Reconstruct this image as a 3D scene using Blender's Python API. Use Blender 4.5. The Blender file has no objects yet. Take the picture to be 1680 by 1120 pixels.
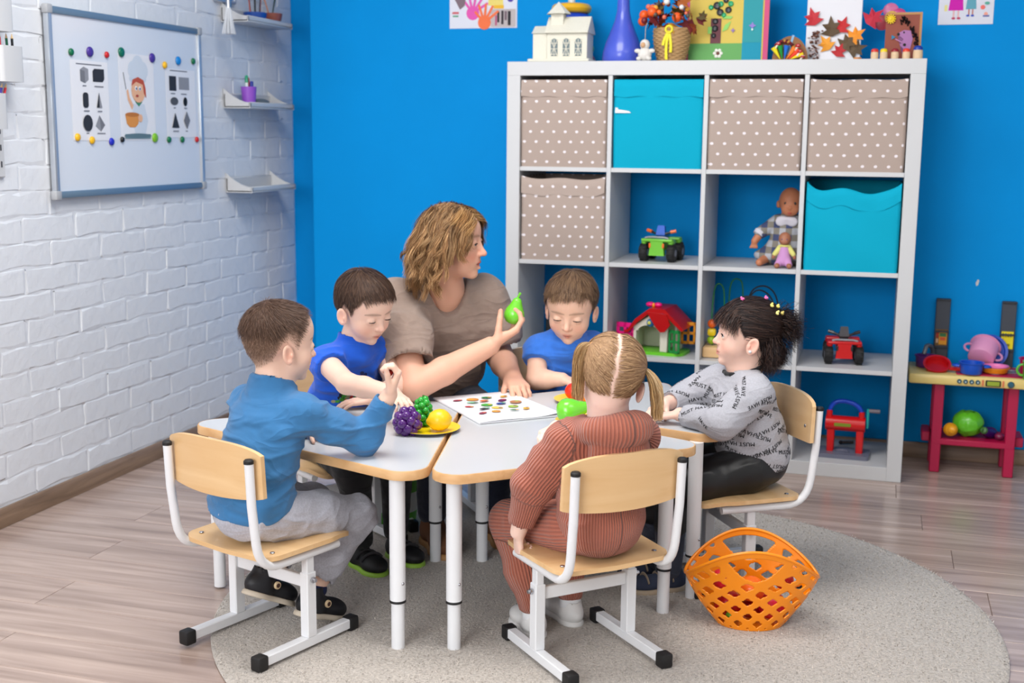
import bpy, bmesh, math, random
import numpy as np
from mathutils import Vector, Matrix, Euler
from mathutils.bvhtree import BVHTree

SC = bpy.context.scene
COL = SC.collection
random.seed(7)
RNG = np.random.default_rng(11)
PI = math.pi

# ------------------------------------------------------------------ camera
CAM_POS = Vector((1.365, -4.513, 1.226))
YAW, TILT, ROLL, FPX = 0.288, 0.167, 0.009, 2023.4
fw = Vector((-math.sin(YAW) * math.cos(TILT), math.cos(YAW) * math.cos(TILT), -math.sin(TILT)))
rt = Vector((math.cos(YAW), math.sin(YAW), 0))
upv = rt.cross(fw)
r2 = rt * math.cos(ROLL) + upv * math.sin(ROLL)
u2 = -rt * math.sin(ROLL) + upv * math.cos(ROLL)
cam = bpy.data.cameras.new('camera')
cam.sensor_width = 36.0
cam.lens = FPX / 1680 * 36.0
cam.clip_start = 0.05
cam.dof.use_dof = True
cam.dof.focus_distance = 3.05
cam.dof.aperture_fstop = 4.0
camo = bpy.data.objects.new('camera', cam)
COL.objects.link(camo)
camo.matrix_world = Matrix(((r2.x, u2.x, -fw.x, CAM_POS.x), (r2.y, u2.y, -fw.y, CAM_POS.y),
                            (r2.z, u2.z, -fw.z, CAM_POS.z), (0, 0, 0, 1)))
SC.camera = camo

# ------------------------------------------------------------------ world, lamps, exposure
SC.view_settings.view_transform = 'Standard'
SC.view_settings.look = 'None'
SC.view_settings.gamma = 1.0
SC.view_settings.use_curve_mapping = False
SC.view_settings.exposure = 0.05
SC.cycles.max_bounces = 6
SC.cycles.diffuse_bounces = 3
SC.cycles.glossy_bounces = 2
SC.cycles.transmission_bounces = 2
world = bpy.data.worlds.new('world')
SC.world = world
world.use_nodes = True
world.node_tree.nodes['Background'].inputs[0].default_value = (0.93, 0.96, 1.0, 1)
world.node_tree.nodes['Background'].inputs[1].default_value = 0.52


def area_lamp(name, loc, target, sx, sy, power, color=(1, 1, 1)):
    l = bpy.data.lights.new(name, 'AREA')
    l.shape = 'RECTANGLE'
    l.size, l.size_y, l.energy, l.color = sx, sy, power, color
    o = bpy.data.objects.new(name, l)
    COL.objects.link(o)
    o.location = loc
    d = Vector(target) - Vector(loc)
    o.rotation_euler = d.to_track_quat('-Z', 'Y').to_euler()
    return o


# two unseen lamps added for light bounced off the ceiling, and the daylight of the window behind the photographer
area_lamp('ceiling_bounce_light', (0.2, -1.9, 2.72), (0.2, -1.9, 0), 1.3, 1.1, 52, (1, 0.985, 0.96))
area_lamp('ceiling_bounce_light', (2.2, -2.6, 2.72), (2.2, -2.6, 0), 1.2, 1.2, 20, (1, 0.985, 0.96))
area_lamp('window_daylight', (-0.4, -6.2, 1.9), (0.5, 0.0, 0.7), 2.4, 1.6, 125, (0.97, 0.985, 1.0))


# ------------------------------------------------------------------ colour and materials
def lin(c):
    if isinstance(c, str):
        c = c.lstrip('#')
        c = tuple(int(c[i:i + 2], 16) for i in (0, 2, 4))
    return tuple((x / 255 / 12.92) if x / 255 <= 0.04045 else ((x / 255 + 0.055) / 1.055) ** 2.4 for x in c)


MATS = {}


def mat(name, col, rough=0.5, metal=0.0, bump=0.0, bscale=60.0, var=0.0, vscale=8.0, sheen=0.0, coat=0.0,
        sub=0.0, trans=0.0, stretch=(1, 1, 1), attr=None, spec=0.5, dist=0.002, emit=0.0):
    if name in MATS:
        return MATS[name]
    m = bpy.data.materials.new(name)
    m.use_nodes = True
    nt = m.node_tree
    b = nt.nodes['Principled BSDF']
    c = lin(col) + (1,)
    b.inputs['Base Color'].default_value = c
    b.inputs['Roughness'].default_value = rough
    b.inputs['Metallic'].default_value = metal
    b.inputs['Specular IOR Level'].default_value = spec
    if sheen:
        b.inputs['Sheen Weight'].default_value = sheen
        b.inputs['Sheen Roughness'].default_value = 0.6
    if coat:
        b.inputs['Coat Weight'].default_value = coat
        b.inputs['Coat Roughness'].default_value = 0.12
    if sub:
        b.inputs['Subsurface Weight'].default_value = sub
        b.inputs['Subsurface Radius'].default_value = (0.010, 0.004, 0.002)
        b.inputs['Subsurface Scale'].default_value = 1.0
    if trans:
        b.inputs['Transmission Weight'].default_value = trans
    if emit:
        b.inputs['Emission Color'].default_value = c
        b.inputs['Emission Strength'].default_value = emit
    src = None
    if bump or var:
        tc = nt.nodes.new('ShaderNodeTexCoord')
        mp = nt.nodes.new('ShaderNodeMapping')
        mp.inputs['Scale'].default_value = stretch
        nt.links.new(tc.outputs['Object'], mp.inputs[0])
        src = mp.outputs[0]
    base = None
    if attr:
        a = nt.nodes.new('ShaderNodeAttribute')
        a.attribute_name = attr
        base = a.outputs['Color']
        nt.links.new(base, b.inputs['Base Color'])
    if var:
        n = nt.nodes.new('ShaderNodeTexNoise')
        n.inputs['Scale'].default_value = vscale
        n.inputs['Detail'].default_value = 4
        nt.links.new(src, n.inputs['Vector'])
        mr = nt.nodes.new('ShaderNodeMapRange')
        mr.inputs['From Min'].default_value = 0.3
        mr.inputs['From Max'].default_value = 0.7
        mr.inputs['To Min'].default_value = 1 - var
        mr.inputs['To Max'].default_value = 1 + var
        nt.links.new(n.outputs['Fac'], mr.inputs['Value'])
        mx = nt.nodes.new('ShaderNodeVectorMath')
        mx.operation = 'SCALE'
        if base:
            nt.links.new(base, mx.inputs[0])
        else:
            mx.inputs[0].default_value = c[:3]
        nt.links.new(mr.outputs[0], mx.inputs['Scale'])
        nt.links.new(mx.outputs[0], b.inputs['Base Color'])
    if bump:
        n = nt.nodes.new('ShaderNodeTexNoise')
        n.inputs['Scale'].default_value = bscale
        n.inputs['Detail'].default_value = 5
        nt.links.new(src, n.inputs['Vector'])
        bp = nt.nodes.new('ShaderNodeBump')
        bp.inputs['Strength'].default_value = bump
        bp.inputs['Distance'].default_value = dist
        nt.links.new(n.outputs['Fac'], bp.inputs['Height'])
        nt.links.new(bp.outputs[0], b.inputs['Normal'])
    MATS[name] = m
    return m


def nodes_of(m):
    return m.node_tree.nodes, m.node_tree.links, m.node_tree.nodes['Principled BSDF']


def mth(nt, op, a, b=None, clamp=False):
    n = nt.nodes.new('ShaderNodeMath')
    n.operation = op
    n.use_clamp = clamp
    for i, v in enumerate((a, b)):
        if v is None:
            continue
        if isinstance(v, (int, float)):
            n.inputs[i].default_value = v
        else:
            nt.links.new(v, n.inputs[i])
    return n.outputs[0]


def wood_mat(name, c1, c2, rough=0.35, scale=3.0, axis='X', coat=0.0, strong=1.0):
    if name in MATS:
        return MATS[name]
    m = mat(name, c1, rough, coat=coat)
    nt = m.node_tree
    b = nt.nodes['Principled BSDF']
    tc = nt.nodes.new('ShaderNodeTexCoord')
    mp = nt.nodes.new('ShaderNodeMapping')
    s = [14.0, 14.0, 14.0]
    s['XYZ'.index(axis)] = 1.0
    mp.inputs['Scale'].default_value = s
    oi = nt.nodes.new('ShaderNodeObjectInfo')
    ad = nt.nodes.new('ShaderNodeVectorMath')
    ad.operation = 'ADD'
    sc = nt.nodes.new('ShaderNodeVectorMath')
    sc.operation = 'SCALE'
    sc.inputs[0].default_value = (7.3, 3.1, 5.7)
    nt.links.new(oi.outputs['Random'], sc.inputs['Scale'])
    nt.links.new(tc.outputs['Object'], ad.inputs[0])
    nt.links.new(sc.outputs[0], ad.inputs[1])
    nt.links.new(ad.outputs[0], mp.inputs[0])
    n = nt.nodes.new('ShaderNodeTexNoise')
    n.inputs['Scale'].default_value = scale
    n.inputs['Detail'].default_value = 6
    n.inputs['Distortion'].default_value = 0.6
    nt.links.new(mp.outputs[0], n.inputs['Vector'])
    r = nt.nodes.new('ShaderNodeValToRGB')
    r.color_ramp.elements[0].position = 0.5 - 0.2 / strong
    r.color_ramp.elements[1].position = 0.5 + 0.2 / strong
    r.color_ramp.elements[0].color = lin(c2) + (1,)
    r.color_ramp.elements[1].color = lin(c1) + (1,)
    nt.links.new(n.outputs['Fac'], r.inputs[0])
    hs = nt.nodes.new('ShaderNodeHueSaturation')
    mr = nt.nodes.new('ShaderNodeMapRange')
    mr.inputs['To Min'].default_value = 0.94
    mr.inputs['To Max'].default_value = 1.06
    nt.links.new(oi.outputs['Random'], mr.inputs['Value'])
    nt.links.new(mr.outputs[0], hs.inputs['Value'])
    nt.links.new(r.outputs[0], hs.inputs['Color'])
    nt.links.new(hs.outputs[0], b.inputs['Base Color'])
    return m


def dots_mat(name, col, dot, spacing=0.037, rad=0.135):
    m = mat(name, col, 0.85, bump=0.25, bscale=400, dist=0.0005)
    nt = m.node_tree
    b = nt.nodes['Principled BSDF']
    tc = nt.nodes.new('ShaderNodeTexCoord')
    sx = nt.nodes.new('ShaderNodeSeparateXYZ')
    nt.links.new(tc.outputs['Object'], sx.inputs[0])
    u = mth(nt, 'DIVIDE', mth(nt, 'ADD', sx.outputs[0], sx.outputs[1]), spacing * 1.19)
    v = mth(nt, 'DIVIDE', sx.outputs[2], spacing)
    row = mth(nt, 'MULTIPLY', mth(nt, 'FLOORED_MODULO', mth(nt, 'FLOOR', v), 2.0), 0.5)
    fu = mth(nt, 'SUBTRACT', mth(nt, 'FRACT', mth(nt, 'ADD', u, row)), 0.5)
    fv = mth(nt, 'SUBTRACT', mth(nt, 'FRACT', v), 0.5)
    d2 = mth(nt, 'ADD', mth(nt, 'MULTIPLY', fu, fu), mth(nt, 'MULTIPLY', fv, fv))
    ms = mth(nt, 'LESS_THAN', d2, rad * rad)
    mx = nt.nodes.new('ShaderNodeMix')
    mx.data_type = 'RGBA'
    mx.inputs[6].default_value = lin(col) + (1,)
    mx.inputs[7].default_value = lin(dot) + (1,)
    nt.links.new(ms, mx.inputs[0])
    nt.links.new(mx.outputs[2], b.inputs['Base Color'])
    return m


# ------------------------------------------------------------------ objects
def new_obj(name, me, parent=None, m=None):
    o = bpy.data.objects.new(name, me)
    COL.objects.link(o)
    if parent is not None:
        o.parent = parent
    if m is not None and me is not None:
        for mm in (m if isinstance(m, (list, tuple)) else [m]):
            me.materials.append(mm)
    return o


def tag(o, label, cat, group=None):
    o['label'] = label
    o['category'] = cat
    if group:
        o['group'] = group
    return o


def thing(name, label, cat, loc=(0, 0, 0), rz=0.0, group=None):
    o = new_obj(name, None)
    o.empty_display_size = 0.05
    o.location = loc
    o.rotation_euler = (0, 0, rz)
    return tag(o, label, cat, group)


def struct(o):
    o['kind'] = 'structure'
    return o


def copy_tree(o, parent=None):
    c = o.copy()
    COL.objects.link(c)
    c.parent = parent
    for ch in list(o.children):
        copy_tree(ch, c)
    return c


def basis(z, x=None):
    z = Vector(z).normalized()
    if x is None:
        x = Vector((1, 0, 0)) if abs(z.x) < 0.9 else Vector((0, 1, 0))
    x = Vector(x)
    y = z.cross(x).normalized()
    x = y.cross(z).normalized()
    return Matrix((x, y, z)).transposed()


class MB:
    def __init__(self):
        self.bm = bmesh.new()
        self.mi = 0

    def _add(self, fn):
        n0 = len(self.bm.faces)
        v0 = len(self.bm.verts)
        fn()
        self.bm.faces.ensure_lookup_table()
        for f in self.bm.faces[n0:]:
            f.material_index = self.mi
        self.bm.verts.ensure_lookup_table()
        return list(self.bm.verts[v0:])

    def raw(self, verts, faces):
        vs = [self.bm.verts.new(v) for v in verts]
        for f in faces:
            try:
                nf = self.bm.faces.new([vs[i] for i in f])
                nf.material_index = self.mi
            except ValueError:
                pass
        return vs

    def box(self, c, s, bev=0.0, rot=None, seg=1, taper=None):
        bm = bmesh.new()
        bmesh.ops.create_cube(bm, size=1.0)
        for v in bm.verts:
            k = 1.0
            if taper is not None and v.co.z > 0:
                k = taper
            v.co = Vector((v.co.x * s[0] * k, v.co.y * s[1] * k, v.co.z * s[2]))
        if bev > 0:
            bmesh.ops.bevel(bm, geom=list(bm.edges) + list(bm.verts), offset=bev, segments=seg, affect='EDGES', profile=0.5)
        R = Matrix.Identity(3) if rot is None else (rot if isinstance(rot, Matrix) else Euler(rot).to_matrix())
        return self._merge(bm, R, c)

    def _merge(self, bm, R, c):
        c = Vector(c)
        bm.verts.index_update()
        vs = [self.bm.verts.new(R @ v.co + c) for v in bm.verts]
        for f in bm.faces:
            nf = self.bm.faces.new([vs[v.index] for v in f.verts])
            nf.material_index = self.mi
        bm.free()
        return vs

    def ell(self, c, r, rot=None, n=16, m=10):
        bm = bmesh.new()
        bmesh.ops.create_uvsphere(bm, u_segments=n, v_segments=m, radius=1.0)
        if not hasattr(r, '__len__'):
            r = (r, r, r)
        for v in bm.verts:
            v.co = Vector((v.co.x * r[0], v.co.y * r[1], v.co.z * r[2]))
        R = Matrix.Identity(3) if rot is None else (rot if isinstance(rot, Matrix) else Euler(rot).to_matrix())
        return self._merge(bm, R, c)

    def tube(self, pts, r, n=8, closed=False, caps=True, flat=None):
        pts = [Vector(q) for q in pts]
        k = len(pts)
        rs = r if hasattr(r, '__len__') else [r] * k
        rings = []
        prevx = None
        for i in range(k):
            if closed:
                t = (pts[(i + 1) % k] - pts[i - 1])
            else:
                t = pts[min(i + 1, k - 1)] - pts[max(i - 1, 0)]
            if t.length < 1e-9:
                t = Vector((0, 0, 1))
            B = basis(t, prevx)
            prevx = B.col[0]
            ring = []
            for j in range(n):
                a = 2 * PI * j / n
                x, y = math.cos(a) * rs[i], math.sin(a) * rs[i]
                if flat:
                    y *= flat
                ring.append(self.bm.verts.new(pts[i] + B @ Vector((x, y, 0))))
            rings.append(ring)
        m = k if closed else k - 1
        for i in range(m):
            a, b = rings[i], rings[(i + 1) % k]
            for j in range(n):
                f = self.bm.faces.new((a[j], a[(j + 1) % n], b[(j + 1) % n], b[j]))
                f.material_index = self.mi
        if caps and not closed:
            f = self.bm.faces.new(list(reversed(rings[0])))
            f.material_index = self.mi
            f = self.bm.faces.new(rings[-1])
            f.material_index = self.mi
        return rings

    def cyl(self, a, b, r1, r2=None, n=20):
        return self.tube([a, b], [r1, r1 if r2 is None else r2], n)

    def lathe(self, prof, c=(0, 0, 0), n=28, R=None, fn=None):
        c = Vector(c)
        R = R or Matrix.Identity(3)
        rings = []
        for (r, z) in prof:
            if r < 1e-6:
                rings.append([self.bm.verts.new(R @ Vector((0, 0, z)) + c)])
            else:
                ring = []
                for j in range(n):
                    a = 2 * PI * j / n
                    k = fn(a, r, z) if fn else 1.0
                    ring.append(self.bm.verts.new(R @ Vector((math.cos(a) * r * k, math.sin(a) * r * k, z)) + c))
                rings.append(ring)
        for i in range(len(rings) - 1):
            a, b = rings[i], rings[i + 1]
            for j in range(n):
                j2 = (j + 1) % n
                if len(a) == 1 and len(b) == 1:
                    continue
                if len(a) == 1:
                    f = self.bm.faces.new((a[0], b[j2], b[j]))
                elif len(b) == 1:
                    f = self.bm.faces.new((a[j], a[j2], b[0]))
                else:
                    f = self.bm.faces.new((a[j], a[j2], b[j2], b[j]))
                f.material_index = self.mi

    def prism(self, poly, z0, z1, R=None, c=(0, 0, 0), bev=0.0):
        """polygon in local xy, extruded z0..z1, then R, c"""
        R = R or Matrix.Identity(3)
        c = Vector(c)
        n = len(poly)
        area = sum(poly[i][0] * poly[(i + 1) % n][1] - poly[(i + 1) % n][0] * poly[i][1] for i in range(n))
        if area < 0:
            poly = list(reversed(poly))
        lo = [self.bm.verts.new(R @ Vector((x, y, z0)) + c) for x, y in poly]
        hi = [self.bm.verts.new(R @ Vector((x, y, z1)) + c) for x, y in poly]
        fs = [self.bm.faces.new(list(reversed(lo))), self.bm.faces.new(hi)]
        for i in range(n):
            fs.append(self.bm.faces.new((lo[i], lo[(i + 1) % n], hi[(i + 1) % n], hi[i])))
        for f in fs:
            f.material_index = self.mi
        return fs

    def build(self, name, m, parent=None, smooth=40, loc=None):
        me = bpy.data.meshes.new(name)
        bmesh.ops.recalc_face_normals(self.bm, faces=self.bm.faces)
        self.bm.to_mesh(me)
        self.bm.free()
        if smooth:
            me.shade_smooth()
            me.set_sharp_from_angle(angle=math.radians(smooth))
        o = new_obj(name, me, parent, m)
        if loc is not None:
            o.location = loc
        return o


def rounded(poly, r, n=6):
    """polygon with rounded corners"""
    out = []
    k = len(poly)
    rs = r if hasattr(r, '__len__') else [r] * k
    for i in range(k):
        p0, p1, p2 = Vector(poly[i - 1]), Vector(poly[i]), Vector(poly[(i + 1) % k])
        d0, d2 = (p0 - p1).normalized(), (p2 - p1).normalized()
        ang = d0.angle(d2)
        t = rs[i] / math.tan(ang / 2)
        t = min(t, (p0 - p1).length * 0.45, (p2 - p1).length * 0.45)
        rr = t * math.tan(ang / 2)
        cen = p1 + (d0 + d2).normalized() * (rr / math.sin(ang / 2))
        a0 = (p1 + d0 * t) - cen
        a1 = (p1 + d2 * t) - cen
        for j in range(n + 1):
            s = j / n
            v = a0.lerp(a1, s)
            v = v.normalized() * rr if v.length > 1e-9 else a0
            out.append(tuple(cen + v))
    return out


def shifted(poly, d):
    """offset a convex polygon inwards by d"""
    k = len(poly)
    area = sum(poly[i][0] * poly[(i + 1) % k][1] - poly[(i + 1) % k][0] * poly[i][1] for i in range(k))
    sg = 1 if area > 0 else -1
    out = []
    for i in range(k):
        t = (Vector(poly[(i + 1) % k]) - Vector(poly[i - 1])).normalized()
        out.append((poly[i][0] - t.y * d * sg, poly[i][1] + t.x * d * sg))
    return out


RX90 = Matrix.Rotation(PI / 2, 3, 'X')      # local xy -> world xz, local z -> -y (towards the camera)
# ------------------------------------------------------------------ room shell
XW, YW, YR = -1.215, 0.41, 0.66          # white wall, blue wall, its recess beside the white wall
M_white_paint = mat('white_wall_paint', (231, 234, 239), 0.6, bump=0.4, bscale=22, dist=0.008)
M_blue = mat('blue_wall_paint', (0, 146, 222), 0.65, spec=0.10, bump=0.12, bscale=120, var=0.03, vscale=3, dist=0.001)
M_ceiling = mat('ceiling_paint', (240, 240, 238), 0.9, bump=0.05, bscale=200)
M_floor = wood_mat('laminate_planks', (194, 172, 160), (152, 131, 121), 0.2, 1.9, 'X', coat=0.0, strong=1.0)
M_base = wood_mat('baseboard_wood', (156, 128, 104), (120, 96, 76), 0.45, 3.0, 'X')
M_white = mat('white_laminate', (206, 207, 209), 0.4)
M_metal = mat('white_powder_coat', (236, 237, 240), 0.32)
M_black = mat('black_plastic', (18, 18, 20), 0.5)
M_chrome = mat('steel_bolt', (190, 190, 195), 0.25, metal=1.0)
M_ply = wood_mat('birch_plywood', (236, 198, 148), (222, 178, 124), 0.38, 1.6, 'X', coat=0.15)
M_plyedge = wood_mat('plywood_edge', (226, 184, 134), (204, 156, 104), 0.5, 2.5, 'X')
M_joint = mat('floor_joint', (112, 92, 84), 0.6)

fl = MB()
fl.box((1.2, -2.9, -0.02), (5.4, 7.6, 0.035))
floor = struct(fl.build('floor', M_joint, smooth=0))
PLW, PLL = 0.172, 1.28
plank_meshes = {}


def plank_mesh(L):
    k = round(L, 3)
    if k not in plank_meshes:
        b = MB()
        b.box((0, 0, -0.002), (L - 0.0016, PLW - 0.0016, 0.004), bev=0.0009)
        o = b.build('plank', M_floor, smooth=0)
        plank_meshes[k] = o.data
        bpy.data.objects.remove(o)
    return plank_meshes[k]


row = 0
y = 0.66
while y > -3.0:
    x = -1.24 - ((row * 0.47) % 1.0) * PLL
    while x < 3.3:
        a, b = max(x, -1.24), min(x + PLL, 3.4)
        if b - a > 0.05:
            q = round((b - a) * 8) / 8 if (b - a) < PLL - 0.01 else PLL
            o = new_obj('plank', plank_mesh(b - a), floor)
            o.location = ((a + b) / 2, y - PLW / 2, 0.0)
        x += PLL
    y -= PLW
    row += 1

# blue back wall with the shallow recess at its left end
bw = MB()
bw.box(((-1.0 + 3.8) / 2, YW + 0.2, 1.4), (4.8, 0.4, 2.8))
wall_back = struct(bw.build('wall_back', M_blue, smooth=0))
bw = MB()
bw.box((-1.12, YR + 0.1, 1.4), (0.26, 0.2, 2.8))
struct(bw.build('wall_back_recess', M_blue, smooth=0))
bw = MB()
bw.prism([(0, 0), (0.006, 0.004), (0.010, 0.022), (0.004, 0.026), (-0.003, 0.012)], 0, 0.0006, RX90, (1.728, YW, 0.675))
o = struct(bw.build('trim_1', mat('bare_plaster', (205, 205, 200), 0.8), smooth=0))
cl = MB()
cl.box((1.2, -2.9, 2.85), (5.4, 7.6, 0.1))
struct(cl.build('ceiling', M_ceiling, smooth=0))
wr = MB()
wr.box((3.85, -2.9, 1.4), (0.1, 7.6, 2.8))
struct(wr.build('wall_right', M_ceiling, smooth=0))

# white painted brick wall: backing with recessed mortar, bricks proud of it
wl = MB()
wl.box((XW - 0.0689, -2.8, 1.4), (0.136, 6.92, 2.8))
wall_left = struct(wl.build('wall_left', M_white_paint, smooth=0))
M_LW = Matrix(((0, 0, 1), (1, 0, 0), (0, 1, 0)))      # local x -> Y, local y -> Z, local z -> X


def brick_mesh(L, H, seed):
    rg = random.Random(seed)
    b = MB()
    nx, ny = 6, 3
    vs = []
    for j in range(ny + 1):
        for i in range(nx + 1):
            u, v = (-1, -.955, -.45, 0, .45, .955, 1)[i], (-1, -.84, .84, 1)[j]
            edge = (i in (0, nx)) or (j in (0, ny))
            jx = rg.uniform(-.007, .005)
            jy = rg.uniform(-.006, .006)
            z = rg.uniform(-0.0022, 0.0002) if edge else rg.uniform(0.0002, 0.0010)
            vs.append(M_LW @ Vector((u * L / 2 + jx, v * H / 2 + jy, z)))
    k = len(vs)
    ring = [i for i in range(nx)] + [nx + j * (nx + 1) for j in range(ny)] + \
           [ny * (nx + 1) + i for i in range(nx, 0, -1)] + [j * (nx + 1) for j in range(ny, 0, -1)]
    for i in ring:
        q = vs[i]
        vs.append(Vector((-0.009, q.y * 1.025, q.z * 1.06)))
    f = []
    for j in range(ny):
        for i in range(nx):
            a = j * (nx + 1) + i
            f.append((a, a + 1, a + nx + 2, a + nx + 1))
    n = len(ring)
    for t in range(n):
        f.append((ring[t], k + t, k + (t + 1) % n, ring[(t + 1) % n]))
    b.raw(vs, f)
    o = b.build('brick', M_white_paint, smooth=5)
    me = o.data
    bpy.data.objects.remove(o)
    return me


BL, BH, CL, CH = 0.262, 0.076, 0.270, 0.081
variants = [brick_mesh(BL, BH, s) for s in range(9)]
halfs = [brick_mesh(0.126, BH, 50 + s) for s in range(4)]
zc = 0.10
r = 0
while zc < 2.02:
    yy = YR - CL / 2 - 0.005
    if r % 2:
        o = new_obj('brick', random.choice(halfs), wall_left)
        o.location = (XW + random.uniform(-.0006, .0012), YR - 0.07, zc)
        yy -= CL / 2
    while yy > -1.95:
        o = new_obj('brick', random.choice(variants), wall_left)
        o.location = (XW + random.uniform(-.0006, .0014), yy, zc + random.uniform(-.002, .002))
        yy -= CL
    zc += CH
    r += 1

bb = MB()
bb.prism([(0, 0), (0.018, 0), (0.018, 0.045), (0.010, 0.058), (0, 0.058)], -3.0, YR - 0.02,
         Matrix(((1, 0, 0), (0, 0, 1), (0, 1, 0))), (XW + 0.001, 0, 0.001))
struct(bb.build('baseboard_left', wood_mat('baseboard_wood_side', (156, 128, 104), (120, 96, 76), 0.45, 3.0, 'Y')))
bb = MB()
bb.prism([(0, 0), (-0.018, 0), (-0.018, 0.045), (-0.010, 0.058), (0, 0.058)], -0.99, 3.7,
         Matrix(((0, 0, 1), (1, 0, 0), (0, 1, 0))), (0, YW - 0.001, 0.001))
struct(bb.build('baseboard_back', M_base))

# ------------------------------------------------------------------ round rug
RUG_C, RUG_R, RUG_T = (0.72, -1.485), 1.0, 0.008
rug = thing('round_rug', 'large round beige shaggy rug under the children and tables', 'rug', (RUG_C[0], RUG_C[1], 0))
M_rug = mat('rug_pile', (186, 177, 168), 0.95, bump=0.9, bscale=170, var=0.22, vscale=130, sheen=0.2, dist=0.006)
b = MB()
b.lathe([(0, 0.0005), (RUG_R - 0.006, 0.0005), (RUG_R, 0.003), (RUG_R - 0.004, RUG_T - 0.002), (RUG_R - 0.02, RUG_T), (0, RUG_T)], n=128)
b.build('rug_base', M_rug, rug, smooth=30)
n = 52000
rr_ = np.sqrt(RNG.uniform(0, 1, n)) * RUG_R * 0.998
th = RNG.uniform(0, 2 * PI, n)
bx, by = rr_ * np.cos(th), rr_ * np.sin(th)
da = RNG.uniform(0, 2 * PI, n)
ln = RNG.uniform(0.004, 0.010, n)
hh = RNG.uniform(0.001, 0.006, n)
wd = RNG.uniform(0.0008, 0.0016, n)
V = np.zeros((n, 3, 3))
V[:, 0] = np.c_[bx - np.sin(da) * wd, by + np.cos(da) * wd, np.full(n, RUG_T - 0.001)]
V[:, 1] = np.c_[bx + np.sin(da) * wd, by - np.cos(da) * wd, np.full(n, RUG_T - 0.001)]
V[:, 2] = np.c_[bx + np.cos(da) * ln, by + np.sin(da) * ln, RUG_T + hh]
me = bpy.data.meshes.new('rug_pile')
me.from_pydata(V.reshape(-1, 3).tolist(), [], np.arange(3 * n).reshape(-1, 3).tolist())
o = new_obj('rug_pile', me, rug, mat('rug_fibre', (186, 177, 168), 0.95, var=0.5, vscale=160))
o['kind'] = 'stuff'

# ------------------------------------------------------------------ cube shelf unit
T_, C_, S_, H_ = 0.051, 0.335, 0.016, 1.49
DEP = 0.39


def cell(ci, rj):
    x0 = T_ + ci * (C_ + S_)
    z0 = H_ - T_ - (rj + 1) * C_ - rj * S_
    return x0, z0


shelf = thing('cube_shelf', 'large white sixteen-cube shelf unit against the blue wall', 'shelf', (0, 0, 0))
for nm, c, s in (('top_panel', (H_ / 2, DEP / 2, H_ - T_ / 2), (H_, DEP, T_)),
                 ('bottom_panel', (H_ / 2, DEP / 2, T_ / 2), (H_ - 2 * T_, DEP, T_)),
                 ('side_panel', (T_ / 2, DEP / 2, (H_ - T_) / 2), (T_, DEP, H_ - T_)),
                 ('side_panel', (H_ - T_ / 2, DEP / 2, (H_ - T_) / 2), (T_, DEP, H_ - T_))):
    b = MB()
    b.box(c, s, bev=0.0012)
    b.build(nm, M_white, shelf, smooth=0)
for i in range(3):
    x0, _ = cell(i + 1, 0)
    b = MB()
    b.box((x0 - S_ / 2, DEP / 2 + 0.001, H_ / 2), (S_, DEP - 0.004, H_ - 2 * T_), bev=0.0008)
    b.build('divider', M_white, shelf, smooth=0)
for ci in range(4):
    for rj in range(3):
        x0, z0 = cell(ci, rj)
        b = MB()
        b.box((x0 + C_ / 2, DEP / 2 + 0.002, z0 - S_ / 2), (C_ - 0.0006, DEP - 0.006, S_), bev=0.0008)
        b.build('shelf_board', M_white, shelf, smooth=0)

M_dots = dots_mat('beige_dotted_fabric', (178, 160, 150), (238, 230, 234))
M_teal = mat('turquoise_fabric', (0, 168, 200), 0.8, spec=.2, bump=0.2, bscale=300, dist=0.0006)
M_dark_in = mat('box_lining', (40, 42, 46), 0.9)


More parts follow.
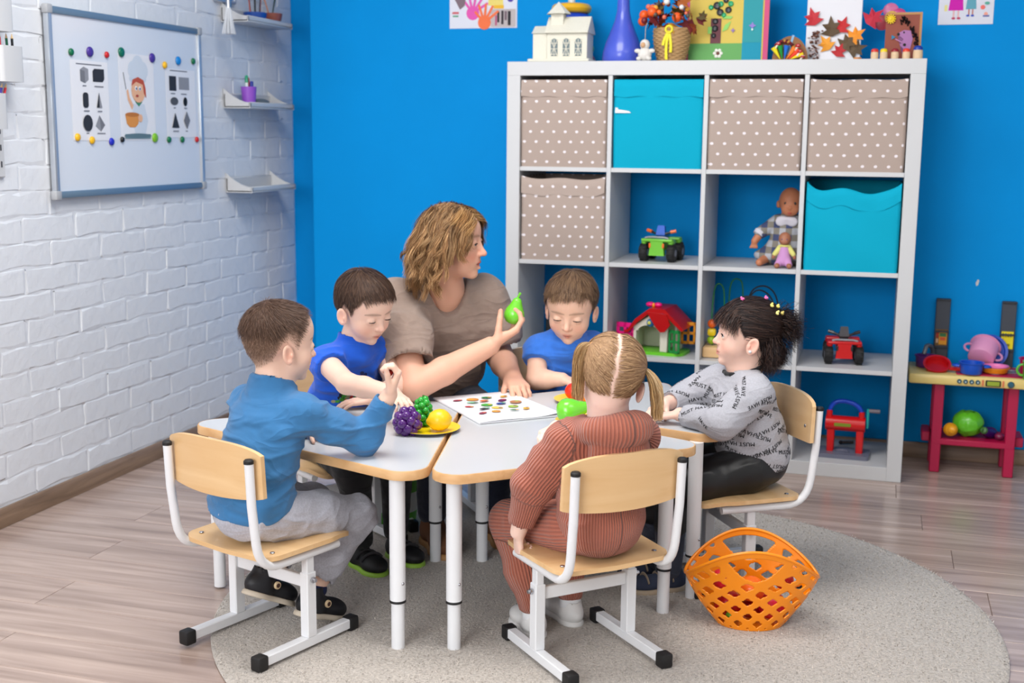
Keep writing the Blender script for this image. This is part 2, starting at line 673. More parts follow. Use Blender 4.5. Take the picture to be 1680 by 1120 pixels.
def storage_box(ci, rj, m, label, w=0.322, h=0.318, sag=0.0, seed=0, tilt=0.0):
    x0, z0 = cell(ci, rj)
    rg = random.Random(seed)
    o = thing('storage_box', label, 'storage box', (x0 + C_ / 2 + rg.uniform(-.002, .002), 0.012, z0 + 0.0005), tilt,
              'fabric storage boxes in the cube shelf')
    b = MB()
    d = 0.33
    nx, nz = 14, 12

    def top(u):
        return h - sag * (1 - abs(u) ** 6) - 0.35 * sag * math.sin(u * 5 + seed) * (1 - u * u)
    # walls of an open box: front, right, back, left; a rounded rectangle lofted upward
    ring = rounded([(-w / 2, 0), (w / 2, 0), (w / 2, d), (-w / 2, d)], 0.010, 3)
    # resample the front edge
    fr = [(-w / 2 + 0.010 + (w - 0.02) * i / nx, 0.0) for i in range(1, nx)]
    pts = []
    for q in ring:
        pts.append(q)
        if abs(q[1]) < 1e-6 and q[0] < 0:
            pts += fr
    rings = []
    for k in range(nz + 1):
        t = k / nz
        rv = []
        for (px, py) in pts:
            u = px / (w / 2)
            front = max(0.0, 1 - py / 0.02) if py < 0.02 else 0
            z = t * (top(u) if py < 0.2 else h)
            by = -front * (0.006 * math.sin(PI * t) * (1 - u * u) + sag * 0.10 * math.sin(7 * t + 3 * u + seed) * math.sin(PI * t))
            kx = 1 + 0.012 * math.sin(PI * t) * (0.5 + 0.5 * math.sin(3 + seed + 5 * t))
            rv.append(b.bm.verts.new((px * kx, py + by, z)))
        rings.append(rv)
    n = len(pts)
    for k in range(nz):
        for i in range(n):
            b.bm.faces.new((rings[k][i], rings[k][(i + 1) % n], rings[k + 1][(i + 1) % n], rings[k + 1][i]))
    b.bm.faces.new(list(reversed(rings[0])))
    body = b.build('box_body', [m], o, smooth=50)
    sol = body.modifiers.new('s', 'SOLIDIFY')
    sol.thickness = 0.004
    sol.offset = 1
    # folded cuff around the front and sides of the rim
    b = MB()
    ch = 0.062
    pr = None
    cols = []
    for i in range(25):
        u = i / 24 * 2 - 1
        zt = top(u) + 0.0015
        zb = zt - ch + 0.0025 * math.sin(i * 0.9 + seed)
        o1 = 0.007 + 0.002 * math.sin(i * 0.7 + seed * 2)
        x = u * (w / 2 + 0.002)
        cols.append([b.bm.verts.new(p_) for p_ in ((x, -0.0015, zb + 0.001), (x, -o1 - 0.002, zb), (x, -o1 - 0.0005, (zt + zb) / 2), (x, -0.005, zt - 0.004), (x, 0.0, zt))])
    for i in range(24):
        for k in range(4):
            b.bm.faces.new((cols[i][k], cols[i + 1][k], cols[i + 1][k + 1], cols[i][k + 1]))
    b.build('folded_cuff', [m], o, smooth=60)
    return o


storage_box(0, 0, M_dots, 'beige polka-dot fabric box in the top left cube of the shelf', seed=1)
bt = storage_box(1, 0, M_teal, 'turquoise fabric box in the top row beside two beige dotted boxes', seed=2)
b = MB()
b.prism([(0, 0), (0.06, 0.0), (0.052, 0.007), (0.028, 0.011), (0.012, 0.013), (0.010, 0.019), (0.001, 0.020)], 0, 0.0006, RX90, (-0.158, -0.0095, 0.199))
b.build('torn_sticker', mat('paper_white', (238, 238, 240), 0.8), bt, smooth=0)
storage_box(2, 0, M_dots, 'beige polka-dot fabric box right of the top turquoise box', seed=3)
storage_box(3, 0, M_dots, 'beige polka-dot fabric box in the top right cube of the shelf', seed=4, sag=0.004)
storage_box(0, 1, M_dots, 'sagging beige polka-dot fabric box in the second row above the boy', seed=5, h=0.315, sag=0.010, w=0.318)
storage_box(3, 1, M_teal, 'soft sagging turquoise fabric box right of the dolls', seed=6, h=0.312, sag=0.030, w=0.316)

# ------------------------------------------------------------------ tables
TZ = 0.456
M_top = mat('white_table_laminate', (201, 204, 208), 0.25)
TABLES = [
    ('white petal table in front of the boy in the long-sleeved blue top', [(-0.405, -1.672), (0.408, -1.985), (0.250, -1.245), (0.150, -1.205)], [.055, .06, .03, .03],
     [(-0.300, -1.668), (0.314, -1.905), (0.190, -1.305)]),
    ('white petal table with the picture sheet, in front of the pigtailed girl', [(0.418, -1.990), (1.000, -1.470), (0.345, -1.195), (0.260, -1.240)], [.06, .055, .03, .03],
     [(0.443, -1.868), (0.883, -1.489), (0.317, -1.262)]),
    ('white petal table with the second yellow plate, at the girl in grey', [(1.045, -1.395), (0.735, -0.675), (0.300, -1.105), (0.355, -1.175)], [.055, .055, .03, .03],
     [(0.938, -1.362), (0.715, -0.80), (0.395, -1.135)])]
for lab, poly, rad, legs in TABLES:
    t = thing('petal_table', lab, 'table', (sum(q[0] for q in poly) / 4, sum(q[1] for q in poly) / 4, 0), 0, 'petal tables pushed together')
    ox, oy = t.location.x, t.location.y
    rp = rounded([(x - ox, y - oy) for x, y in poly], rad, 8)
    b = MB()
    b.prism(shifted(rp, 0.004), TZ - 0.0215, TZ)
    b.build('tabletop', M_top, t, smooth=30)
    b = MB()      # plywood edge band
    inn = shifted(rp, 0.0055)
    outs = [b.raw([(x, y, z) for x, y in rp], []) for z in (TZ - 0.0225, TZ - 0.0025)]
    n = len(rp)
    tp = b.raw([(x, y, TZ - 0.0003) for x, y in shifted(rp, 0.0015)], [])
    ti = b.raw([(x, y, TZ - 0.0003) for x, y in shifted(rp, 0.0042)], [])
    bi = b.raw([(x, y, TZ - 0.0225) for x, y in inn], [])
    seq = [bi, outs[0], outs[1], tp, ti]
    for a_, c_ in zip(seq[:-1], seq[1:]):
        for i in range(n):
            b.bm.faces.new((a_[i], a_[(i + 1) % n], c_[(i + 1) % n], c_[i]))
    b.build('edge_band', M_plyedge, t, smooth=50)
    for k, (lx, ly) in enumerate(legs):
        lx, ly = lx - ox, ly - oy
        b = MB()
        b.cyl((lx, ly, 0.128), (lx, ly, TZ - 0.0215), 0.0190, n=28)
        lg = b.build('leg', M_metal, t, smooth=40)
        b = MB()
        b.cyl((lx, ly, 0.006), (lx, ly, 0.13), 0.0160, n=28)
        b.build('lower_tube', M_metal, lg, smooth=40)
        b = MB()
        b.lathe([(0.0175, 0.1215), (0.0197, 0.1225), (0.0197, 0.127), (0.0190, 0.1285), (0.0165, 0.1285)], (lx, ly, 0), 28)
        b.build('collar_ring', M_black, lg, smooth=40)
        for a_ in (-0.5, PI - 0.5):
            b = MB()
            ux, uy = math.cos(a_), math.sin(a_)
            b.ell((lx + ux * 0.0188, ly + uy * 0.0188, 0.172), (0.004, 0.004, 0.004), n=10, m=6)
            b.build('bolt', M_chrome, lg, smooth=60)

# ------------------------------------------------------------------ chairs
M_cap = mat('black_rubber_cap', (22, 21, 22), 0.6)


def arc_pts(p0, c, p1, n=7):
    """quadratic bend through control point"""
    p0, c, p1 = Vector(p0), Vector(c), Vector(p1)
    return [tuple(p0 * (1 - t) ** 2 + c * 2 * t * (1 - t) + p1 * t * t) for t in [i / n for i in range(n + 1)]]


def make_chair(label):
    ch = thing('childs_chair', label, 'chair', group='plywood chairs around the tables')
    # seat: shaped plywood
    b = MB()
    sp = rounded([(-0.150, -0.135), (0.150, -0.135), (0.158, 0.06), (0.140, 0.150), (-0.140, 0.150), (-0.158, 0.06)], [.04, .04, .06, .035, .035, .06], 5)
    bm = b.bm
    b.prism(sp, 0.0, 0.011)
    bmesh.ops.triangulate(bm, faces=[f for f in bm.faces if len(f.verts) > 4])
    bmesh.ops.subdivide_edges(bm, edges=list(bm.edges), cuts=1)
    for v in bm.verts:
        x, y_ = v.co.x, v.co.y
        v.co.z += 0.254 + 0.006 * (x / 0.15) ** 2 - (0.010 * max(0, (y_ - 0.09) / 0.06) ** 2)
    b.build('seat', [M_ply], ch, smooth=35)
    # backrest: curved plywood panel in front of the tubes
    b = MB()
    nx, nz = 16, 6
    grid = []
    outline = lambda u: (0.408 + 0.012 * u * u - 0.004, 0.536 - 0.022 * abs(u) ** 3.2)
    for side in (0, 1):
        g = []
        for i in range(nx + 1):
            u = i / nx * 2 - 1
            z0, z1 = outline(u)
            col = []
            for k in range(nz + 1):
                t = k / nz
                x = u * (0.166 - 0.010 * (1 - t) * abs(u) ** 8 - 0.012 * t * abs(u) ** 8)
                yb = -0.160 + 0.004 - 0.020 * (1 - u * u) + (0.0 if side == 0 else 0.011) + 0.004 * (1 - t)
                col.append(b.bm.verts.new((x, yb, z0 + (z1 - z0) * t)))
            g.append(col)
        grid.append(g)
    for i in range(nx):
        for k in range(nz):
            b.bm.faces.new((grid[0][i][k], grid[0][i + 1][k], grid[0][i + 1][k + 1], grid[0][i][k + 1]))
            b.bm.faces.new((grid[1][i][k], grid[1][i][k + 1], grid[1][i + 1][k + 1], grid[1][i + 1][k]))
    for i in range(nx):
        for k in (0, nz):
            b.bm.faces.new((grid[0][i][k], grid[1][i][k], grid[1][i + 1][k], grid[0][i + 1][k]))
    for k in range(nz):
        for i in (0, nx):
            b.bm.faces.new((grid[0][i][k], grid[0][i][k + 1], grid[1][i][k + 1], grid[1][i][k]))
    bk = b.build('backrest', [M_ply], ch, smooth=35)
    for s in (-1, 1):
        b = MB()
        b.ell((s * 0.128, -0.1405, 0.458), (0.005, 0.002, 0.005), n=10, m=6)
        b.build('bolt', M_chrome, bk, smooth=60)
        # bent tube: under the seat, back and up behind the panel
        pts = [(s * 0.135, 0.10, 0.243), (s * 0.135, -0.06, 0.243)] + arc_pts((s * 0.135, -0.08, 0.243), (s * 0.136, -0.150, 0.240), (s * 0.137, -0.160, 0.310)) + [(s * 0.138, -0.171, 0.40), (s * 0.138, -0.176, 0.505)]
        b = MB()
        b.tube(pts, 0.0105, 14)
        tb = b.build('back_tube', M_metal, ch, smooth=50)
        b = MB()
        b.lathe([(0.0113, 0.0), (0.0113, 0.007), (0.0085, 0.010), (0, 0.0105)], (s * 0.138, -0.1765, 0.500), 14)
        b.build('tube_cap', M_cap, tb, smooth=40)
        # sled foot, post, telescoping inner post
        b = MB()
        b.box((s * 0.125, 0.0025, 0.0235), (0.024, 0.280, 0.024), bev=0.002)
        ft = b.build('sled_foot', M_metal, ch, smooth=30)
        for yy in (-0.148, 0.153):
            b = MB()
            b.box((s * 0.125, yy, 0.0215), (0.031, 0.031, 0.035), bev=0.005, seg=2)
            b.build('foot_cap', M_cap, ft, smooth=40)
        b = MB()
        b.box((s * 0.125, 0.010, 0.115), (0.026, 0.030, 0.160), bev=0.002)
        ps = b.build('post', M_metal, ch, smooth=30)
        b = MB()
        b.box((s * 0.125, 0.010, 0.213), (0.020, 0.024, 0.062), bev=0.002)
        b.build('inner_post', M_metal, ps, smooth=30)
        b = MB()
        b.cyl((s * 0.138, 0.010, 0.178), (s * 0.152, 0.010, 0.178), 0.0045, n=10)
        b.cyl((s * 0.140, 0.010, 0.178), (s * 0.146, 0.010, 0.178), 0.0075, n=6)
        b.build('clamp_bolt', M_chrome, ps, smooth=30)
        b = MB()
        b.ell((s * 0.122, -0.098, 0.2712), (0.006, 0.006, 0.0018), n=10, m=6)
        b.build('seat_bolt', M_chrome, ch, smooth=60)
    b = MB()
    b.box((0, 0.010, 0.170), (0.226, 0.014, 0.030), bev=0.002)
    b.build('crossbar', M_metal, ch, smooth=30)
    return ch


def face_rz(ax, ay):
    """rotation that turns local +y into the direction (ax, ay)"""
    return math.atan2(ay, ax) - PI / 2


CH = {'a': ((-0.008, -1.942), (0.33, 0.944)), 'b': ((0.75, -1.80), (-0.691, 0.723)),
      'c': ((1.017, -1.172), (math.cos(math.radians(213)), math.sin(math.radians(213)))),
      'd': ((-0.15, -1.225), (0.82, -0.57)), 'e': ((0.035, -0.88), (0.62, -0.78)), 'f': ((0.425, -0.79), (0.60, -0.80))}
LABS = {'a': 'plywood chair under the boy in the long-sleeved blue top', 'b': 'plywood chair under the pigtailed girl, its back to us',
        'c': 'plywood chair under the girl in the printed grey top', 'd': 'plywood chair under the leaning boy in the bright blue T-shirt',
        'e': 'plywood chair under the woman', 'f': 'plywood chair under the boy before the shelf'}
proto = None
CHAIRS = {}
for k in 'abcdef':
    if proto is None:
        proto = o = make_chair(LABS[k])
    else:
        o = copy_tree(proto)
        o['label'] = LABS[k]
    (cx, cy), (ax, ay) = CH[k]
    onrug = math.hypot(cx - RUG_C[0], cy - RUG_C[1]) < 1.05
    o.location = (cx, cy, RUG_T * 0.5)
    o.rotation_euler = (0, 0, face_rz(ax, ay))
    CHAIRS[k] = o
# ------------------------------------------------------------------ small helpers for things and flat print
def pl(col, rough=.35, coat=.1):
    return mat('plastic_%d_%d_%d' % col, col, rough, coat=coat)


def circle(x, y, r, n=14, sy=1.0):
    return [(x + r * math.cos(2 * PI * i / n), y + r * sy * math.sin(2 * PI * i / n)) for i in range(n)]


def rect(x0, y0, x1, y1):
    return [(x0, y0), (x1, y0), (x1, y1), (x0, y1)]


def star(x, y, r, k=5, inner=.5, rot=0.0):
    return [(x + (r if i % 2 == 0 else r * inner) * math.cos(rot + PI * i / k), y + (r if i % 2 == 0 else r * inner) * math.sin(rot + PI * i / k)) for i in range(2 * k)]


def leaf_poly(L, W, lobes=5):
    """maple-like leaf, stem at the origin, tip at +y"""
    pts = []
    tips = [(-.95, .18), (-.78, .62), (0, 1.0), (.78, .62), (.95, .18)]
    notch = [(-.42, .34), (-.26, .62), (.26, .62), (.42, .34)]
    pts.append((.06 * W, 0))
    pts.append((.35 * W, .06 * L))
    for i in range(4, -1, -1):
        pts.append((tips[i][0] * W, tips[i][1] * L))
        if i > 0:
            pts.append((notch[i - 1][0] * W, notch[i - 1][1] * L))
    pts.append((-.35 * W, .06 * L))
    pts.append((-.06 * W, 0))
    return pts


def flat(parent, name, R, c, items, step=.00025):
    """flat print: coloured polygons layered a hair above each other"""
    b = MB()
    mats, ix = [], {}
    for k, (poly, col) in enumerate(items):
        if col not in ix:
            ix[col] = len(mats)
            mats.append(mat('print_%d_%d_%d' % col, col, .7))
        b.mi = ix[col]
        area = sum(poly[i][0] * poly[(i + 1) % len(poly)][1] - poly[(i + 1) % len(poly)][0] * poly[i][1] for i in range(len(poly)))
        if area < 0:
            poly = list(reversed(poly))
        z = step * (k % 12 + 1)
        vs = b.raw([R @ Vector((x, y, z)) + Vector(c) for x, y in poly], [])
        f = b.bm.faces.new(vs)
        f.material_index = b.mi
    me = bpy.data.meshes.new(name)
    bmesh.ops.triangulate(b.bm, faces=list(b.bm.faces))
    b.bm.to_mesh(me)
    b.bm.free()
    o = new_obj(name, me, parent, mats)
    o['kind'] = 'stuff'
    return o


def single(name, label, cat, b, m, loc=(0, 0, 0), group=None, smooth=45, rz=0):
    o = b.build(name, m, None, smooth)
    o.location = loc
    o.rotation_euler = (0, 0, rz)
    return tag(o, label, cat, group)


# ------------------------------------------------------------------ things on the tables
M_yplate = mat('yellow_plastic_plate', (250, 214, 20), .3, coat=.2)
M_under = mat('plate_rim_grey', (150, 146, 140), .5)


def plate(label, x, y, r=.083):
    o = thing('toy_plate', label, 'plate', (x, y, TZ), 0, 'yellow toy plates on the tables')
    b = MB()
    b.lathe([(0, .0042), (r * .62, .0045), (r * .72, .0055), (r * .97, .0108), (r, .0105), (r * .99, .0095), (r * .74, .0030), (0, .0030)], n=48)
    b.build('dish', M_yplate, o, 60)
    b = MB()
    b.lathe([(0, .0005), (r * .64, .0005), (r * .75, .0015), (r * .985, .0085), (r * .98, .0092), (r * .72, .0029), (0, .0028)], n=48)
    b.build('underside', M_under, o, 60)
    return o


plate('yellow toy plate holding purple grapes, green grapes and a lemon', .262, -1.552)
plate('yellow toy plate with a red tomato beside the boy before the shelf', .560, -1.080, .080)
plate('yellow toy plate mostly hidden behind the pigtailed girl', .628, -1.345, .075)


def grapes(name, label, loc, rx, rz_, n, br, col, group, tilt=(0, 0, 0), stem=(60, 120, 40)):
    o = thing(name, label, 'toy fruit', loc, 0, group)
    o.rotation_euler = tilt
    m = mat('grape_%d_%d_%d' % col, col, .22, coat=.4)
    rg = np.random.default_rng(n)
    ga = PI * (3 - math.sqrt(5))
    b = MB()
    b.ell((0, 0, rz_), (rx * .86, rx * .86, rz_ * .9), n=14, m=10)
    b.build('core', m, o)
    me = None
    for i in range(n):
        t = (i + .5) / n
        z = 2 * rz_ * t
        ww = rx * math.sqrt(max(0, 1 - (2 * t - 1) ** 2)) ** .8 * (1.0 - .28 * t)
        a = i * ga
        if me is None:
            b = MB()
            b.ell((0, 0, 0), br, n=12, m=8)
            g = b.build('grape', m, o)
            me = g.data
        else:
            g = new_obj('grape', me, o)
        g.location = (ww * math.cos(a), ww * math.sin(a), max(z, br * .8))
    b = MB()
    b.cyl((0, 0, 2 * rz_), (0, 0, 2 * rz_ + .010), .004, .003, 8)
    b.build('stem', pl(stem), o)
    return o


grapes('toy_grapes', 'bunch of dark purple toy grapes under the boys hand', (.222, -1.602, TZ + .0052), .031, .030, 26, .0132, (84, 28, 118), 'toy grapes on the plate', (.25, .1, 0), (84, 28, 118))
grapes('toy_grapes', 'bunch of green toy grapes standing behind the lemon', (.232, -1.525, TZ + .005), .023, .036, 30, .0098, (38, 166, 50), 'toy grapes on the plate', (-.05, .05, 0))
b = MB()
prof = [(0, -.036), (.006, -.034), (.011, -.029), (.022, -.022), (.028, -.008), (.029, .004), (.025, .017), (.016, .026), (.007, .031), (.003, .033), (0, .0335)]
b.lathe(prof, (0, 0, 0), 28)
o = single('toy_lemon', 'yellow toy lemon on the plate beside the grapes', 'toy fruit', b, mat('lemon_skin', (252, 204, 20), .35, coat=.2, bump=.25, bscale=220, dist=.001), (.298, -1.568, TZ + .0345))
o.rotation_euler = (0, 1.45, .5)


def pear_obj(label, loc, rot, s=1.0, group='green toy pears'):
    o = thing('toy_pear', label, 'toy fruit', loc, 0, group)
    o.rotation_euler = rot
    m = mat('pear_green', (112, 208, 48), .25, coat=.4)
    b = MB()
    pr = [(0, -.034), (.010, -.0335), (.022, -.028), (.030, -.016), (.031, -.004), (.027, .010), (.020, .022), (.0155, .033), (.0125, .041), (.007, .0465), (0, .048)]
    b.lathe([(r * s, z * s) for r, z in pr], n=28, fn=lambda a, r, z: 1 + .02 * math.cos(5 * a) * (z < 0))
    b.build('fruit', m, o, 70)
    b = MB()
    b.tube([(0, 0, .046 * s), (.001, 0, .054 * s), (.004 * s, 0, .064 * s)], [.004 * s, .0032 * s, .0042 * s], 8)
    b.build('stalk', m, o)
    return o


E_ax = CH['e'][1]
pe = person_pt = lambda key, x, y, z: (CH[key][0][0] + x * CH[key][1][1] / math.hypot(*CH[key][1]) + y * CH[key][1][0] / math.hypot(*CH[key][1]),
                                       CH[key][0][1] - x * CH[key][1][0] / math.hypot(*CH[key][1]) + y * CH[key][1][1] / math.hypot(*CH[key][1]), z + RUG_T * .5)
pear_obj('green toy pear held up in the womans hand', pe('e', -.152, .292, .694), (.10, .22, .2), 1.0)
pear_obj('green toy pear lying on its side behind the pigtailed girl', (.600, -1.372, TZ + .040), (1.35, .25, 1.9), 1.12)
b = MB()
b.ell((0, 0, 0), (.028, .028, .025), n=20, m=12)
o = single('toy_tomato', 'red toy tomato on the second yellow plate', 'toy fruit', b, pl((232, 50, 24), .25), (.540, -1.085, TZ + .031))
for (x, y, r, c, lab) in ((.585, -1.105, .030, (250, 140, 24), 'orange toy fruit beside the red tomato'), (.640, -1.120, .026, (196, 70, 40), 'dark orange toy fruit half hidden by the pigtails')):
    b = MB()
    b.ell((0, 0, 0), (r, r, r * .93), n=20, m=12)
    single('toy_orange', lab, 'toy fruit', b, pl(c, .3), (x, y, TZ + .006 + r * .93))
b = MB()
b.ell((0, 0, 0), (.009, .009, .008), n=14, m=8)
single('toy_cherry', 'small red toy pinched in the raised hand of the boy in blue', 'toy fruit', b, pl((206, 40, 26), .3), pe('a', .214, .205, .655))

# picture sheet: a thin booklet with a lifted page
bk = thing('picture_booklet', 'white picture booklet printed with fruit and vegetables on the table', 'book', (.345, -1.238, TZ), math.atan2(-.26, .228) + PI / 2)
W2, L2 = .121, .172
M_paper = mat('paper_sheet', (240, 240, 244), .6)
b = MB()
b.box((0, 0, .003), (W2 * 2, L2 * 2, .005), bev=.0008)
b.build('pages', M_paper, bk, 30)
b = MB()
gx, gy = 12, 8
gr = []
for i in range(gx + 1):
    u = i / gx
    rw = []
    for j in range(gy + 1):
        v = j / gy
        z = .0062 + .012 * max(0, u - .55) ** 2 * (1 - v) * 4 + .002 * math.sin(u * 5) * (1 - v)
        rw.append(b.bm.verts.new((-W2 + .002 + u * (2 * W2 - .004), -L2 - .004 + v * (2 * L2), z)))
    gr.append(rw)
for i in range(gx):
    for j in range(gy):
        b.bm.faces.new((gr[i][j], gr[i + 1][j], gr[i + 1][j + 1], gr[i][j + 1]))
cv = b.build('top_page', M_paper, bk, 60)
it = []
rgp = random.Random(3)
fcol = [(150, 60, 84), (236, 160, 70), (40, 120, 60), (242, 180, 60), (120, 190, 150), (230, 120, 80), (100, 30, 90), (200, 60, 70), (80, 170, 70), (40, 80, 160), (190, 130, 90), (60, 60, 70), (240, 200, 90), (170, 200, 90)]
k = 0
for r_ in range(5):
    for c_ in range(4 if r_ % 2 == 0 else 3):
        x = -.072 + c_ * .046 + (.022 if r_ % 2 else 0) + rgp.uniform(-.005, .005)
        y = .075 - r_ * .044 + rgp.uniform(-.005, .005)
        col = fcol[k % len(fcol)]
        k += 1
        rr = rgp.uniform(.013, .020)
        sy = rgp.choice([.45, .7, .9, .6])
        a_ = rgp.uniform(-.8, .8)
        q = [((px) * math.cos(a_) - (py) * math.sin(a_) + x, px * math.sin(a_) + py * math.cos(a_) + y) for px, py in circle(0, 0, rr, 12, sy)]
        it.append((q, col))
        it.append((circle(x + rr * .5 * math.cos(a_), y + rr * .5 * math.sin(a_), rr * .35, 8, .8), fcol[(k * 5) % len(fcol)]))
flat(bk, 'printed_pictures', Matrix.Identity(3), (0, .02, .0085), it)

# ------------------------------------------------------------------ whiteboard on the brick wall
XB = XW + .012
wb = thing('whiteboard', 'framed magnetic whiteboard hanging on the white brick wall', 'whiteboard', (XB, -.63, 1.005))
Wb, Hb = .926, .608
b = MB()
b.box((.004, 0, Hb / 2), (.012, Wb - .02, Hb - .02))
b.build('board', mat('whiteboard_surface', (228, 233, 241), .18, coat=.3), wb, 0)
M_al = mat('aluminium_light', (196, 202, 210), .35, metal=.6)
M_al2 = mat('aluminium_blue', (120, 146, 168), .35, metal=.4)
for nm, y, z, sy, sz, m in (('frame_rail', 0, .011, Wb, .022, M_al2), ('frame_rail', 0, Hb - .011, Wb, .022, M_al2), ('frame_stile', -Wb / 2 + .011, Hb / 2, .022, Hb - .03, M_al), ('frame_stile', Wb / 2 - .011, Hb / 2, .022, Hb - .03, M_al)):
    b = MB()
    b.box((.008, y, z), (.020, sy, sz), bev=.004, seg=2)
    b.build(nm, m, wb, 40)
for y in (-Wb / 2 + .01, Wb / 2 - .01):
    for z in (.01, Hb - .01):
        b = MB()
        b.box((.009, y, z), (.024, .030, .030), bev=.005, seg=2)
        b.build('corner_cap', mat('corner_grey', (176, 178, 182), .5), wb, 40)
XS = XB + .0105
# paper sheets with charts
def sheet(label, y0, z0, w, h, items, grp='paper charts on the whiteboard'):
    o = thing('paper_chart', label, 'poster', (XS, y0, z0), 0, grp)
    b = MB()
    b.box((.0004, w / 2, h / 2), (.0006, w, h))
    b.build('paper', mat('chart_paper', (240, 241, 246), .6), o, 0)
    flat(o, 'printed_chart', M_LW, (.0008, 0, 0), items)
    return o


DK, MG, LG = (44, 46, 54), (120, 122, 130), (150, 152, 160)
# left chart: solids, names below
def caption(x, y, w):
    return (rect(x, y, x + w, y + .0035), (120, 122, 132))


sheet('paper chart of six grey solids on the left of the whiteboard', -.982, 1.190, .205, .262, [
    (rect(.03, .248, .17, .252), (120, 122, 132)),
    ([(.05, .195), (.075, .188), (.095, .200), (.095, .235), (.07, .242), (.05, .232)], LG), ([(.05, .195), (.075, .188), (.075, .228), (.05, .232)], MG),
    ([(.118, .195), (.172, .195), (.182, .205), (.182, .238), (.128, .238), (.118, .230)], DK), caption(.06, .178, .02), caption(.125, .178, .05),
    (rounded(rect(.058, .108, .088, .158), .010, 3), DK), caption(.06, .096, .03),
    ([(.132, .110), (.162, .110), (.147, .160)], DK), ([(.147, .110), (.162, .110), (.147, .160)], LG), caption(.135, .096, .025),
    (circle(.078, .058, .026, 16, 1.05), DK), caption(.07, .022, .016),
    ([(.122, .048), (.152, .030), (.176, .052), (.146, .085)], MG), ([(.122, .048), (.152, .030), (.146, .085)], LG), caption(.13, .022, .045)])
sheet('paper chart of six dark flat shapes on the right of the whiteboard', -.418, 1.200, .205, .252, [
    (rect(.03, .244, .15, .248), (120, 122, 132)),
    (rect(.022, .172, .070, .226), DK), (rect(.088, .178, .160, .224), LG), caption(.03, .160, .03), caption(.10, .160, .04),
    (circle(.052, .134, .027, 16, .55), (84, 86, 92)), (circle(.128, .134, .014, 16, 1.2), (16, 16, 18)), caption(.045, .108, .014), caption(.118, .108, .02),
    ([(.030, .036), (.080, .036), (.054, .092)], DK), caption(.035, .022, .04),
    ([(.112, .064), (.134, .032), (.156, .064), (.134, .098)], MG), ([(.134, .032), (.156, .064), (.134, .098)], LG), caption(.125, .022, .016)])
HAIRC, SKN, WHT, STL = (196, 84, 60), (240, 186, 150), (214, 224, 236), (120, 150, 160)
sheet('printed picture of a cartoon child cook with a bowl on the whiteboard', -.712, 1.190, .215, .300, [
    (rounded(rect(.06, .205, .165, .225), .008, 3), WHT), (circle(.085, .245, .032), WHT), (circle(.115, .262, .036), WHT), (circle(.145, .245, .032), WHT), (rect(.075, .205, .150, .24), WHT),
    (circle(.112, .175, .043), SKN), ([(.070, .190), (.078, .212), (.112, .222), (.146, .212), (.157, .185), (.160, .150), (.146, .165), (.140, .196), (.100, .205)], HAIRC),
    (circle(.098, .182, .008), (250, 250, 250)), (circle(.100, .181, .0045), (60, 90, 140)), (circle(.120, .182, .008), (250, 250, 250)), (circle(.121, .181, .0045), (60, 90, 140)), (circle(.102, .156, .009, 10, .5), (180, 70, 60)),
    ([(.078, .128), (.148, .128), (.168, .070), (.150, .022), (.085, .022), (.072, .075)], WHT), ([(.090, .136), (.136, .136), (.113, .118)], (70, 140, 110)),
    ([(.080, .122), (.058, .150), (.050, .178), (.040, .172), (.046, .140), (.070, .106)], SKN), ([(.036, .176), (.040, .176), (.026, .235), (.022, .233)], (130, 134, 140)),
    ([(.026, .090), (.112, .090), (.104, .058), (.086, .046), (.052, .046), (.034, .058)], (226, 150, 74)), (circle(.069, .090, .043, 18, .18), (196, 120, 56)), (circle(.118, .078, .014), SKN),
    (rect(.020, .006, .180, .022), STL), (circle(.100, .016, .085, 20, .10), (96, 124, 136))])
MAGS = [(-.976, 1.479, 0), (-.875, 1.486, 1), (-.781, 1.482, 2), (-.695, 1.496, 3), (-.505, 1.488, 1), (-.423, 1.467, 4), (-.331, 1.488, 5), (-.224, 1.492, 0), (-.963, 1.205, 4), (-.885, 1.195, 4), (-.775, 1.19, 6), (-.711, 1.197, 7), (-.506, 1.203, 8), (-.413, 1.196, 0), (-.321, 1.196, 0), (-.216, 1.196, 2)]
MC = [((10, 110, 70), .012, 'small green'), ((74, 50, 150), .017, 'large purple'), ((200, 30, 34), .011, 'small red'), ((6, 108, 84), .017, 'large green'), ((246, 190, 30), .013, 'yellow'), ((20, 132, 210), .016, 'light blue'), ((30, 44, 190), .013, 'dark blue'), ((24, 26, 30), .010, 'small black'), ((126, 190, 40), .017, 'lime green')]
WHERE = ['above the left end of the solids chart', 'above the solids chart', 'above the right end of the solids chart', 'above the cooks left side', 'above the cooks right side', 'above the left end of the shapes chart', 'above the shapes chart', 'above the right end of the shapes chart',
         'below the left end of the solids chart', 'below the solids chart', 'below the right end of the solids chart', 'below the cooks left side', 'below the cooks right side', 'below the left end of the shapes chart', 'below the shapes chart', 'below the right end of the shapes chart']
for (y, z, c), wh in zip(MAGS, WHERE):
    col, r, nm = MC[c]
    b = MB()
    b.lathe([(r, 0), (r, .003), (r * .85, .006), (r * .5, .0082), (0, .009)], (0, 0, 0), 18, M_LW)
    single('magnet', '%s round magnet %s' % (nm, wh), 'magnet', b, pl(col, .3), (XS + .0012, y, z - .004), 'round magnets on the whiteboard')

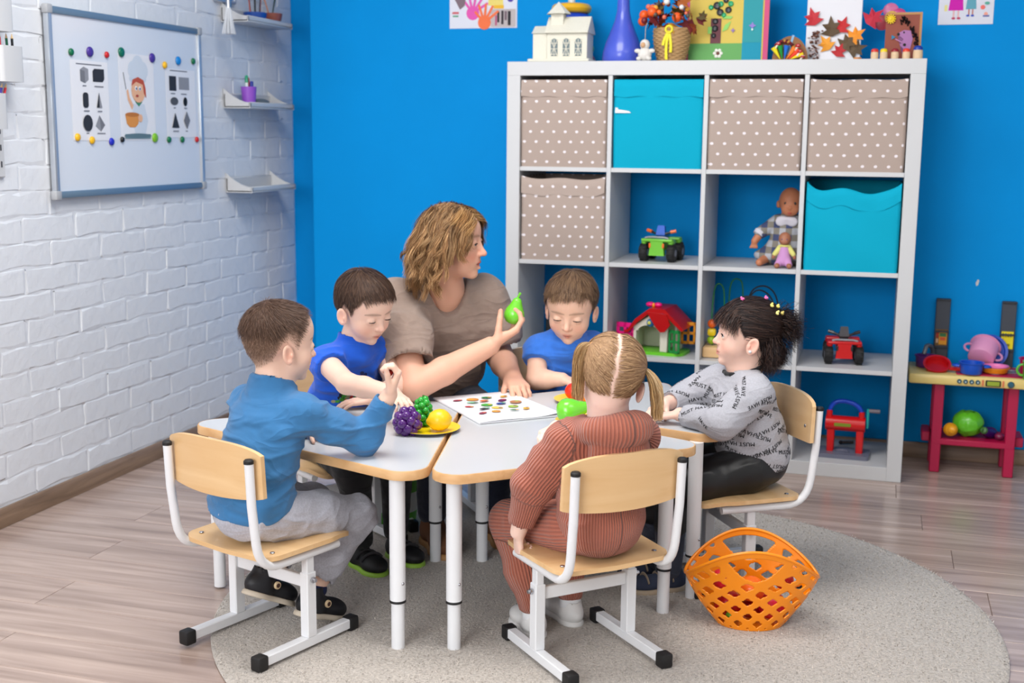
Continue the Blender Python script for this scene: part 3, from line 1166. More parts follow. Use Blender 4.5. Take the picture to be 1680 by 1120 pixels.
# ------------------------------------------------------------------ wall trays at the end of the brick wall
def wall_tray(label, z, y0=.035, y1=.425, d=.120):
    o = thing('wall_tray', label, 'wall shelf', (XW + .003, y0, z), 0, 'white wall trays')
    w = y1 - y0
    b = MB()
    b.box((d / 2, w / 2, .008), (d, w, .012), bev=.004, seg=2)
    b.build('tray_floor', M_white, o, 40)
    b = MB()
    b.box((.005, w / 2, .035), (.010, w, .055), bev=.003)
    b.build('back_panel', M_white, o, 40)
    b = MB()
    b.box((d - .004, w / 2, .016), (.008, w, .022), bev=.003)
    b.build('front_lip', M_white, o, 40)
    prof = [(0, .002), (d, .002), (d, .024)] + [(d * (1 - t), .024 + .058 * t ** 1.8) for t in (.2, .4, .6, .8, 1)]
    for yy in (0, w - .008):
        b = MB()
        b.prism(prof, 0, .008, Matrix(((1, 0, 0), (0, 0, 1), (0, 1, 0))), (0, yy, 0))
        b.build('end_panel', M_white, o, 30)
    return o


wall_tray('empty white wall tray, lowest of the three beside the blue wall', .975)
wall_tray('white wall tray with the purple pen cup', 1.315)
wall_tray('white wall tray at the top edge with brushes in pots', 1.655)


def cup_with(name, label, loc, r, h, m, sticks, cat='cup', tp=.82):
    o = thing(name, label, cat, loc)
    b = MB()
    b.lathe([(0, .001), (r * tp, .001), (r, h), (r * .94, h), (r * tp * .92, .004), (0, .004)], n=28)
    b.build('cup', m, o, 50)
    return o


ctr = cup_with('pen_cup', 'purple plastic cup of felt pens on the middle wall tray', (XW + .075, .115, 1.330), .032, .075, pl((150, 84, 200), .4), None)
for (x, y, h, col, cap, nm) in ((.0, -.012, .115, (226, 232, 230), (40, 150, 110), 'white felt pen with a green cap in the purple cup'), (.008, .006, .092, (24, 44, 150), (24, 44, 150), 'dark blue felt pen in the purple cup'), (-.006, .016, .108, (226, 40, 46), (226, 40, 46), 'red felt pen in the purple cup')):
    p_ = thing('felt_pen', nm, 'pen', (XW + .075 + x, .115 + y, 1.336), 0, 'felt pens in the purple cup')
    b = MB()
    b.cyl((0, 0, 0), (0, 0, h * .78), .0062, n=12)
    b.build('barrel', pl(col), p_)
    b = MB()
    b.tube([(0, 0, h * .74), (0, 0, h * .97), (0, 0, h)], [.0075, .007, .004], 12)
    b.build('cap', pl(cap), p_)
    p_.rotation_euler = (random.uniform(-.1, .1), random.uniform(-.12, .12), 0)
b = MB()
b.ell((0, 0, .015), (.030, .055, .014), n=20, m=10)
single('board_eraser', 'dark grey rounded board eraser lying on the middle wall tray', 'eraser', b, mat('dark_felt', (96, 108, 116), .9), (XW + .07, .225, 1.331))
# pots on the top tray
o = thing('brush_pot', 'low dark blue pot of brushes on the top wall tray', 'pot', (XW + .07, .195, 1.671))
b = MB()
b.lathe([(0, 0), (.040, 0), (.046, .02), (.048, .034), (.044, .036), (.040, .004), (0, .004)], n=24)
b.build('pot', pl((30, 76, 160)), o)
for i in range(6):
    a = i * 1.05
    b = MB()
    b.tube([(.018 * math.cos(a), .022 * math.sin(a), .008), (.03 * math.cos(a), .04 * math.sin(a), .15)], [.003, .002], 6)
    b.build('brush_handle', pl([(40, 44, 60), (190, 90, 70), (60, 60, 60)][i % 3]), o)
o = thing('brush_pot', 'brown pot with two brushes near the corner on the top wall tray', 'pot', (XW + .065, .345, 1.671))
b = MB()
b.lathe([(0, 0), (.038, 0), (.046, .035), (.048, .045), (.043, .046), (.036, .004), (0, .004)], n=24)
b.build('pot', pl((150, 84, 70)), o)
for (dx, dy, col) in ((-.01, -.05, (216, 150, 120)), (.0, .05, (40, 60, 50))):
    b = MB()
    b.tube([(0, 0, .01), (dx, dy * .6, .09), (dx * 2, dy * 1.2, .15)], [.003, .003, .006], 8)
    b.build('brush_handle', pl(col), o)
# hanging brush with a steel handle, and the framed blue panel above it
o = thing('hanging_brush', 'white bristle brush with a steel handle hanging by the top wall tray', 'brush', (XW + .10, -.075, 1.60))
b = MB()
b.cyl((0, 0, .10), (0, 0, .24), .010, n=14)
b.build('handle', M_chrome, o)
for k in range(40):
    a, rr = random.uniform(0, 6.28), math.sqrt(random.random())
    b = MB()
    b.tube([(.008 * rr * math.cos(a), .008 * rr * math.sin(a), .105), (.016 * rr * math.cos(a), .016 * rr * math.sin(a), .06), (.032 * rr * math.cos(a), .032 * rr * math.sin(a), 0)], [.0022, .0022, .0016], 5)
    b.build('bristle', mat('bristle_white', (222, 226, 232), .5), o)
o = thing('wall_picture', 'small blue panel in a grey frame at the top edge above the whiteboard corner', 'picture', (XW + .010, -.02, 1.735))
b = MB()
b.box((0, .07, .15), (.008, .13, .28))
b.build('panel', mat('blue_panel', (20, 120, 190), .3), o, 0)
for (y, z, sy, sz) in ((.07, .004, .15, .014), (-.003, .15, .014, .30), (.143, .15, .014, .30)):
    b = MB()
    b.box((.003, y, z), (.018, sy, sz), bev=.003)
    b.build('frame_bar', M_al, o, 30)

# ------------------------------------------------------------------ pocket organiser at the left edge of the picture
o = thing('pocket_rail', 'white perforated wall rail for pencil pockets at the left edge', 'organiser', (XW + .008, -1.372, 1.08))
b = MB()
b.box((0, 0, .42), (.010, .125, .84), bev=.003)
b.build('rail', M_white, o, 30)
for i in range(8):
    b = MB()
    b.box((.0052, .045, .04 + i * .05), (.002, .006, .018))
    b.build('slot', mat('slot_dark', (70, 72, 78), .8), o, 0)
CUPS = [(1.575, -1.352, .075, 'top'), (1.430, -1.328, .10, 'middle'), (1.290, -1.40, .075, 'bottom')]
for z, y, w, nm in CUPS:
    o = thing('pencil_pocket', 'white plastic pencil pocket, %s of the three at the left edge' % nm, 'organiser', (XW + .018, y, z - .065), 0, 'white pencil pockets')
    b = MB()
    rp = rounded([(0, -w / 2), (.060, -w / 2), (.060, w / 2), (0, w / 2)], .012, 4)
    inn = shifted(rp, .003)
    lo = b.raw([(x, y_, 0) for x, y_ in rp], [])
    hi = b.raw([(x, y_, .105) for x, y_ in rp], [])
    hi2 = b.raw([(x, y_, .105) for x, y_ in inn], [])
    lo2 = b.raw([(x, y_, .004) for x, y_ in inn], [])
    n = len(rp)
    for A_, B_ in ((lo, hi), (hi, hi2), (hi2, lo2)):
        for i in range(n):
            b.bm.faces.new((A_[i], A_[(i + 1) % n], B_[(i + 1) % n], B_[i]))
    b.bm.faces.new(lo)
    b.bm.faces.new(lo2)
    b.build('pocket', M_white, o, 40)
for (z, y, dx, col, nm) in ((1.575, -1.337, .03, (240, 150, 40), 'orange pencil in the top pocket'), (1.575, -1.357, .03, (236, 180, 60), 'yellow pencil in the top pocket'), (1.430, -1.308, .03, (20, 100, 70), 'dark green pencil in the middle pocket'),
                            (1.430, -1.291, .03, (20, 24, 30), 'black pencil in the middle pocket'), (1.430, -1.345, .03, (200, 40, 60), 'red pencil in the middle pocket'), (1.290, -1.375, .03, (222, 40, 60), 'red pencil leaning in the bottom pocket'), (1.290, -1.393, .03, (70, 60, 160), 'violet pencil leaning in the bottom pocket')):
    o = thing('pencil', nm, 'pencil', (XW + .018 + dx, y, z - .058), 0, 'pencils in the wall pockets')
    lean = .35 if z < 1.3 else random.uniform(-.08, .08)
    o.rotation_euler = (-lean, 0, 0)
    b = MB()
    b.cyl((0, 0, 0), (0, 0, .122), .0042, n=6)
    b.build('shaft', pl(col), o, 20)
    b = MB()
    b.cyl((0, 0, .122), (0, 0, .136), .0042, .0008, 6)
    b.build('point', mat('pencil_wood', (226, 190, 140), .6), o, 20)

# ------------------------------------------------------------------ drawings on the blue wall
def wall_paper(label, x0, z0, w, h, items):
    o = thing('wall_drawing', label, 'drawing', (x0, YW - .0012, z0), 0)
    b = MB()
    b.box((w / 2, 0, h / 2), (w, .0008, h))
    b.build('paper', mat('drawing_paper', (226, 228, 240), .6), o, 0)
    flat(o, 'drawing', RX90, (0, -.0006, 0), items)
    return o


PK, OR = (232, 90, 180), (250, 120, 70)
def palm(x, y, s, col, rot):
    out = [(circle(x, y, .028 * s, 12), col)]
    for k in range(5):
        a = rot + (-1.0 + k * .42)
        c, sn = math.sin(a), math.cos(a)
        L0, L1, w = .02 * s, (.075 if 0 < k else .06) * s, .0055 * s
        out.append(([(x + c * L0 - sn * w, y + sn * L0 + c * w), (x + c * L1 - sn * w * .8, y + sn * L1 + c * w * .8), (x + c * L1 + sn * w * .8, y + sn * L1 - c * w * .8), (x + c * L0 + sn * w, y + sn * L0 - c * w)], col))
    return out


wall_paper('paper with pink and orange hand prints on the blue wall', -.372, 1.648, .288, .20,
           palm(.100, .060, 1.0, PK, .35) + palm(.150, .022, 1.0, OR, .25) + [([(.165, .09), (.23, .08), (.225, .19), (.17, .19)], (240, 220, 120)), ([(.19, .076), (.232, .076), (.232, .09), (.19, .09)], (244, 190, 50)),
            (circle(.26, .115, .014), (80, 60, 170)), (rect(.012, .058, .04, .066), (210, 90, 100)), (rect(.014, .046, .038, .052), (80, 160, 120)), ([(.02, .12), (.045, .075), (.065, .09), (.075, .15), (.03, .15)], (130, 110, 120)),
            (rect(.178, .004, .282, .074), (196, 186, 186)), (rect(.205, .022, .214, .066), (30, 30, 36)), (rect(.222, .014, .232, .068), (50, 40, 50)), (rect(.250, .010, .262, .066), (26, 26, 36)), (rect(.196, .010, .204, .05), (190, 90, 130)), (rect(.236, .03, .246, .066), (120, 100, 110)), (circle(.255, .06, .006), (210, 150, 150))])
wall_paper('childs drawing of two figures in dresses at the top right wall', 1.530, 1.634, .190, .19,
           [([(.034, .050), (.086, .050), (.078, .15), (.046, .15)], (214, 0, 176)), (rect(.050, .026, .056, .050), (236, 190, 190)), (rect(.066, .026, .072, .050), (236, 190, 190)), (circle(.053, .022, .007, 10, .6), (200, 70, 110)), (circle(.071, .022, .007, 10, .6), (200, 70, 110)),
            ([(.094, .054), (.130, .054), (.124, .13), (.100, .13)], (100, 170, 190)), (rect(.103, .034, .107, .054), (200, 120, 110)), (rect(.116, .034, .120, .054), (200, 120, 110)), (circle(.102, .031, .006, 10, .6), (60, 90, 200)), (circle(.118, .031, .006, 10, .6), (60, 90, 200)),
            (circle(.152, .060, .008), (250, 120, 110)), (circle(.166, .074, .009, 10, .6), (90, 180, 160)), (rect(.02, .048, .03, .07), (236, 226, 150)), (circle(.164, .036, .007), (250, 170, 150)), (rect(.154, .026, .176, .032), (110, 120, 180)), (circle(.054, .165, .016), (240, 200, 180))])
# ------------------------------------------------------------------ implicit bodies: smooth unions meshed with surface nets
def A3(*v):
    return np.array(v, float)


def unit(v):
    v = np.asarray(v, float)
    return v / (np.linalg.norm(v) + 1e-12)


class Sdf:
    def __init__(self):
        self.pr = []

    def cone(self, a, b, ra, rb=None, k=0.01, op='u'):
        a, b = np.asarray(a, float), np.asarray(b, float)
        rb = ra if rb is None else rb
        r = max(ra, rb)
        self.pr.append(('c', (a, b, ra, rb), k, op, np.minimum(a, b) - r, np.maximum(a, b) + r))
        return self

    def chain(self, pts, rs, k=0.01, op='u'):
        for i in range(len(pts) - 1):
            self.cone(pts[i], pts[i + 1], rs[i], rs[i + 1], k, op)
        return self

    def ell(self, c, r, R=None, k=0.01, op='u'):
        c = np.asarray(c, float)
        r = np.full(3, r, float) if np.isscalar(r) else np.asarray(r, float)
        R = np.eye(3) if R is None else np.asarray(R, float)
        ext = np.sqrt(((R * r[None, :]) ** 2).sum(1))
        self.pr.append(('e', (c, r, R), k, op, c - ext, c + ext))
        return self

    def plane(self, n, c, k=0.004):
        """keep the side where (p-c).n < 0"""
        self.pr.append(('p', (unit(n), np.asarray(c, float)), k, 'i', None, None))
        return self

    @staticmethod
    def _d(t, q, P):
        if t == 'c':
            a, b, ra, rb = q
            a, b = a.astype(P.dtype), b.astype(P.dtype)
            ab = b - a
            L = float(ab @ ab) + 1e-12
            pa = P - a
            h = np.clip(pa @ ab / L, 0, 1)
            pa -= h[..., None] * ab
            return np.sqrt(np.einsum('...i,...i->...', pa, pa)) - (ra + (rb - ra) * h)
        if t == 'e':
            c, r, R = (z_.astype(P.dtype) for z_ in q)
            l = (P - c) @ R
            l /= r
            k0 = np.sqrt(np.einsum('...i,...i->...', l, l))
            l /= r
            k1 = np.sqrt(np.einsum('...i,...i->...', l, l)) + 1e-9
            return k0 * (k0 - 1) / k1
        n, c = (z_.astype(P.dtype) for z_ in q)
        return (P - c) @ n

    @staticmethod
    def _op(d, e, k, op):
        if op == 'u':
            h = np.maximum(k - np.abs(d - e), 0) / max(k, 1e-9)
            return np.minimum(d, e) - h * h * k * 0.25
        if op == 's':
            e = -e
        h = np.maximum(k - np.abs(d - e), 0) / max(k, 1e-9)
        return np.maximum(d, e) + h * h * k * 0.25

    def ev(self, P):
        d = np.full(P.shape[:-1], 10.0)
        for t, q, k, op, lo, hi in self.pr:
            d = self._op(d, self._d(t, q, P), k, op)
        return d

    def mesh(self, res, lo=None, hi=None, newton=2):
        los = [p_[4] for p_ in self.pr if p_[4] is not None and p_[3] == 'u']
        his = [p_[5] for p_ in self.pr if p_[4] is not None and p_[3] == 'u']
        L = np.min(los, 0) - 4 * res if lo is None else np.asarray(lo, float)
        Hh = np.max(his, 0) + 4 * res if hi is None else np.asarray(hi, float)
        n = np.ceil((Hh - L) / res).astype(int) + 1
        ax = [(L[i] + np.arange(n[i]) * res).astype(np.float32) for i in range(3)]
        F = np.full(tuple(n), 10.0, np.float32)
        for t, q, k, op, plo, phi in self.pr:
            if plo is None:
                sl = (slice(0, n[0]), slice(0, n[1]), slice(0, n[2]))
            else:
                m = k + 4 * res
                i0 = np.clip(np.floor((plo - m - L) / res).astype(int), 0, n)
                i1 = np.clip(np.ceil((phi + m - L) / res).astype(int) + 1, 0, n)
                if np.any(i1 <= i0):
                    continue
                sl = tuple(slice(i0[i], i1[i]) for i in range(3))
            P = np.stack(np.meshgrid(ax[0][sl[0]], ax[1][sl[1]], ax[2][sl[2]], indexing='ij'), -1)
            F[sl] = self._op(F[sl], self._d(t, q, P), k, op)
        ins = F < 0
        cnt = np.zeros(tuple(n - 1), np.int8)
        for dx in (0, 1):
            for dy in (0, 1):
                for dz in (0, 1):
                    cnt += ins[dx:n[0] - 1 + dx, dy:n[1] - 1 + dy, dz:n[2] - 1 + dz]
        act = (cnt > 0) & (cnt < 8)
        idx = np.full(act.shape, -1, np.int64)
        C = np.argwhere(act)
        idx[act] = np.arange(len(C))
        acc = np.zeros((len(C), 3))
        w = np.zeros(len(C))
        corner = [(0, 0, 0), (1, 0, 0), (0, 1, 0), (1, 1, 0), (0, 0, 1), (1, 0, 1), (0, 1, 1), (1, 1, 1)]
        val = [F[C[:, 0] + c[0], C[:, 1] + c[1], C[:, 2] + c[2]] for c in corner]
        for a in range(8):
            for b in range(a + 1, 8):
                df = np.abs(np.array(corner[a]) - np.array(corner[b])).sum()
                if df != 1:
                    continue
                va, vb = val[a], val[b]
                m = (va < 0) != (vb < 0)
                t = np.where(m, va / (va - vb + 1e-20), 0)
                ca, cb = np.array(corner[a], float), np.array(corner[b], float)
                acc += m[:, None] * (ca + t[:, None] * (cb - ca))
                w += m
        V = L + (C + acc / w[:, None]) * res
        quads = []
        for axn in range(3):
            o1, o2 = [(1, 2), (2, 0), (0, 1)][axn]
            sa = [slice(None)] * 3
            sb = [slice(None)] * 3
            sa[axn] = slice(0, n[axn] - 1)
            sb[axn] = slice(1, n[axn])
            A_, B_ = ins[tuple(sa)], ins[tuple(sb)]
            E = np.argwhere(A_ != B_)
            ok = (E[:, o1] > 0) & (E[:, o2] > 0) & (E[:, o1] < n[o1] - 1) & (E[:, o2] < n[o2] - 1)
            E = E[ok]
            fl = A_[E[:, 0], E[:, 1], E[:, 2]]

            def cidx(d1, d2):
                q_ = E.copy()
                q_[:, o1] += d1
                q_[:, o2] += d2
                return idx[q_[:, 0], q_[:, 1], q_[:, 2]]
            Q = np.stack([cidx(-1, -1), cidx(0, -1), cidx(0, 0), cidx(-1, 0)], 1)
            Q[~fl] = Q[~fl][:, ::-1]
            quads.append(Q)
        Q = np.concatenate(quads)
        Q = Q[(Q >= 0).all(1)]
        # newton projection on the sampled field
        Fd = F

        def samp(P):
            g = (P - L) / res
            i = np.clip(np.floor(g).astype(int), 0, n - 2)
            f = g - i
            o = 0
            for c in corner:
                ww = np.prod(np.where(np.array(c) == 1, f, 1 - f), axis=1)
                o = o + ww * Fd[i[:, 0] + c[0], i[:, 1] + c[1], i[:, 2] + c[2]]
            return o
        h = res * 0.6
        for _ in range(newton):
            d = samp(V)
            g = np.stack([samp(V + A3(h, 0, 0)) - samp(V - A3(h, 0, 0)), samp(V + A3(0, h, 0)) - samp(V - A3(0, h, 0)),
                          samp(V + A3(0, 0, h)) - samp(V - A3(0, 0, h))], 1) / (2 * h)
            gl = (g * g).sum(1) + 1e-6
            st = np.clip(d, -res, res)[:, None] * g / gl[:, None]
            V = V - np.clip(st, -res * 0.7, res * 0.7)
        g = np.stack([samp(V + A3(h, 0, 0)) - samp(V - A3(h, 0, 0)), samp(V + A3(0, h, 0)) - samp(V - A3(0, h, 0)),
                      samp(V + A3(0, 0, h)) - samp(V - A3(0, 0, h))], 1)
        N = g / (np.linalg.norm(g, axis=1, keepdims=True) + 1e-9)
        return V, Q, N


def vnoise(P, seed=0):
    """smooth value noise in 3-D, about -1..1"""
    i = np.floor(P).astype(np.int64)
    f = P - i
    f = f * f * (3 - 2 * f)
    o = 0
    for dx in (0, 1):
        for dy in (0, 1):
            for dz in (0, 1):
                h = (i[:, 0] + dx) * 374761393 + (i[:, 1] + dy) * 668265263 + (i[:, 2] + dz) * 2147483647 + seed * 144665
                h = (h ^ (h >> 13)) * 1274126177
                h = (h ^ (h >> 16)) & 0xFFFF
                w = np.where(dx, f[:, 0], 1 - f[:, 0]) * np.where(dy, f[:, 1], 1 - f[:, 1]) * np.where(dz, f[:, 2], 1 - f[:, 2])
                o = o + w * (h / 32767.5 - 1)
    return o


def fold(V, N, amp, scale=(18, 18, 30), seed=0, sharp=True):
    """cloth wrinkles: ridged noise along the normals"""
    s = np.asarray(scale, float)
    w = V + 0.02 * np.stack([vnoise(V * 9, seed + 5), vnoise(V * 9, seed + 6), vnoise(V * 9, seed + 7)], 1)
    a = vnoise(w * s, seed)
    b = vnoise(w * s * 2.1 + 3.3, seed + 1)
    r = (1 - np.minimum(np.abs(a) * 1.9, 1)) ** 1.6 * 1.8 - .5 if sharp else a
    m = 0.5 + 0.5 * vnoise(V * 7, seed + 9)
    am = amp if np.isscalar(amp) else amp[:, None]
    return V + N * (am * (r * 0.8 * m + b * 0.35)[:, None] if np.isscalar(amp) else am * (r * 0.8 * m + b * 0.35)[:, None])


def np_mesh(name, parts, m, parent, colors=None, smooth=True, attrs=None):
    """parts: list of (V, Q); joined into one mesh object"""
    Vs, Qs, off = [], [], 0
    for V, Q in parts:
        Vs.append(V)
        Qs.append(Q + off)
        off += len(V)
    V = np.concatenate(Vs).astype(np.float32)
    Q = np.concatenate(Qs).astype(np.int32)
    k = Q.shape[1]
    me = bpy.data.meshes.new(name)
    me.vertices.add(len(V))
    me.vertices.foreach_set('co', V.ravel())
    me.loops.add(Q.size)
    me.loops.foreach_set('vertex_index', Q.ravel())
    me.polygons.add(len(Q))
    me.polygons.foreach_set('loop_start', np.arange(0, Q.size, k, dtype=np.int32))
    me.polygons.foreach_set('loop_total', np.full(len(Q), k, np.int32))
    if smooth:
        me.polygons.foreach_set('use_smooth', np.ones(len(Q), bool))
    me.update(calc_edges=True)
    if colors is not None:
        a = me.color_attributes.new('Col', 'FLOAT_COLOR', 'POINT')
        c4 = np.ones((len(V), 4), np.float32)
        c4[:, :3] = np.concatenate(colors)
        a.data.foreach_set('color', c4.ravel())
    for nm, arr in (attrs or {}).items():
        a = me.attributes.new(nm, 'FLOAT', 'POINT')
        a.data.foreach_set('value', np.asarray(arr, np.float32))
    return new_obj(name, me, parent, m)


# ------------------------------------------------------------------ anatomy
def rot_head(yaw, pitch, roll):
    """columns right, forward, up; yaw turns left, pitch nods down, roll leans to the right shoulder (degrees)"""
    y, p_, r_ = map(math.radians, (yaw, pitch, roll))
    Ry = np.array([[math.cos(y), -math.sin(y), 0], [math.sin(y), math.cos(y), 0], [0, 0, 1]])
    Rp = np.array([[1, 0, 0], [0, math.cos(p_), math.sin(p_)], [0, -math.sin(p_), math.cos(p_)]])
    Rr = np.array([[math.cos(r_), 0, math.sin(r_)], [0, 1, 0], [-math.sin(r_), 0, math.cos(r_)]])
    return Ry @ Rp @ Rr


class Head:
    """a head of height H (chin to crown) at c with axes R; u() turns head units into local metres"""

    def __init__(s, c, H, R, adult=False, eye=0.5, look=(0, 0), mouth=0.0):
        s.c, s.H, s.R, s.adult, s.eye, s.look, s.mouth = np.asarray(c, float), H, R, adult, eye, look, mouth

    def u(s, *v):
        return s.c + s.R @ (np.array(v, float) * s.H)

    def inv(s, V):
        return ((V - s.c) @ s.R) / s.H

    def skull(s, S, k=0.1):
        H, R = s.H, s.R
        if s.adult:
            S.ell(s.u(0, -.07, .16), A3(.325, .40, .34) * H, R, k=k * H)
            S.ell(s.u(0, .10, .12), A3(.27, .25, .28) * H, R, k=.1 * H)
        else:
            S.ell(s.u(0, -.065, .14), A3(.362, .435, .36) * H, R, k=k * H)
            S.ell(s.u(0, .10, .12), A3(.30, .27, .29) * H, R, k=.1 * H)
            S.ell(s.u(0, -.20, -.06), A3(.27, .21, .22) * H, R, k=.1 * H)

    def build(s, S):
        H, R, ad = s.H, s.R, s.adult
        s.skull(S)
        if ad:
            S.ell(s.u(0, .14, -.14), A3(.245, .22, .30) * H, R, k=.1 * H)
            S.ell(s.u(0, .11, -.30), A3(.19, .22, .17) * H, R, k=.1 * H)
            for x in (-1, 1):
                S.ell(s.u(x * .140, .20, -.16), A3(.10, .095, .11) * H, R, k=.09 * H)
            S.ell(s.u(0, .275, -.425), A3(.075, .075, .065) * H, R, k=.07 * H)
        else:
            S.ell(s.u(0, .13, -.13), A3(.285, .24, .28) * H, R, k=.1 * H)
            S.ell(s.u(0, .11, -.29), A3(.215, .22, .185) * H, R, k=.1 * H)
            for x in (-1, 1):
                S.ell(s.u(x * .155, .20, -.20), A3(.115, .115, .115) * H, R, k=.08 * H)
            S.ell(s.u(0, .275, -.43), A3(.07, .065, .06) * H, R, k=.07 * H)
        # eye sockets, lids
        ex, ey, ez = (.125, .30, .0) if ad else (.140, .305, -.055)
        dz = 0.0 if ad else -.032
        s.dz = dz
        s.eyes = [s.u(x * ex, ey, ez) for x in (-1, 1)]
        s.er = (.056 if ad else .064) * H
        for x in (-1, 1):
            S.ell(s.u(x * (ex + .005), ey + .10, ez + .005), A3(.085, .06, .052) * H, R, k=.055 * H, op='s')
        for e in s.eyes:
            S.ell(e, s.er * 1.13, R, k=.012 * H)
        for x, e in zip((-1, 1), s.eyes):
            if 0:
                S.cone(s.u(x * .06, ey + .085, ez + .095), s.u(x * .17, ey + .055, ez + .10), .022 * H, .02 * H, k=.05 * H)
            if s.eye > 0:
                S.ell(e + R @ A3(0, s.er * 1.05, -.006 * H), A3(s.er * .95, s.er * .75, s.er * .44 * s.eye), R, k=.002 * H, op='s')
        # nose
        nl = .006 if ad else 0.0
        S.cone(s.u(0, .335, .015 + dz), s.u(0, .395 + nl, -.10 + dz), .030 * H, .036 * H, k=.05 * H)
        S.ell(s.u(0, .412 + nl * 1.5, -.135 + dz), A3(.044, .048, .040) * H, R, k=.03 * H)
        for x in (-1, 1):
            S.ell(s.u(x * .045, .375 + nl * .8, -.15 + dz), A3(.030, .036, .028) * H, R, k=.02 * H)
            S.ell(s.u(x * .022, .415 + nl, -.178 + dz), A3(.011, .015, .009) * H, R, k=.008 * H, op='s')
        # mouth
        mo = s.mouth * H
        S.ell(s.u(0, .293, -.245 + dz), A3(.115, .075, .09) * H, R, k=.05 * H)
        for x in (-1, 1):
            S.cone(s.u(x * .080, .328, -.268 + dz), s.u(x * .018, .370, -.257 + dz), .011 * H, .019 * H, k=.012 * H)
            S.cone(s.u(x * .070, .326, -.282 + dz), s.u(0, .360, -.297 + dz) + R @ A3(0, 0, -mo), .010 * H, .024 * H, k=.012 * H)
        S.cone(s.u(-.085, .342, -.275 + dz), s.u(0, .388, -.277 + dz) + R @ A3(0, 0, -mo * .5), .004 * H, .006 * H + mo * .5, k=.006 * H, op='s')
        S.cone(s.u(.085, .342, -.275 + dz), s.u(0, .388, -.277 + dz) + R @ A3(0, 0, -mo * .5), .004 * H, .006 * H + mo * .5, k=.006 * H, op='s')
        # ears
        w = .325 if ad else .352
        for x in (-1, 1):
            a = math.radians(18)
            E = R @ np.array([[math.cos(.35 * x), -math.sin(.35 * x), 0], [math.sin(.35 * x), math.cos(.35 * x), 0], [0, 0, 1]]) @ \
                np.array([[1, 0, 0], [0, math.cos(a), -math.sin(a)], [0, math.sin(a), math.cos(a)]])
            e0 = s.u(x * (w + .012), -.035, -.055 if ad else -.135)
            S.ell(e0, A3(.024, .084, .128) * H, E, k=.02 * H)
            S.ell(e0 + R @ A3(x * .02, .006, .0) * H, A3(.022, .050, .088) * H, E, k=.012 * H, op='s')
            S.ell(e0 + R @ A3(x * .002, .045, -.01) * H, A3(.016, .016, .03) * H, E, k=.015 * H)
            S.ell(e0 + R @ A3(-x * .004, .022, -.085) * H, A3(.018, .03, .03) * H, E, k=.015 * H)

    def paint(s, V, skin, hair=None, scalp=None, brow=None, lips=None, blush=0.35, lips_amt=0.75):
        q = s.inv(V)
        x, y, z = q.T
        z0 = z
        z = z - s.dz
        C = np.tile(np.array(lin(skin)), (len(V), 1))

        def mixc(w, col):
            nonlocal C
            w = np.clip(w, 0, 1)[:, None]
            C = C * (1 - w) + np.array(lin(col)) * w
        front = np.clip((y - .1) * 6, 0, 1)
        red = tuple(int(c * f) for c, f in zip(skin, (1.0, .80, .76)))
        for sx in (-1, 1):
            mixc(blush * np.exp(-(((x - sx * .175) / .09) ** 2 + ((z + .17) / .08) ** 2)) * front, red)
        mixc(blush * np.exp(-((x / .05) ** 2 + ((z + .14) / .05) ** 2)) * front, red)
        ear = np.exp(-(((np.abs(x) - .38) / .05) ** 2 + ((y + .03) / .09) ** 2 + ((z + .10) / .13) ** 2))
        mixc(blush * 1.2 * ear, red)
        lp = lips or tuple(int(c * f) for c, f in zip(skin, (.86, .55, .53)))
        ml = np.exp(-((x / .066) ** 4 + ((z + .276) / .036) ** 4)) * np.clip((y - .30) * 14, 0, 1)
        mixc(lips_amt * ml, lp)
        line = np.exp(-((x / .075) ** 6 + ((z + .2765 - .10 * x * x) / .0075) ** 2)) * np.clip((y - .3) * 12, 0, 1)
        mixc(.75 * line, tuple(int(c * .42) for c in lp))  # shade of the crease between the lips, put into the skin colour
        nos = sum(np.exp(-(((x - sx * .022) / .012) ** 2 + ((z + .176) / .010) ** 2)) for sx in (-1, 1)) * np.clip((y - .34) * 10, 0, 1)
        mixc(.6 * nos, tuple(int(c * .4) for c in lp))  # shade inside the nostrils, put into the skin colour
        if brow:
            z = z0
            ex, bz = (.125, .098) if s.adult else (.14, .055)
            for sx in (-1, 1):
                dx = (x - sx * ex) * sx
                arc = bz + .006 - 1.3 * (dx + .025) ** 2
                th_ = .017 * np.clip(1.3 - np.abs(dx) / .10, 0, 1)
                mixc(.62 * np.exp(-((z - arc) / (th_ + .004)) ** 2) * (np.abs(dx) < .105) * (y > .12), brow)
        if hair and scalp is not None:
            mixc(scalp(x, y, z0), hair)
        return C

    def eyeballs(s, parent, iris=(70, 50, 36)):
        for k, e in enumerate(s.eyes):
            b = MB()
            n, m = 20, 14
            fwd = s.R @ unit(A3(s.look[0], 1, s.look[1]))
            B = basis(Vector(fwd))
            prof = [(s.er * math.sin(a), s.er * math.cos(a)) for a in np.linspace(0, PI, m + 1)]
            prof[0] = (0, s.er)
            prof[-1] = (0, -s.er)
            b.lathe(prof, Vector(e), n, B)
            for f in b.bm.faces:
                cc = f.calc_center_median() - Vector(e)
                a = cc.angle(Vector(fwd))
                f.material_index = 2 if a < .24 else (1 if a < .56 else 0)
            b.build('eyeball', [mat('eye_white', (235, 230, 228), 0.15), mat('iris_%d_%d_%d' % iris, iris, 0.15), mat('pupil', (10, 8, 8), 0.1)], parent, smooth=80)

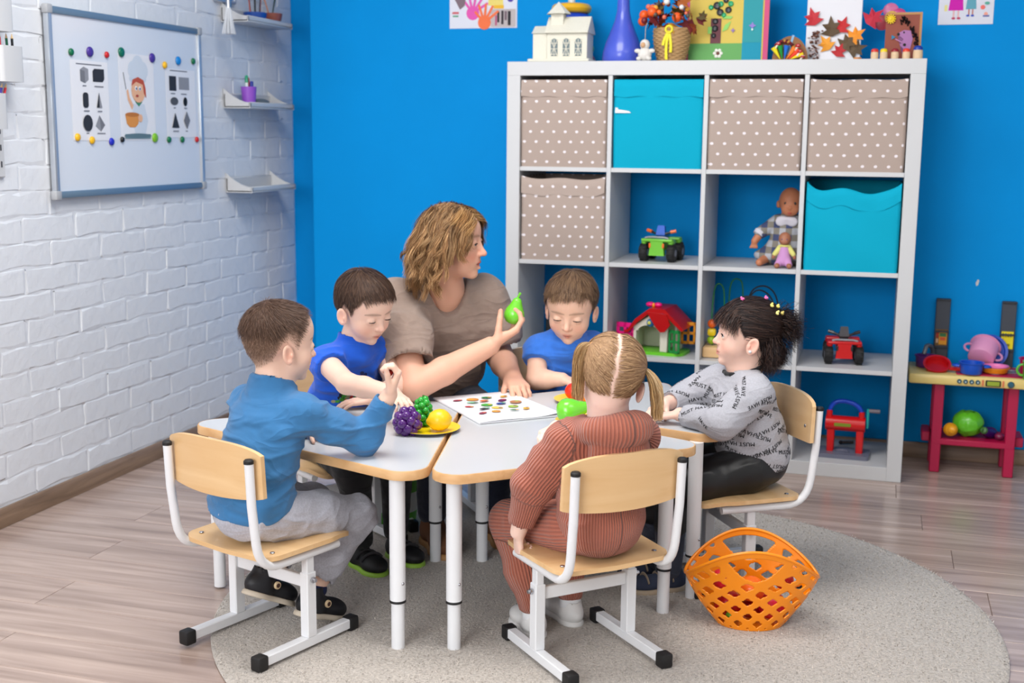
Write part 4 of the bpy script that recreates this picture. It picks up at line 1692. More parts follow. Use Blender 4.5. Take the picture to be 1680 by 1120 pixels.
    def lashes(s, parent, col=(40, 28, 24), lower=False):
        """dark lash line along the edge of each upper lid"""
        b = MB()
        R, er = s.R, s.er
        hz = .44 * s.eye * .9
        for k, e in enumerate(s.eyes):
            pts = []
            for i in range(9):
                t = i / 8 * 2 - 1
                zz = er * (hz * (1 - t * t) - (.30 * (1 - t * t) if s.eye <= 0.12 else 0)) - .006 * s.H
                xx = er * .92 * t
                yy = math.sqrt(max((er * 1.15) ** 2 - xx * xx - zz * zz, 0))
                pts.append(e + R @ A3(xx, yy, zz))
            b.tube([tuple(q) for q in pts], [.0006 + .0011 * (1 - abs(i / 4 - 1)) for i in range(9)], 6)
        return b.build('eyelashes', mat('lash_dark', col, 0.7), parent, smooth=60)


def finger_dirs(f, n, side, spread, curls):
    """unit directions of the three phalanges"""
    base = unit(f * math.cos(spread) + side * math.sin(spread))
    out, a = [], 0
    for c in curls:
        a += math.radians(c)
        out.append(unit(base * math.cos(a) - n * math.sin(a)))
    return out


def hand(S, wrist, f, n, right, L, curl=(20, 25, 15), spread=4, thumb=(35, 20, 10, 10), fat=1.0, curls=None, wr=None):
    """wrist, f = finger direction, n = back-of-hand normal; thumb = (out, down, bend1, bend2) in degrees. returns fingertips"""
    wrist, f, n = np.asarray(wrist, float), unit(f), np.asarray(n, float)
    n = unit(n - f * (n @ f))
    s = np.cross(n, f) if right else np.cross(f, n)
    wr = wr or .115 * L
    lat = [.145, .048, -.050, -.140]
    fwd = [.50, .525, .50, .455]
    length = [.415, .465, .43, .335]
    rad = [.052, .054, .051, .046]
    tips = []
    for i in range(4):
        kn = wrist + f * fwd[i] * L + s * lat[i] * L + n * (.012 if i in (1, 2) else 0) * L
        S.cone(wrist + s * lat[i] * .55 * L + f * .04 * L, kn, .078 * L * fat, .062 * L * fat, k=.06 * L)
    S.cone(wrist + s * .11 * L + f * .10 * L - n * .03 * L, wrist + s * .13 * L + f * .30 * L - n * .03 * L, .075 * L * fat, .06 * L * fat, k=.05 * L)
    for i in range(4):
        kn = wrist + f * fwd[i] * L + s * lat[i] * L + n * (.012 if i in (1, 2) else 0) * L
        cs = curls[i] if curls else curl
        ds = finger_dirs(f, n, s, math.radians(spread * (1.4, .4, -.6, -1.8)[i]), cs)
        p0 = kn
        rr = rad[i] * fat * L
        for j, fr in enumerate((.45, .30, .25)):
            p1 = p0 + ds[j] * length[i] * fr * L
            S.cone(p0, p1, rr * (1 - .07 * j), rr * (1 - .07 * (j + 1)), k=.018 * L)
            p0 = p1
        tips.append((p0, ds[2], rr * .8))
    o_, d_, b1, b2 = [math.radians(t) for t in thumb]
    p0 = wrist + f * .13 * L + s * .13 * L - n * .03 * L
    td = unit(f * math.cos(o_) * math.cos(d_) + s * math.sin(o_) * math.cos(d_) - n * math.sin(d_))
    inw = unit(-s * .8 + f * .3 - n * .4)
    t1 = unit(td * math.cos(b1) + inw * math.sin(b1))
    t2 = unit(td * math.cos(b1 + b2) + inw * math.sin(b1 + b2))
    q1 = p0 + td * .20 * L
    q2 = q1 + t1 * .17 * L
    q3 = q2 + t2 * .13 * L
    S.cone(p0, q1, .075 * L * fat, .060 * L * fat, k=.05 * L)
    S.cone(q1, q2, .058 * L * fat, .054 * L * fat, k=.02 * L)
    S.cone(q2, q3, .054 * L * fat, .044 * L * fat, k=.015 * L)
    tips.append((q3, t2, .044 * L))
    return tips


def tint_tips(V, C, tips, col, L):
    for p_, d, r_ in tips:
        w = np.clip(1.2 - np.linalg.norm(V - p_ - d * r_ * .2, axis=1) / (r_ * 1.7), 0, 1)[:, None] * .35
        C = C * (1 - w) + np.array(lin(col)) * w
    return C


# ------------------------------------------------------------------ hair
def strands(sdf, roots, nrm, step, nseg, comb, off=(0.002, 0.008), lift=0.25, grav=0.0, jit=0.15, width=0.0016, seed=0,
            curl=0.0, curl_len=0.03, ids=None, lscale=None, taper=0.75, lj=(.75, 1.15), stick=0.0):
    """ribbons that start at roots, follow comb(p, t) and stay outside sdf; returns V, Q"""
    rg = np.random.default_rng(seed)
    n = len(roots)
    lens = step * rg.uniform(lj[0], lj[1], n) * (1.0 if lscale is None else lscale)
    p_ = roots.copy()
    d = unit_rows(nrm * lift + comb(p_, 0.0))
    pts = [p_.copy()]
    ph = rg.uniform(0, 6.28, n) if ids is None else (ids * 2.399) % 6.28 + rg.normal(0, .25, n)
    offk = rg.uniform(.3, 1.0, n)
    e = 0.002
    jv = rg.normal(0, 1, (n, 3)) * jit
    for i in range(1, nseg + 1):
        t = i / nseg
        tgt = comb(p_, t) + A3(0, 0, -grav) + jv
        d = unit_rows(d * .55 + unit_rows(tgt) * .45)
        p_ = p_ + d * lens[:, None]
        dd = sdf.ev(p_)
        g = np.stack([sdf.ev(p_ + A3(e, 0, 0)) - dd, sdf.ev(p_ + A3(0, e, 0)) - dd, sdf.ev(p_ + A3(0, 0, e)) - dd], 1)
        g = unit_rows(g)
        o = off[0] + (off[1] - off[0]) * t * offk
        push = np.maximum(o - dd, 0)
        if stick:
            push = push - stick * np.maximum(dd - o * 1.15, 0)
        p_ = p_ + g * push[:, None]
        pts.append(p_.copy())
    P = np.stack(pts, 1)
    if curl:
        T = np.gradient(P, axis=1)
        T /= np.linalg.norm(T, axis=2, keepdims=True) + 1e-9
        ref = np.array([.3, .5, .8])
        U = np.cross(T, ref)
        U /= np.linalg.norm(U, axis=2, keepdims=True) + 1e-9
        W = np.cross(T, U)
        s = np.arange(nseg + 1) / nseg
        amp = curl * np.clip(s * 1.6 - .25, 0, 1)
        a = ph[:, None] + (s * nseg)[None, :] * lens[:, None] / curl_len * 6.28
        P = P + (U * np.cos(a)[..., None] + W * np.sin(a)[..., None]) * amp[None, :, None]
    return ribbons(sdf, P, width, rg, taper)


def unit_rows(v):
    return v / (np.linalg.norm(v, axis=-1, keepdims=True) + 1e-12)


def ribbons(sdf, P, width, rg, taper=0.75):
    n, m = P.shape[:2]
    T = np.gradient(P, axis=1)
    T /= np.linalg.norm(T, axis=2, keepdims=True) + 1e-9
    e = 0.003
    mid = P.reshape(-1, 3)
    if sdf is not None:
        d0 = sdf.ev(mid)
        G = np.stack([sdf.ev(mid + A3(e, 0, 0)) - d0, sdf.ev(mid + A3(0, e, 0)) - d0, sdf.ev(mid + A3(0, 0, e)) - d0], 1).reshape(n, m, 3)
    else:
        G = np.tile(A3(.3, -.9, .3), (n, m, 1))
    G = G + rg.normal(0, .25, (n, 1, 3)) * np.linalg.norm(G, axis=2, keepdims=True)
    B = np.cross(T, G)
    B /= np.linalg.norm(B, axis=2, keepdims=True) + 1e-9
    t = np.linspace(0, 1, m)
    w = width * rg.uniform(.7, 1.2, n)[:, None] * (1 - taper * t[None, :] ** 2)
    L, R = P - B * w[..., None] * .5, P + B * w[..., None] * .5
    V = np.stack([L, R], 2).reshape(-1, 3)
    b = np.arange(n)[:, None] * 2 * m + np.arange(m - 1)[None, :] * 2
    Q = np.stack([b, b + 1, b + 3, b + 2], -1).reshape(-1, 4)
    return V, Q


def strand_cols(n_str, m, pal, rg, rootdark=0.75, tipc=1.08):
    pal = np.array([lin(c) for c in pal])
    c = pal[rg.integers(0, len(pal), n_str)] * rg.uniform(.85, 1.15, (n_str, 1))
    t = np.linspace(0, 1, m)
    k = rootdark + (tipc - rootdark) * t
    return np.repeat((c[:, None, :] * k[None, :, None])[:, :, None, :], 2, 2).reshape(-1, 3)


M_hair = mat('hair', (80, 60, 45), 0.5, attr='Col', spec=0.22)
M_skin = mat('skin', (235, 195, 175), 0.5, attr='Col', bump=0.08, bscale=500, sub=0.12, dist=0.0006, spec=0.35)


def scalp_roots(V, N, hd, mask, count, seed):
    rg = np.random.default_rng(seed)
    q = hd.inv(V)
    w = np.asarray(mask(q[:, 0], q[:, 1], q[:, 2]), float)
    i = rg.choice(len(V), count, p=w / w.sum())
    return V[i] + rg.normal(0, .0012, (count, 3)), N[i]
# ------------------------------------------------------------------ on top of the shelf unit
ZT = H_ + .0005
M_lace = mat('white_lattice', (232, 228, 212), .8, bump=.6, bscale=160, dist=.004)
M_lattice_hole = mat('lattice_gap', (120, 134, 138), .9)
o = thing('lattice_house', 'white lattice model house with a small tower on top of the shelf', 'ornament', (.185, .10, ZT))
b = MB()
b.box((0, 0, .006), (.235, .13, .012), bev=.003)
b.build('base', M_lace, o)
b = MB()
b.box((.030, 0, .058), (.155, .10, .095), bev=.002)
hs = b.build('main_hall', M_lace, o)
for i in range(3):
    b = MB()
    b.prism([(-.013, 0), (.013, 0), (.013, .05), (.008, .060), (0, .064), (-.008, .060), (-.013, .05)], 0, .0015, RX90, (-.018 + i * .046, -.0502, .022))
    w = b.build('window', M_lattice_hole, hs)
    for k in range(6):
        b = MB()
        b.tube([(-.018 + i * .046 - .013 + .026 * (k % 3) / 2 - (.0), -.0525, .022), (-.018 + i * .046 + .013 - .026 * (k % 3) / 2, -.0525, .082)] if k < 3 else [(-.018 + i * .046 - .013, -.0525, .028 + (k - 3) * .02), (-.018 + i * .046 + .013, -.0525, .028 + (k - 3) * .02)], .0013, 6)
        b.build('glazing_bar', M_lace, w)
b = MB()
b.prism([(-.062, 0), (.062, 0), (.062, .004), (.004, .062), (-.004, .062), (-.062, .004)], -.082, .082, Matrix(((0, 0, 1), (1, 0, 0), (0, 1, 0))), (.030, 0, .105))
b.build('roof', M_lace, o)
b = MB()
b.box((-.075, -.005, .058), (.055, .08, .095), bev=.002)
b.build('annex', M_lace, o)
b = MB()
b.prism([(-.046, 0), (.046, 0), (0, .030)], -.030, .030, Matrix(((0, 0, 1), (1, 0, 0), (0, 1, 0))), (-.075, -.005, .105))
b.build('annex_roof', M_lace, o)
b = MB()
b.box((-.012, -.012, .148), (.048, .048, .06), bev=.002)
b.build('tower', M_lace, o)
b = MB()
b.lathe([(.046, .176), (.044, .180), (0, .222)], (-.012, -.012, 0), 8)
b.build('tower_roof', M_lace, o, 20)

o = thing('ring_stacker', 'toy ring stacker with yellow, blue and violet rings behind the lattice house', 'toy', (.178, .265, ZT))
b = MB()
b.cyl((0, 0, 0), (0, 0, .26), .014, n=16)
b.build('peg', pl((230, 226, 216)), o)
for z, r, c in ((.02, .075, (210, 40, 40)), (.062, .071, (60, 160, 70)), (.102, .067, (240, 130, 30)), (.140, .050, (70, 50, 160)), (.175, .056, (20, 70, 200)), (.212, .058, (246, 186, 30))):
    b = MB()
    b.lathe([(r + .020 * math.cos(a), z + .019 * math.sin(a)) for a in np.linspace(0, 2 * PI, 13)], n=32)
    b.build('ring', pl(c, .3), o, 70)

o = thing('tall_vase', 'tall blue violet bottle vase on top of the shelf', 'vase', (.412, .12, ZT))
b = MB()
b.lathe([(0, 0), (.070, 0), (.076, .012), (.073, .04), (.062, .075), (.046, .115), (.032, .150), (.024, .185), (.022, .23), (.024, .30), (.020, .30), (.018, .23), (0, .20)], n=36)
b.build('vase_body', mat('vase_blue', (72, 92, 208), .3, coat=.3), o, 60)

M_wick = mat('wicker', (190, 152, 104), .8)
o = thing('flower_basket', 'wicker pot of autumn flowers with a yellow ribbon on the shelf top', 'flower pot', (.597, .11, ZT))
for k in range(17):
    t = k / 16
    r = .047 + .017 * math.sin(min(1, t * 1.2) * PI / 2)
    b = MB()
    b.tube([((r + .0022 * math.sin(a * 11 + k * PI)) * math.cos(a), (r + .0022 * math.sin(a * 11 + k * PI)) * math.sin(a), .004 + t * .112) for a in np.linspace(0, 2 * PI, 44, endpoint=False)], .0046, 6, closed=True)
    b.build('wicker_strand', M_wick, o, 70)
b = MB()
b.lathe([(0, .002), (.044, .002), (.060, .11), (0, .112)], n=24)
b.build('liner', mat('wicker_dark', (120, 90, 60), .9), o)
rgf = random.Random(9)
LEAFC = [(150, 30, 24), (110, 26, 30), (196, 120, 30), (170, 90, 30), (96, 84, 34), (206, 150, 50), (140, 60, 24), (84, 70, 30)]
lm = None
for i in range(34):
    a, e_ = rgf.uniform(0, 2 * PI), rgf.uniform(.05, 1.3)
    rr = rgf.uniform(.055, .115)
    p0 = Vector((rr * math.cos(a) * math.cos(e_), rr * math.sin(a) * math.cos(e_) * .8, .115 + rr * math.sin(e_) * 1.1))
    if lm is None or i % 3 == 0:
        b = MB()
        lp = leaf_poly(.055, .026)
        vs = b.raw([(x, y, .006 * math.sin(x * 60) - 2.2 * y * y) for x, y in lp] + [(0, .02, .003)], [])
        for j in range(len(lp)):
            b.bm.faces.new((vs[j], vs[(j + 1) % len(lp)], vs[-1]))
        lf = b.build('leaf', mat('leaf_%d' % (i % 8), LEAFC[i % 8], .7), o, 0)
        lm = lf.data
    else:
        lf = new_obj('leaf', lm, o)
    lf.location = p0
    lf.rotation_euler = (rgf.uniform(-1.2, 1.2), rgf.uniform(-1.2, 1.2), rgf.uniform(0, 6.28))
    lf.scale = [rgf.uniform(.8, 1.25)] * 3
BC = [(250, 110, 30), (250, 170, 40), (240, 120, 90), (246, 140, 40), (120, 30, 34), (240, 240, 236), (90, 80, 70)]
for i in range(26):
    a, e_ = rgf.uniform(PI, 2 * PI), rgf.uniform(.1, 1.3)
    rr = rgf.uniform(.085, .118)
    b = MB()
    s_ = rgf.uniform(.006, .012) if i > 3 else .018
    b.ell((rr * math.cos(a) * math.cos(e_), rr * math.sin(a) * math.cos(e_) * .8, .12 + rr * math.sin(e_) * 1.1), s_, n=12, m=8)
    b.build('berry', pl(BC[i % 7] if i > 3 else (250, 96, 20), .4), o)
M_rib_y = mat('yellow_ribbon', (240, 224, 30), .5)
for pts in ([(0, -.068, .105), (-.012, -.074, .06), (-.006, -.072, .005)], [(0, -.068, .105), (.012, -.074, .06), (.008, -.070, .03)], [(0, -.068, .105), (-.016, -.072, .085), (-.020, -.074, .055)]):
    b = MB()
    b.tube(arc_pts(*pts), .0048, 6, flat=.25)
    b.build('ribbon', M_rib_y, o)
b = MB()
b.tube([(.012 * math.cos(a), -.069, .112 + .012 * math.sin(a)) for a in np.linspace(0, 2 * PI, 16, endpoint=False)], .0045, 6, closed=True)
b.build('ribbon_bow', M_rib_y, o)
# plush lamb
o = thing('plush_toy', 'tiny white plush animal on a string beside the wicker pot', 'soft toy', (.512, .035, ZT))
M_pl = mat('white_plush', (236, 232, 226), .95, bump=.8, bscale=300, dist=.003)
for nm, c, r in (('plush_body', (0, 0, .024), (.025, .022, .025)), ('head', (0, -.002, .058), (.018, .017, .019)), ('arm', (-.026, -.004, .036), (.012, .008, .008)), ('arm', (.026, -.004, .036), (.012, .008, .008)), ('foot', (-.018, -.016, .008), (.010, .012, .008)), ('foot', (.018, -.016, .008), (.010, .012, .008))):
    b = MB()
    b.ell(c, r, n=14, m=10)
    b.build(nm, M_pl, o)
b = MB()
b.ell((-.004, -.018, .056), (.009, .006, .010), n=12, m=8)
b.build('muzzle', mat('plush_tan', (214, 170, 130), .9), o)
b = MB()
b.tube([(0, 0, .075), (0, .002, .115), (.004, .01, .135)], .0010, 5)
b.build('string', mat('string', (214, 190, 150), .8), o)


def board(name, label, cat, x0, w, h, y, t=.012, m=None, lean=.06):
    o = thing(name, label, cat, (x0, y, ZT))
    o.rotation_euler = (-lean, 0, 0)
    b = MB()
    b.box((w / 2, t / 2, h / 2), (w, t, h), bev=.0015)
    b.build('panel', m, o, 30)
    return o


YEL, GRN, TEA, BRN = (222, 196, 90), (106, 172, 96), (40, 156, 166), (112, 62, 70)
o = board('framed_collage', 'framed button tree collage in yellow, green and teal on the shelf top', 'picture', .640, .298, .33, .18, m=mat('collage_card', YEL, .8))
it = [(rect(0, 0, .298, .33), (216, 84, 132)), (rect(.008, .008, .280, .33), YEL), (rect(.008, .006, .205, .070), GRN), (rect(.205, .006, .275, .072), (0, 150, 180)), (rect(.205, .072, .275, .33), TEA), (rect(.088, .070, .126, .16), BRN),
      ([(.130, .112), (.150, .120), (.162, .150), (.140, .136)], (150, 214, 110)), ([(.130, .158), (.160, .158), (.168, .166), (.140, .170)], (150, 214, 110)), (rect(.078, .105, .092, .130), (150, 214, 110)), (star(.170, .116, .010, 4, .4), (150, 120, 180)), (star(.240, .132, .014, 4, .45), (150, 130, 210)), (circle(.240, .118, .004), (200, 240, 230)), (star(.245, .205, .014, 4, .6), (240, 200, 170))]
flat(o, 'cut_paper', RX90, (0, 0, 0), it, .0006)
for (x, z, r, c) in ((.100, .098, .009, 0), (.104, .124, .012, 0), (.104, .150, .011, 0), (.120, .182, .013, 0), (.150, .190, .012, 0), (.108, .206, .014, 0), (.134, .172, .009, 1), (.086, .200, .009, 1), (.122, .212, .010, 1), (.158, .212, .010, 1), (.140, .225, .010, 0)):
    b = MB()
    b.lathe([(0, .006), (r * .6, .006), (r * .9, .008), (r, .005), (r, .001)], (x, -.0005, z), 16, RX90)
    b.build('button', pl([(28, 30, 36), (20, 170, 110)][c]), o)
for k in range(7):
    b = MB()
    a = k * PI / 3
    rr = 0 if k == 6 else .012
    b.ell((.118 + rr * math.cos(a), -.003, .034 + rr * math.sin(a)), (.0065, .003, .0065), n=10, m=6)
    b.build('petal', pl((240, 238, 230) if k < 6 else (110, 50, 30)), o)

# leaf and pine-cone board
o = board('leaf_collage', 'white board with autumn leaves and a brown cone hedgehog on the shelf top', 'picture', 1.076, .190, .32, .13, m=mat('white_card', (232, 232, 238), .7))
for (x, z, s_, rot, c) in ((.030, .125, .050, .3, (200, 50, 60)), (.205, .130, .055, -.9, (196, 40, 64)), (.090, .085, .055, .1, (96, 76, 54)), (.125, .045, .050, -.8, (100, 80, 56)), (.150, .075, .048, -1.0, (244, 150, 40)), (.115, .100, .045, -.4, (200, 40, 44)), (.085, .040, .045, .6, (240, 160, 50)), (.110, .015, .04, -.4, (190, 44, 50)), (.150, .035, .05, -1.3, (92, 74, 52)), (.195, .215, .03, .2, (240, 150, 50))):
    b = MB()
    s_ *= 1.35
    lp = leaf_poly(s_, s_ * .55)
    vs = b.raw([(px, py, .004 + .004 * math.sin(px * 90)) for px, py in lp] + [(0, s_ * .4, .010)], [])
    for j in range(len(lp)):
        b.bm.faces.new((vs[j], vs[(j + 1) % len(lp)], vs[-1]))
    lf = b.build('leaf', mat('craft_leaf_%d_%d' % (c[0], c[1]), c, .7), o, 0)
    lf.rotation_euler = (PI / 2, 0, 0)
    lf.rotation_euler = (Matrix.Rotation(-rot, 3, 'Y') @ RX90).to_euler()
    lf.location = (x, -.002 - .002 * random.random(), z)
rgc = random.Random(4)
for k in range(70):
    x, z = rgc.gauss(.030, .011), rgc.uniform(.004, .105)
    b = MB()
    b.ell((x, -.005 - rgc.random() * .012, z), (rgc.uniform(.003, .006), .004, rgc.uniform(.002, .005)), n=6, m=4)
    b.build('seed', mat('seed_%d' % (k % 3), [(110, 66, 46), (86, 50, 38), (206, 190, 190)][k % 3], .7), o)

# paper-cone craft with mushrooms
o = thing('cone_craft', 'brown cardboard craft with coloured paper cones and red mushrooms on the shelf top', 'ornament', (1.015, .07, ZT))
b = MB()
b.prism([(.062 * math.cos(a) + .012, .085 * math.sin(a)) for a in np.linspace(0, PI, 18)], -.004, .004, RX90, (0, .01, 0))
b.build('backing_card', mat('brown_card', (150, 106, 70), .8), o, 20)
b = MB()
b.prism(rect(-.004, 0, .004, .07), 0, .001, Matrix.Rotation(.25, 3, 'Y') @ RX90, (.004, .0055, .02))
b.build('blue_strip', pl((110, 160, 200)), o)
for k, (c, a) in enumerate((((246, 226, 30), .55), ((20, 150, 60), .20), ((20, 110, 210), -.15), ((250, 130, 40), -.62), ((236, 66, 40), -.88), ((250, 220, 30), -1.15))):
    b = MB()
    tip = Vector((-.020 + .007 * k, -.012, .004))
    d = Vector((-math.sin(a), -.05, math.cos(a)))
    b.tube([tip, tip + d * .048], [.0008, .0105], 12)
    b.build('paper_cone', mat('paper_%d_%d' % (c[0], c[1]), c, .7), o, 40)
for (x, z, s_) in ((.038, .042, 1.0), (.046, .022, 1.0), (.056, .006, .8), (-.03, .050, .9)):
    b = MB()
    b.cyl((x - .008, -.018, z - .008), (x, -.018, z + .004), .0042 * s_, n=10)
    st = b.build('mushroom_stem', pl((236, 226, 206)), o)
    b = MB()
    b.lathe([(0, .012 * s_), (.007 * s_, .009 * s_), (.010 * s_, .002), (.009 * s_, -.001), (0, 0)], (x + .002, -.018, z + .004), 14)
    b.build('mushroom_cap', pl((190, 20, 34)), o)
    for k in range(4):
        b = MB()
        b.ell((x + .002 + .006 * math.cos(k * 1.7), -.018 - .006 * abs(math.sin(k * 1.7)) - .002, z + .009), .0016, n=6, m=4)
        b.build('spot', pl((240, 236, 230)), o)
rgm = random.Random(12)
for k in range(12):
    b = MB()
    b.ell((-.036 + k * .0055 + rgm.uniform(-.003, .003), -.004, .052 + .012 * math.sin(k * .3) + rgm.uniform(-.004, .006)), (.007, .006, .006), n=8, m=6)
    b.build('moss', mat('moss_%d' % (k % 3), [(120, 20, 30), (90, 24, 30), (190, 140, 60)][k % 3], .9), o)

# flower of round discs behind the hedgehog picture
o = thing('paper_flower', 'pink and red round-petalled paper flower behind the hedgehog picture', 'ornament', (1.362, .30, ZT))
b = MB()
b.cyl((0, .006, 0), (0, .006, .16), .0035, n=8)
b.build('stick', pl((90, 150, 80)), o)
for k, (dx, dz, r, c) in enumerate(((-.028, -.020, .027, (206, 70, 84)), (.0, .022, .027, (220, 110, 160)), (.030, .004, .025, (200, 60, 130)), (.004, -.004, .024, (240, 200, 90)))):
    b = MB()
    b.lathe([(0, .003), (r * .8, .003), (r, 0), (0, -.002)], (dx, .0 - .003 * k, .165 + dz), 24, RX90)
    b.build('petal_disc', pl(c), o)
# hedgehog picture
o = board('hedgehog_picture', 'small brown picture of a hedgehog with black quills on the shelf top', 'picture', 1.348, .120, .160, .075, .010, mat('brown_felt', (150, 84, 70), .9), .03)
flat(o, 'felt_face', RX90, (0, 0, 0), [(rect(0, .0, .012, .160), (190, 140, 90)) if 0 else (rect(.112, 0, .120, .16), (190, 140, 90)), (rect(0, .152, .12, .16), (190, 140, 90)),
     ([(.040, .088), (.062, .100), (.084, .098), (.092, .070), (.084, .030), (.070, .012), (.062, .012), (.064, .036), (.050, .050), (.062, .070)], (170, 116, 170)), (circle(.044, .086, .005), (24, 20, 24)), (circle(.062, .092, .003), (24, 20, 24)), (circle(.066, .050, .005), (24, 20, 24)), (star(.026, .076, .009, 3, .5), (40, 130, 170)), ([(.034, .068), (.058, .056), (.058, .060), (.034, .072)], (190, 130, 180))], .0008)
rgq = random.Random(2)
for k in range(90):
    t = rgq.random()
    a = -.3 + t * 2.6
    x, z = .082 + .028 * math.cos(a) * rgq.uniform(.6, 1.1) - .012 * t, .075 + .062 * math.sin(a - .5) * rgq.uniform(.7, 1.1)
    if x < .052 and z < .095:
        continue
    b = MB()
    d = Vector((math.cos(a) * .5 - .1, -1, math.sin(a - .3) * .6)).normalized()
    p0 = Vector((x, -.001, z))
    b.cyl(p0, p0 + d * .013, .0032, .0006, 5)
    b.build('quill', mat('quill_black', (24, 18, 20), .6), o, 0)
b = MB()
for k in range(12):
    a = k * PI / 6
    b.tube([(.016, -.004, .138), (.016 + .017 * math.cos(a), -.006, .138 + .017 * math.sin(a))], [.003, .0022], 6)
b.ell((.016, -.006, .138), (.006, .004, .006), n=10, m=6)
b.build('yellow_flower', pl((240, 206, 30)), o)
# peg dolls
for x, c, nm, s_ in ((1.317, (214, 50, 40), 'small wooden peg with a red cap, leftmost of five', 1.0), (1.347, (244, 212, 20), 'small wooden peg with a yellow cap', 1.0), (1.384, (150, 20, 36), 'small wooden peg with a dark red cap', 1.0), (1.421, (226, 60, 34), 'small wooden peg with an orange red cap', 1.0), (1.459, (20, 60, 160), 'largest wooden peg with a blue cap at the shelf corner', 1.25)):
    o = thing('wooden_peg', nm, 'toy', (x, .022, ZT), 0, 'capped wooden pegs on the shelf top')
    b = MB()
    b.lathe([(0, 0), (.0125 * s_, 0), (.0130 * s_, .012), (.0122 * s_, .024 * s_), (.0105 * s_, .028 * s_), (0, .028 * s_)], n=20)
    b.build('peg_body', mat('pale_wood', (226, 196, 158), .6, bump=.2, bscale=90), o, 40)
    b = MB()
    b.lathe([(.0125 * s_, .023 * s_), (.0125 * s_, .029 * s_), (.0085 * s_, .034 * s_), (0, .0355 * s_)], n=20)
    b.build('cap', pl(c), o, 60)
b = MB()
lp = leaf_poly(.026, .018)
b.prism(lp, 0, .006, Matrix.Identity(3))
single('wooden_leaf', 'tiny orange leaf ornament lying by the white leaf board', 'ornament', b, mat('orange_wood', (226, 150, 80), .6), (1.272, .02, ZT), None, 0, 1.2)

# ------------------------------------------------------------------ toys in the cubes
def quad_bike(label, x, y, z, col, seat, acc, rz):
    o = thing('toy_quad_bike', label, 'toy vehicle', (x, y, z), rz, 'toy quad bikes in the shelf')
    m = pl(col, .3)
    b = MB()
    b.box((0, 0, .058), (.050, .120, .036), bev=.008, seg=2)
    b.build('chassis', m, o)
    b = MB()
    b.prism([(-.030, .024), (.030, .024), (.024, .078), (-.024, .078)], 0, .022, RX90, (0, -.048, 0))
    b.build('front_grille', m, o)
    for yy in (-.05, .05):
        b = MB()
        b.box((0, yy, .082), (.122, .044, .012), bev=.005, seg=2)
        b.box((-.052, yy + .004, .074), (.020, .040, .018), bev=.005)
        b.box((.052, yy + .004, .074), (.020, .040, .018), bev=.005)
        b.build('mudguard', m, o)
    b = MB()
    b.box((0, .020, .096), (.034, .070, .022), bev=.008, seg=2)
    b.build('saddle', pl(seat), o)
    b = MB()
    b.prism([(-.018, .085), (.018, .085), (.013, .122), (-.013, .122)], 0, .020, Matrix.Rotation(-.3, 3, 'X') @ RX90, (0, -.030, .012))
    b.build('windshield', pl(seat), o)
    b = MB()
    b.tube([(-.045, -.008, .112), (-.02, -.018, .104), (.02, -.018, .104), (.045, -.008, .112)], .0045, 8)
    b.build('handlebar', pl((30, 30, 34)), o)
    for s_ in (-1, 1):
        b = MB()
        b.cyl((s_ * .036, -.012, .110), (s_ * .056, -.005, .115), .0062, n=8)
        b.build('grip', pl(acc), o)
        b = MB()
        b.box((s_ * .026, -.0715, .062), (.008, .004, .018), bev=.002)
        b.build('headlamp', pl(acc), o)
    b = MB()
    b.tube([(-.045, -.068, .090), (-.030, -.070, .094), (.030, -.070, .094), (.045, -.068, .090)], .0035, 8)
    b.build('bumper_bar', pl((150, 150, 158), .3), o)
    for sx in (-1, 1):
        for yy in (-.048, .052):
            b = MB()
            b.lathe([(.012, -.015), (.027, -.015), (.0325, -.010), (.034, 0), (.0325, .010), (.027, .015), (.012, .015)], (sx * .054, yy, .0345), 22, Matrix(((0, 0, 1), (1, 0, 0), (0, 1, 0))))
            for k in range(12):
                a = k * PI / 6
                b.box((sx * .054, yy + .0335 * math.cos(a), .0345 + .0335 * math.sin(a)), (.024, .005, .004), rot=Matrix.Rotation(a + PI / 2, 3, 'X'))
            wh = b.build('tyre', mat('toy_tyre', (24, 24, 26), .7), o)
            b = MB()
            b.cyl((sx * .054 - .0155, yy, .0345), (sx * .054 + .0155, yy, .0345), .0135, n=14)
            b.build('hub', pl((120, 120, 130)), wh)
    return o


quad_bike('green toy quad bike with a blue seat in the second-row cube', .575, .150, cell(1, 1)[1], (116, 196, 60), (20, 90, 200), (240, 110, 40), -.12)
quad_bike('red toy quad bike with a black seat in the third-row right cube', 1.262, .150, cell(3, 2)[1], (206, 16, 20), (60, 58, 64), (40, 40, 44), .10)

# dolls
M_doll = mat('doll_vinyl', (196, 124, 88), .5)
zc_ = cell(2, 1)[1]
o = thing('baby_doll', 'large bald baby doll in a grey plaid dress sitting in the shelf', 'doll', (1.035, .20, zc_))
m_plaid = mat('plaid_cloth', (140, 144, 152), .9)
nt = m_plaid.node_tree
tc = nt.nodes.new('ShaderNodeTexCoord')
sx_ = nt.nodes.new('ShaderNodeSeparateXYZ')
nt.links.new(tc.outputs['Object'], sx_.inputs[0])
u_ = mth(nt, 'LESS_THAN', mth(nt, 'FRACT', mth(nt, 'MULTIPLY', sx_.outputs[0], 22.0)), .5)
v_ = mth(nt, 'LESS_THAN', mth(nt, 'FRACT', mth(nt, 'MULTIPLY', sx_.outputs[2], 22.0)), .5)
rp_ = nt.nodes.new('ShaderNodeValToRGB')
rp_.color_ramp.interpolation = 'CONSTANT'
rp_.color_ramp.elements[0].color = lin((176, 178, 186)) + (1,)
rp_.color_ramp.elements[1].position = .4
rp_.color_ramp.elements[1].color = lin((134, 128, 118)) + (1,)
e2 = rp_.color_ramp.elements.new(.8)
e2.color = lin((66, 74, 110)) + (1,)
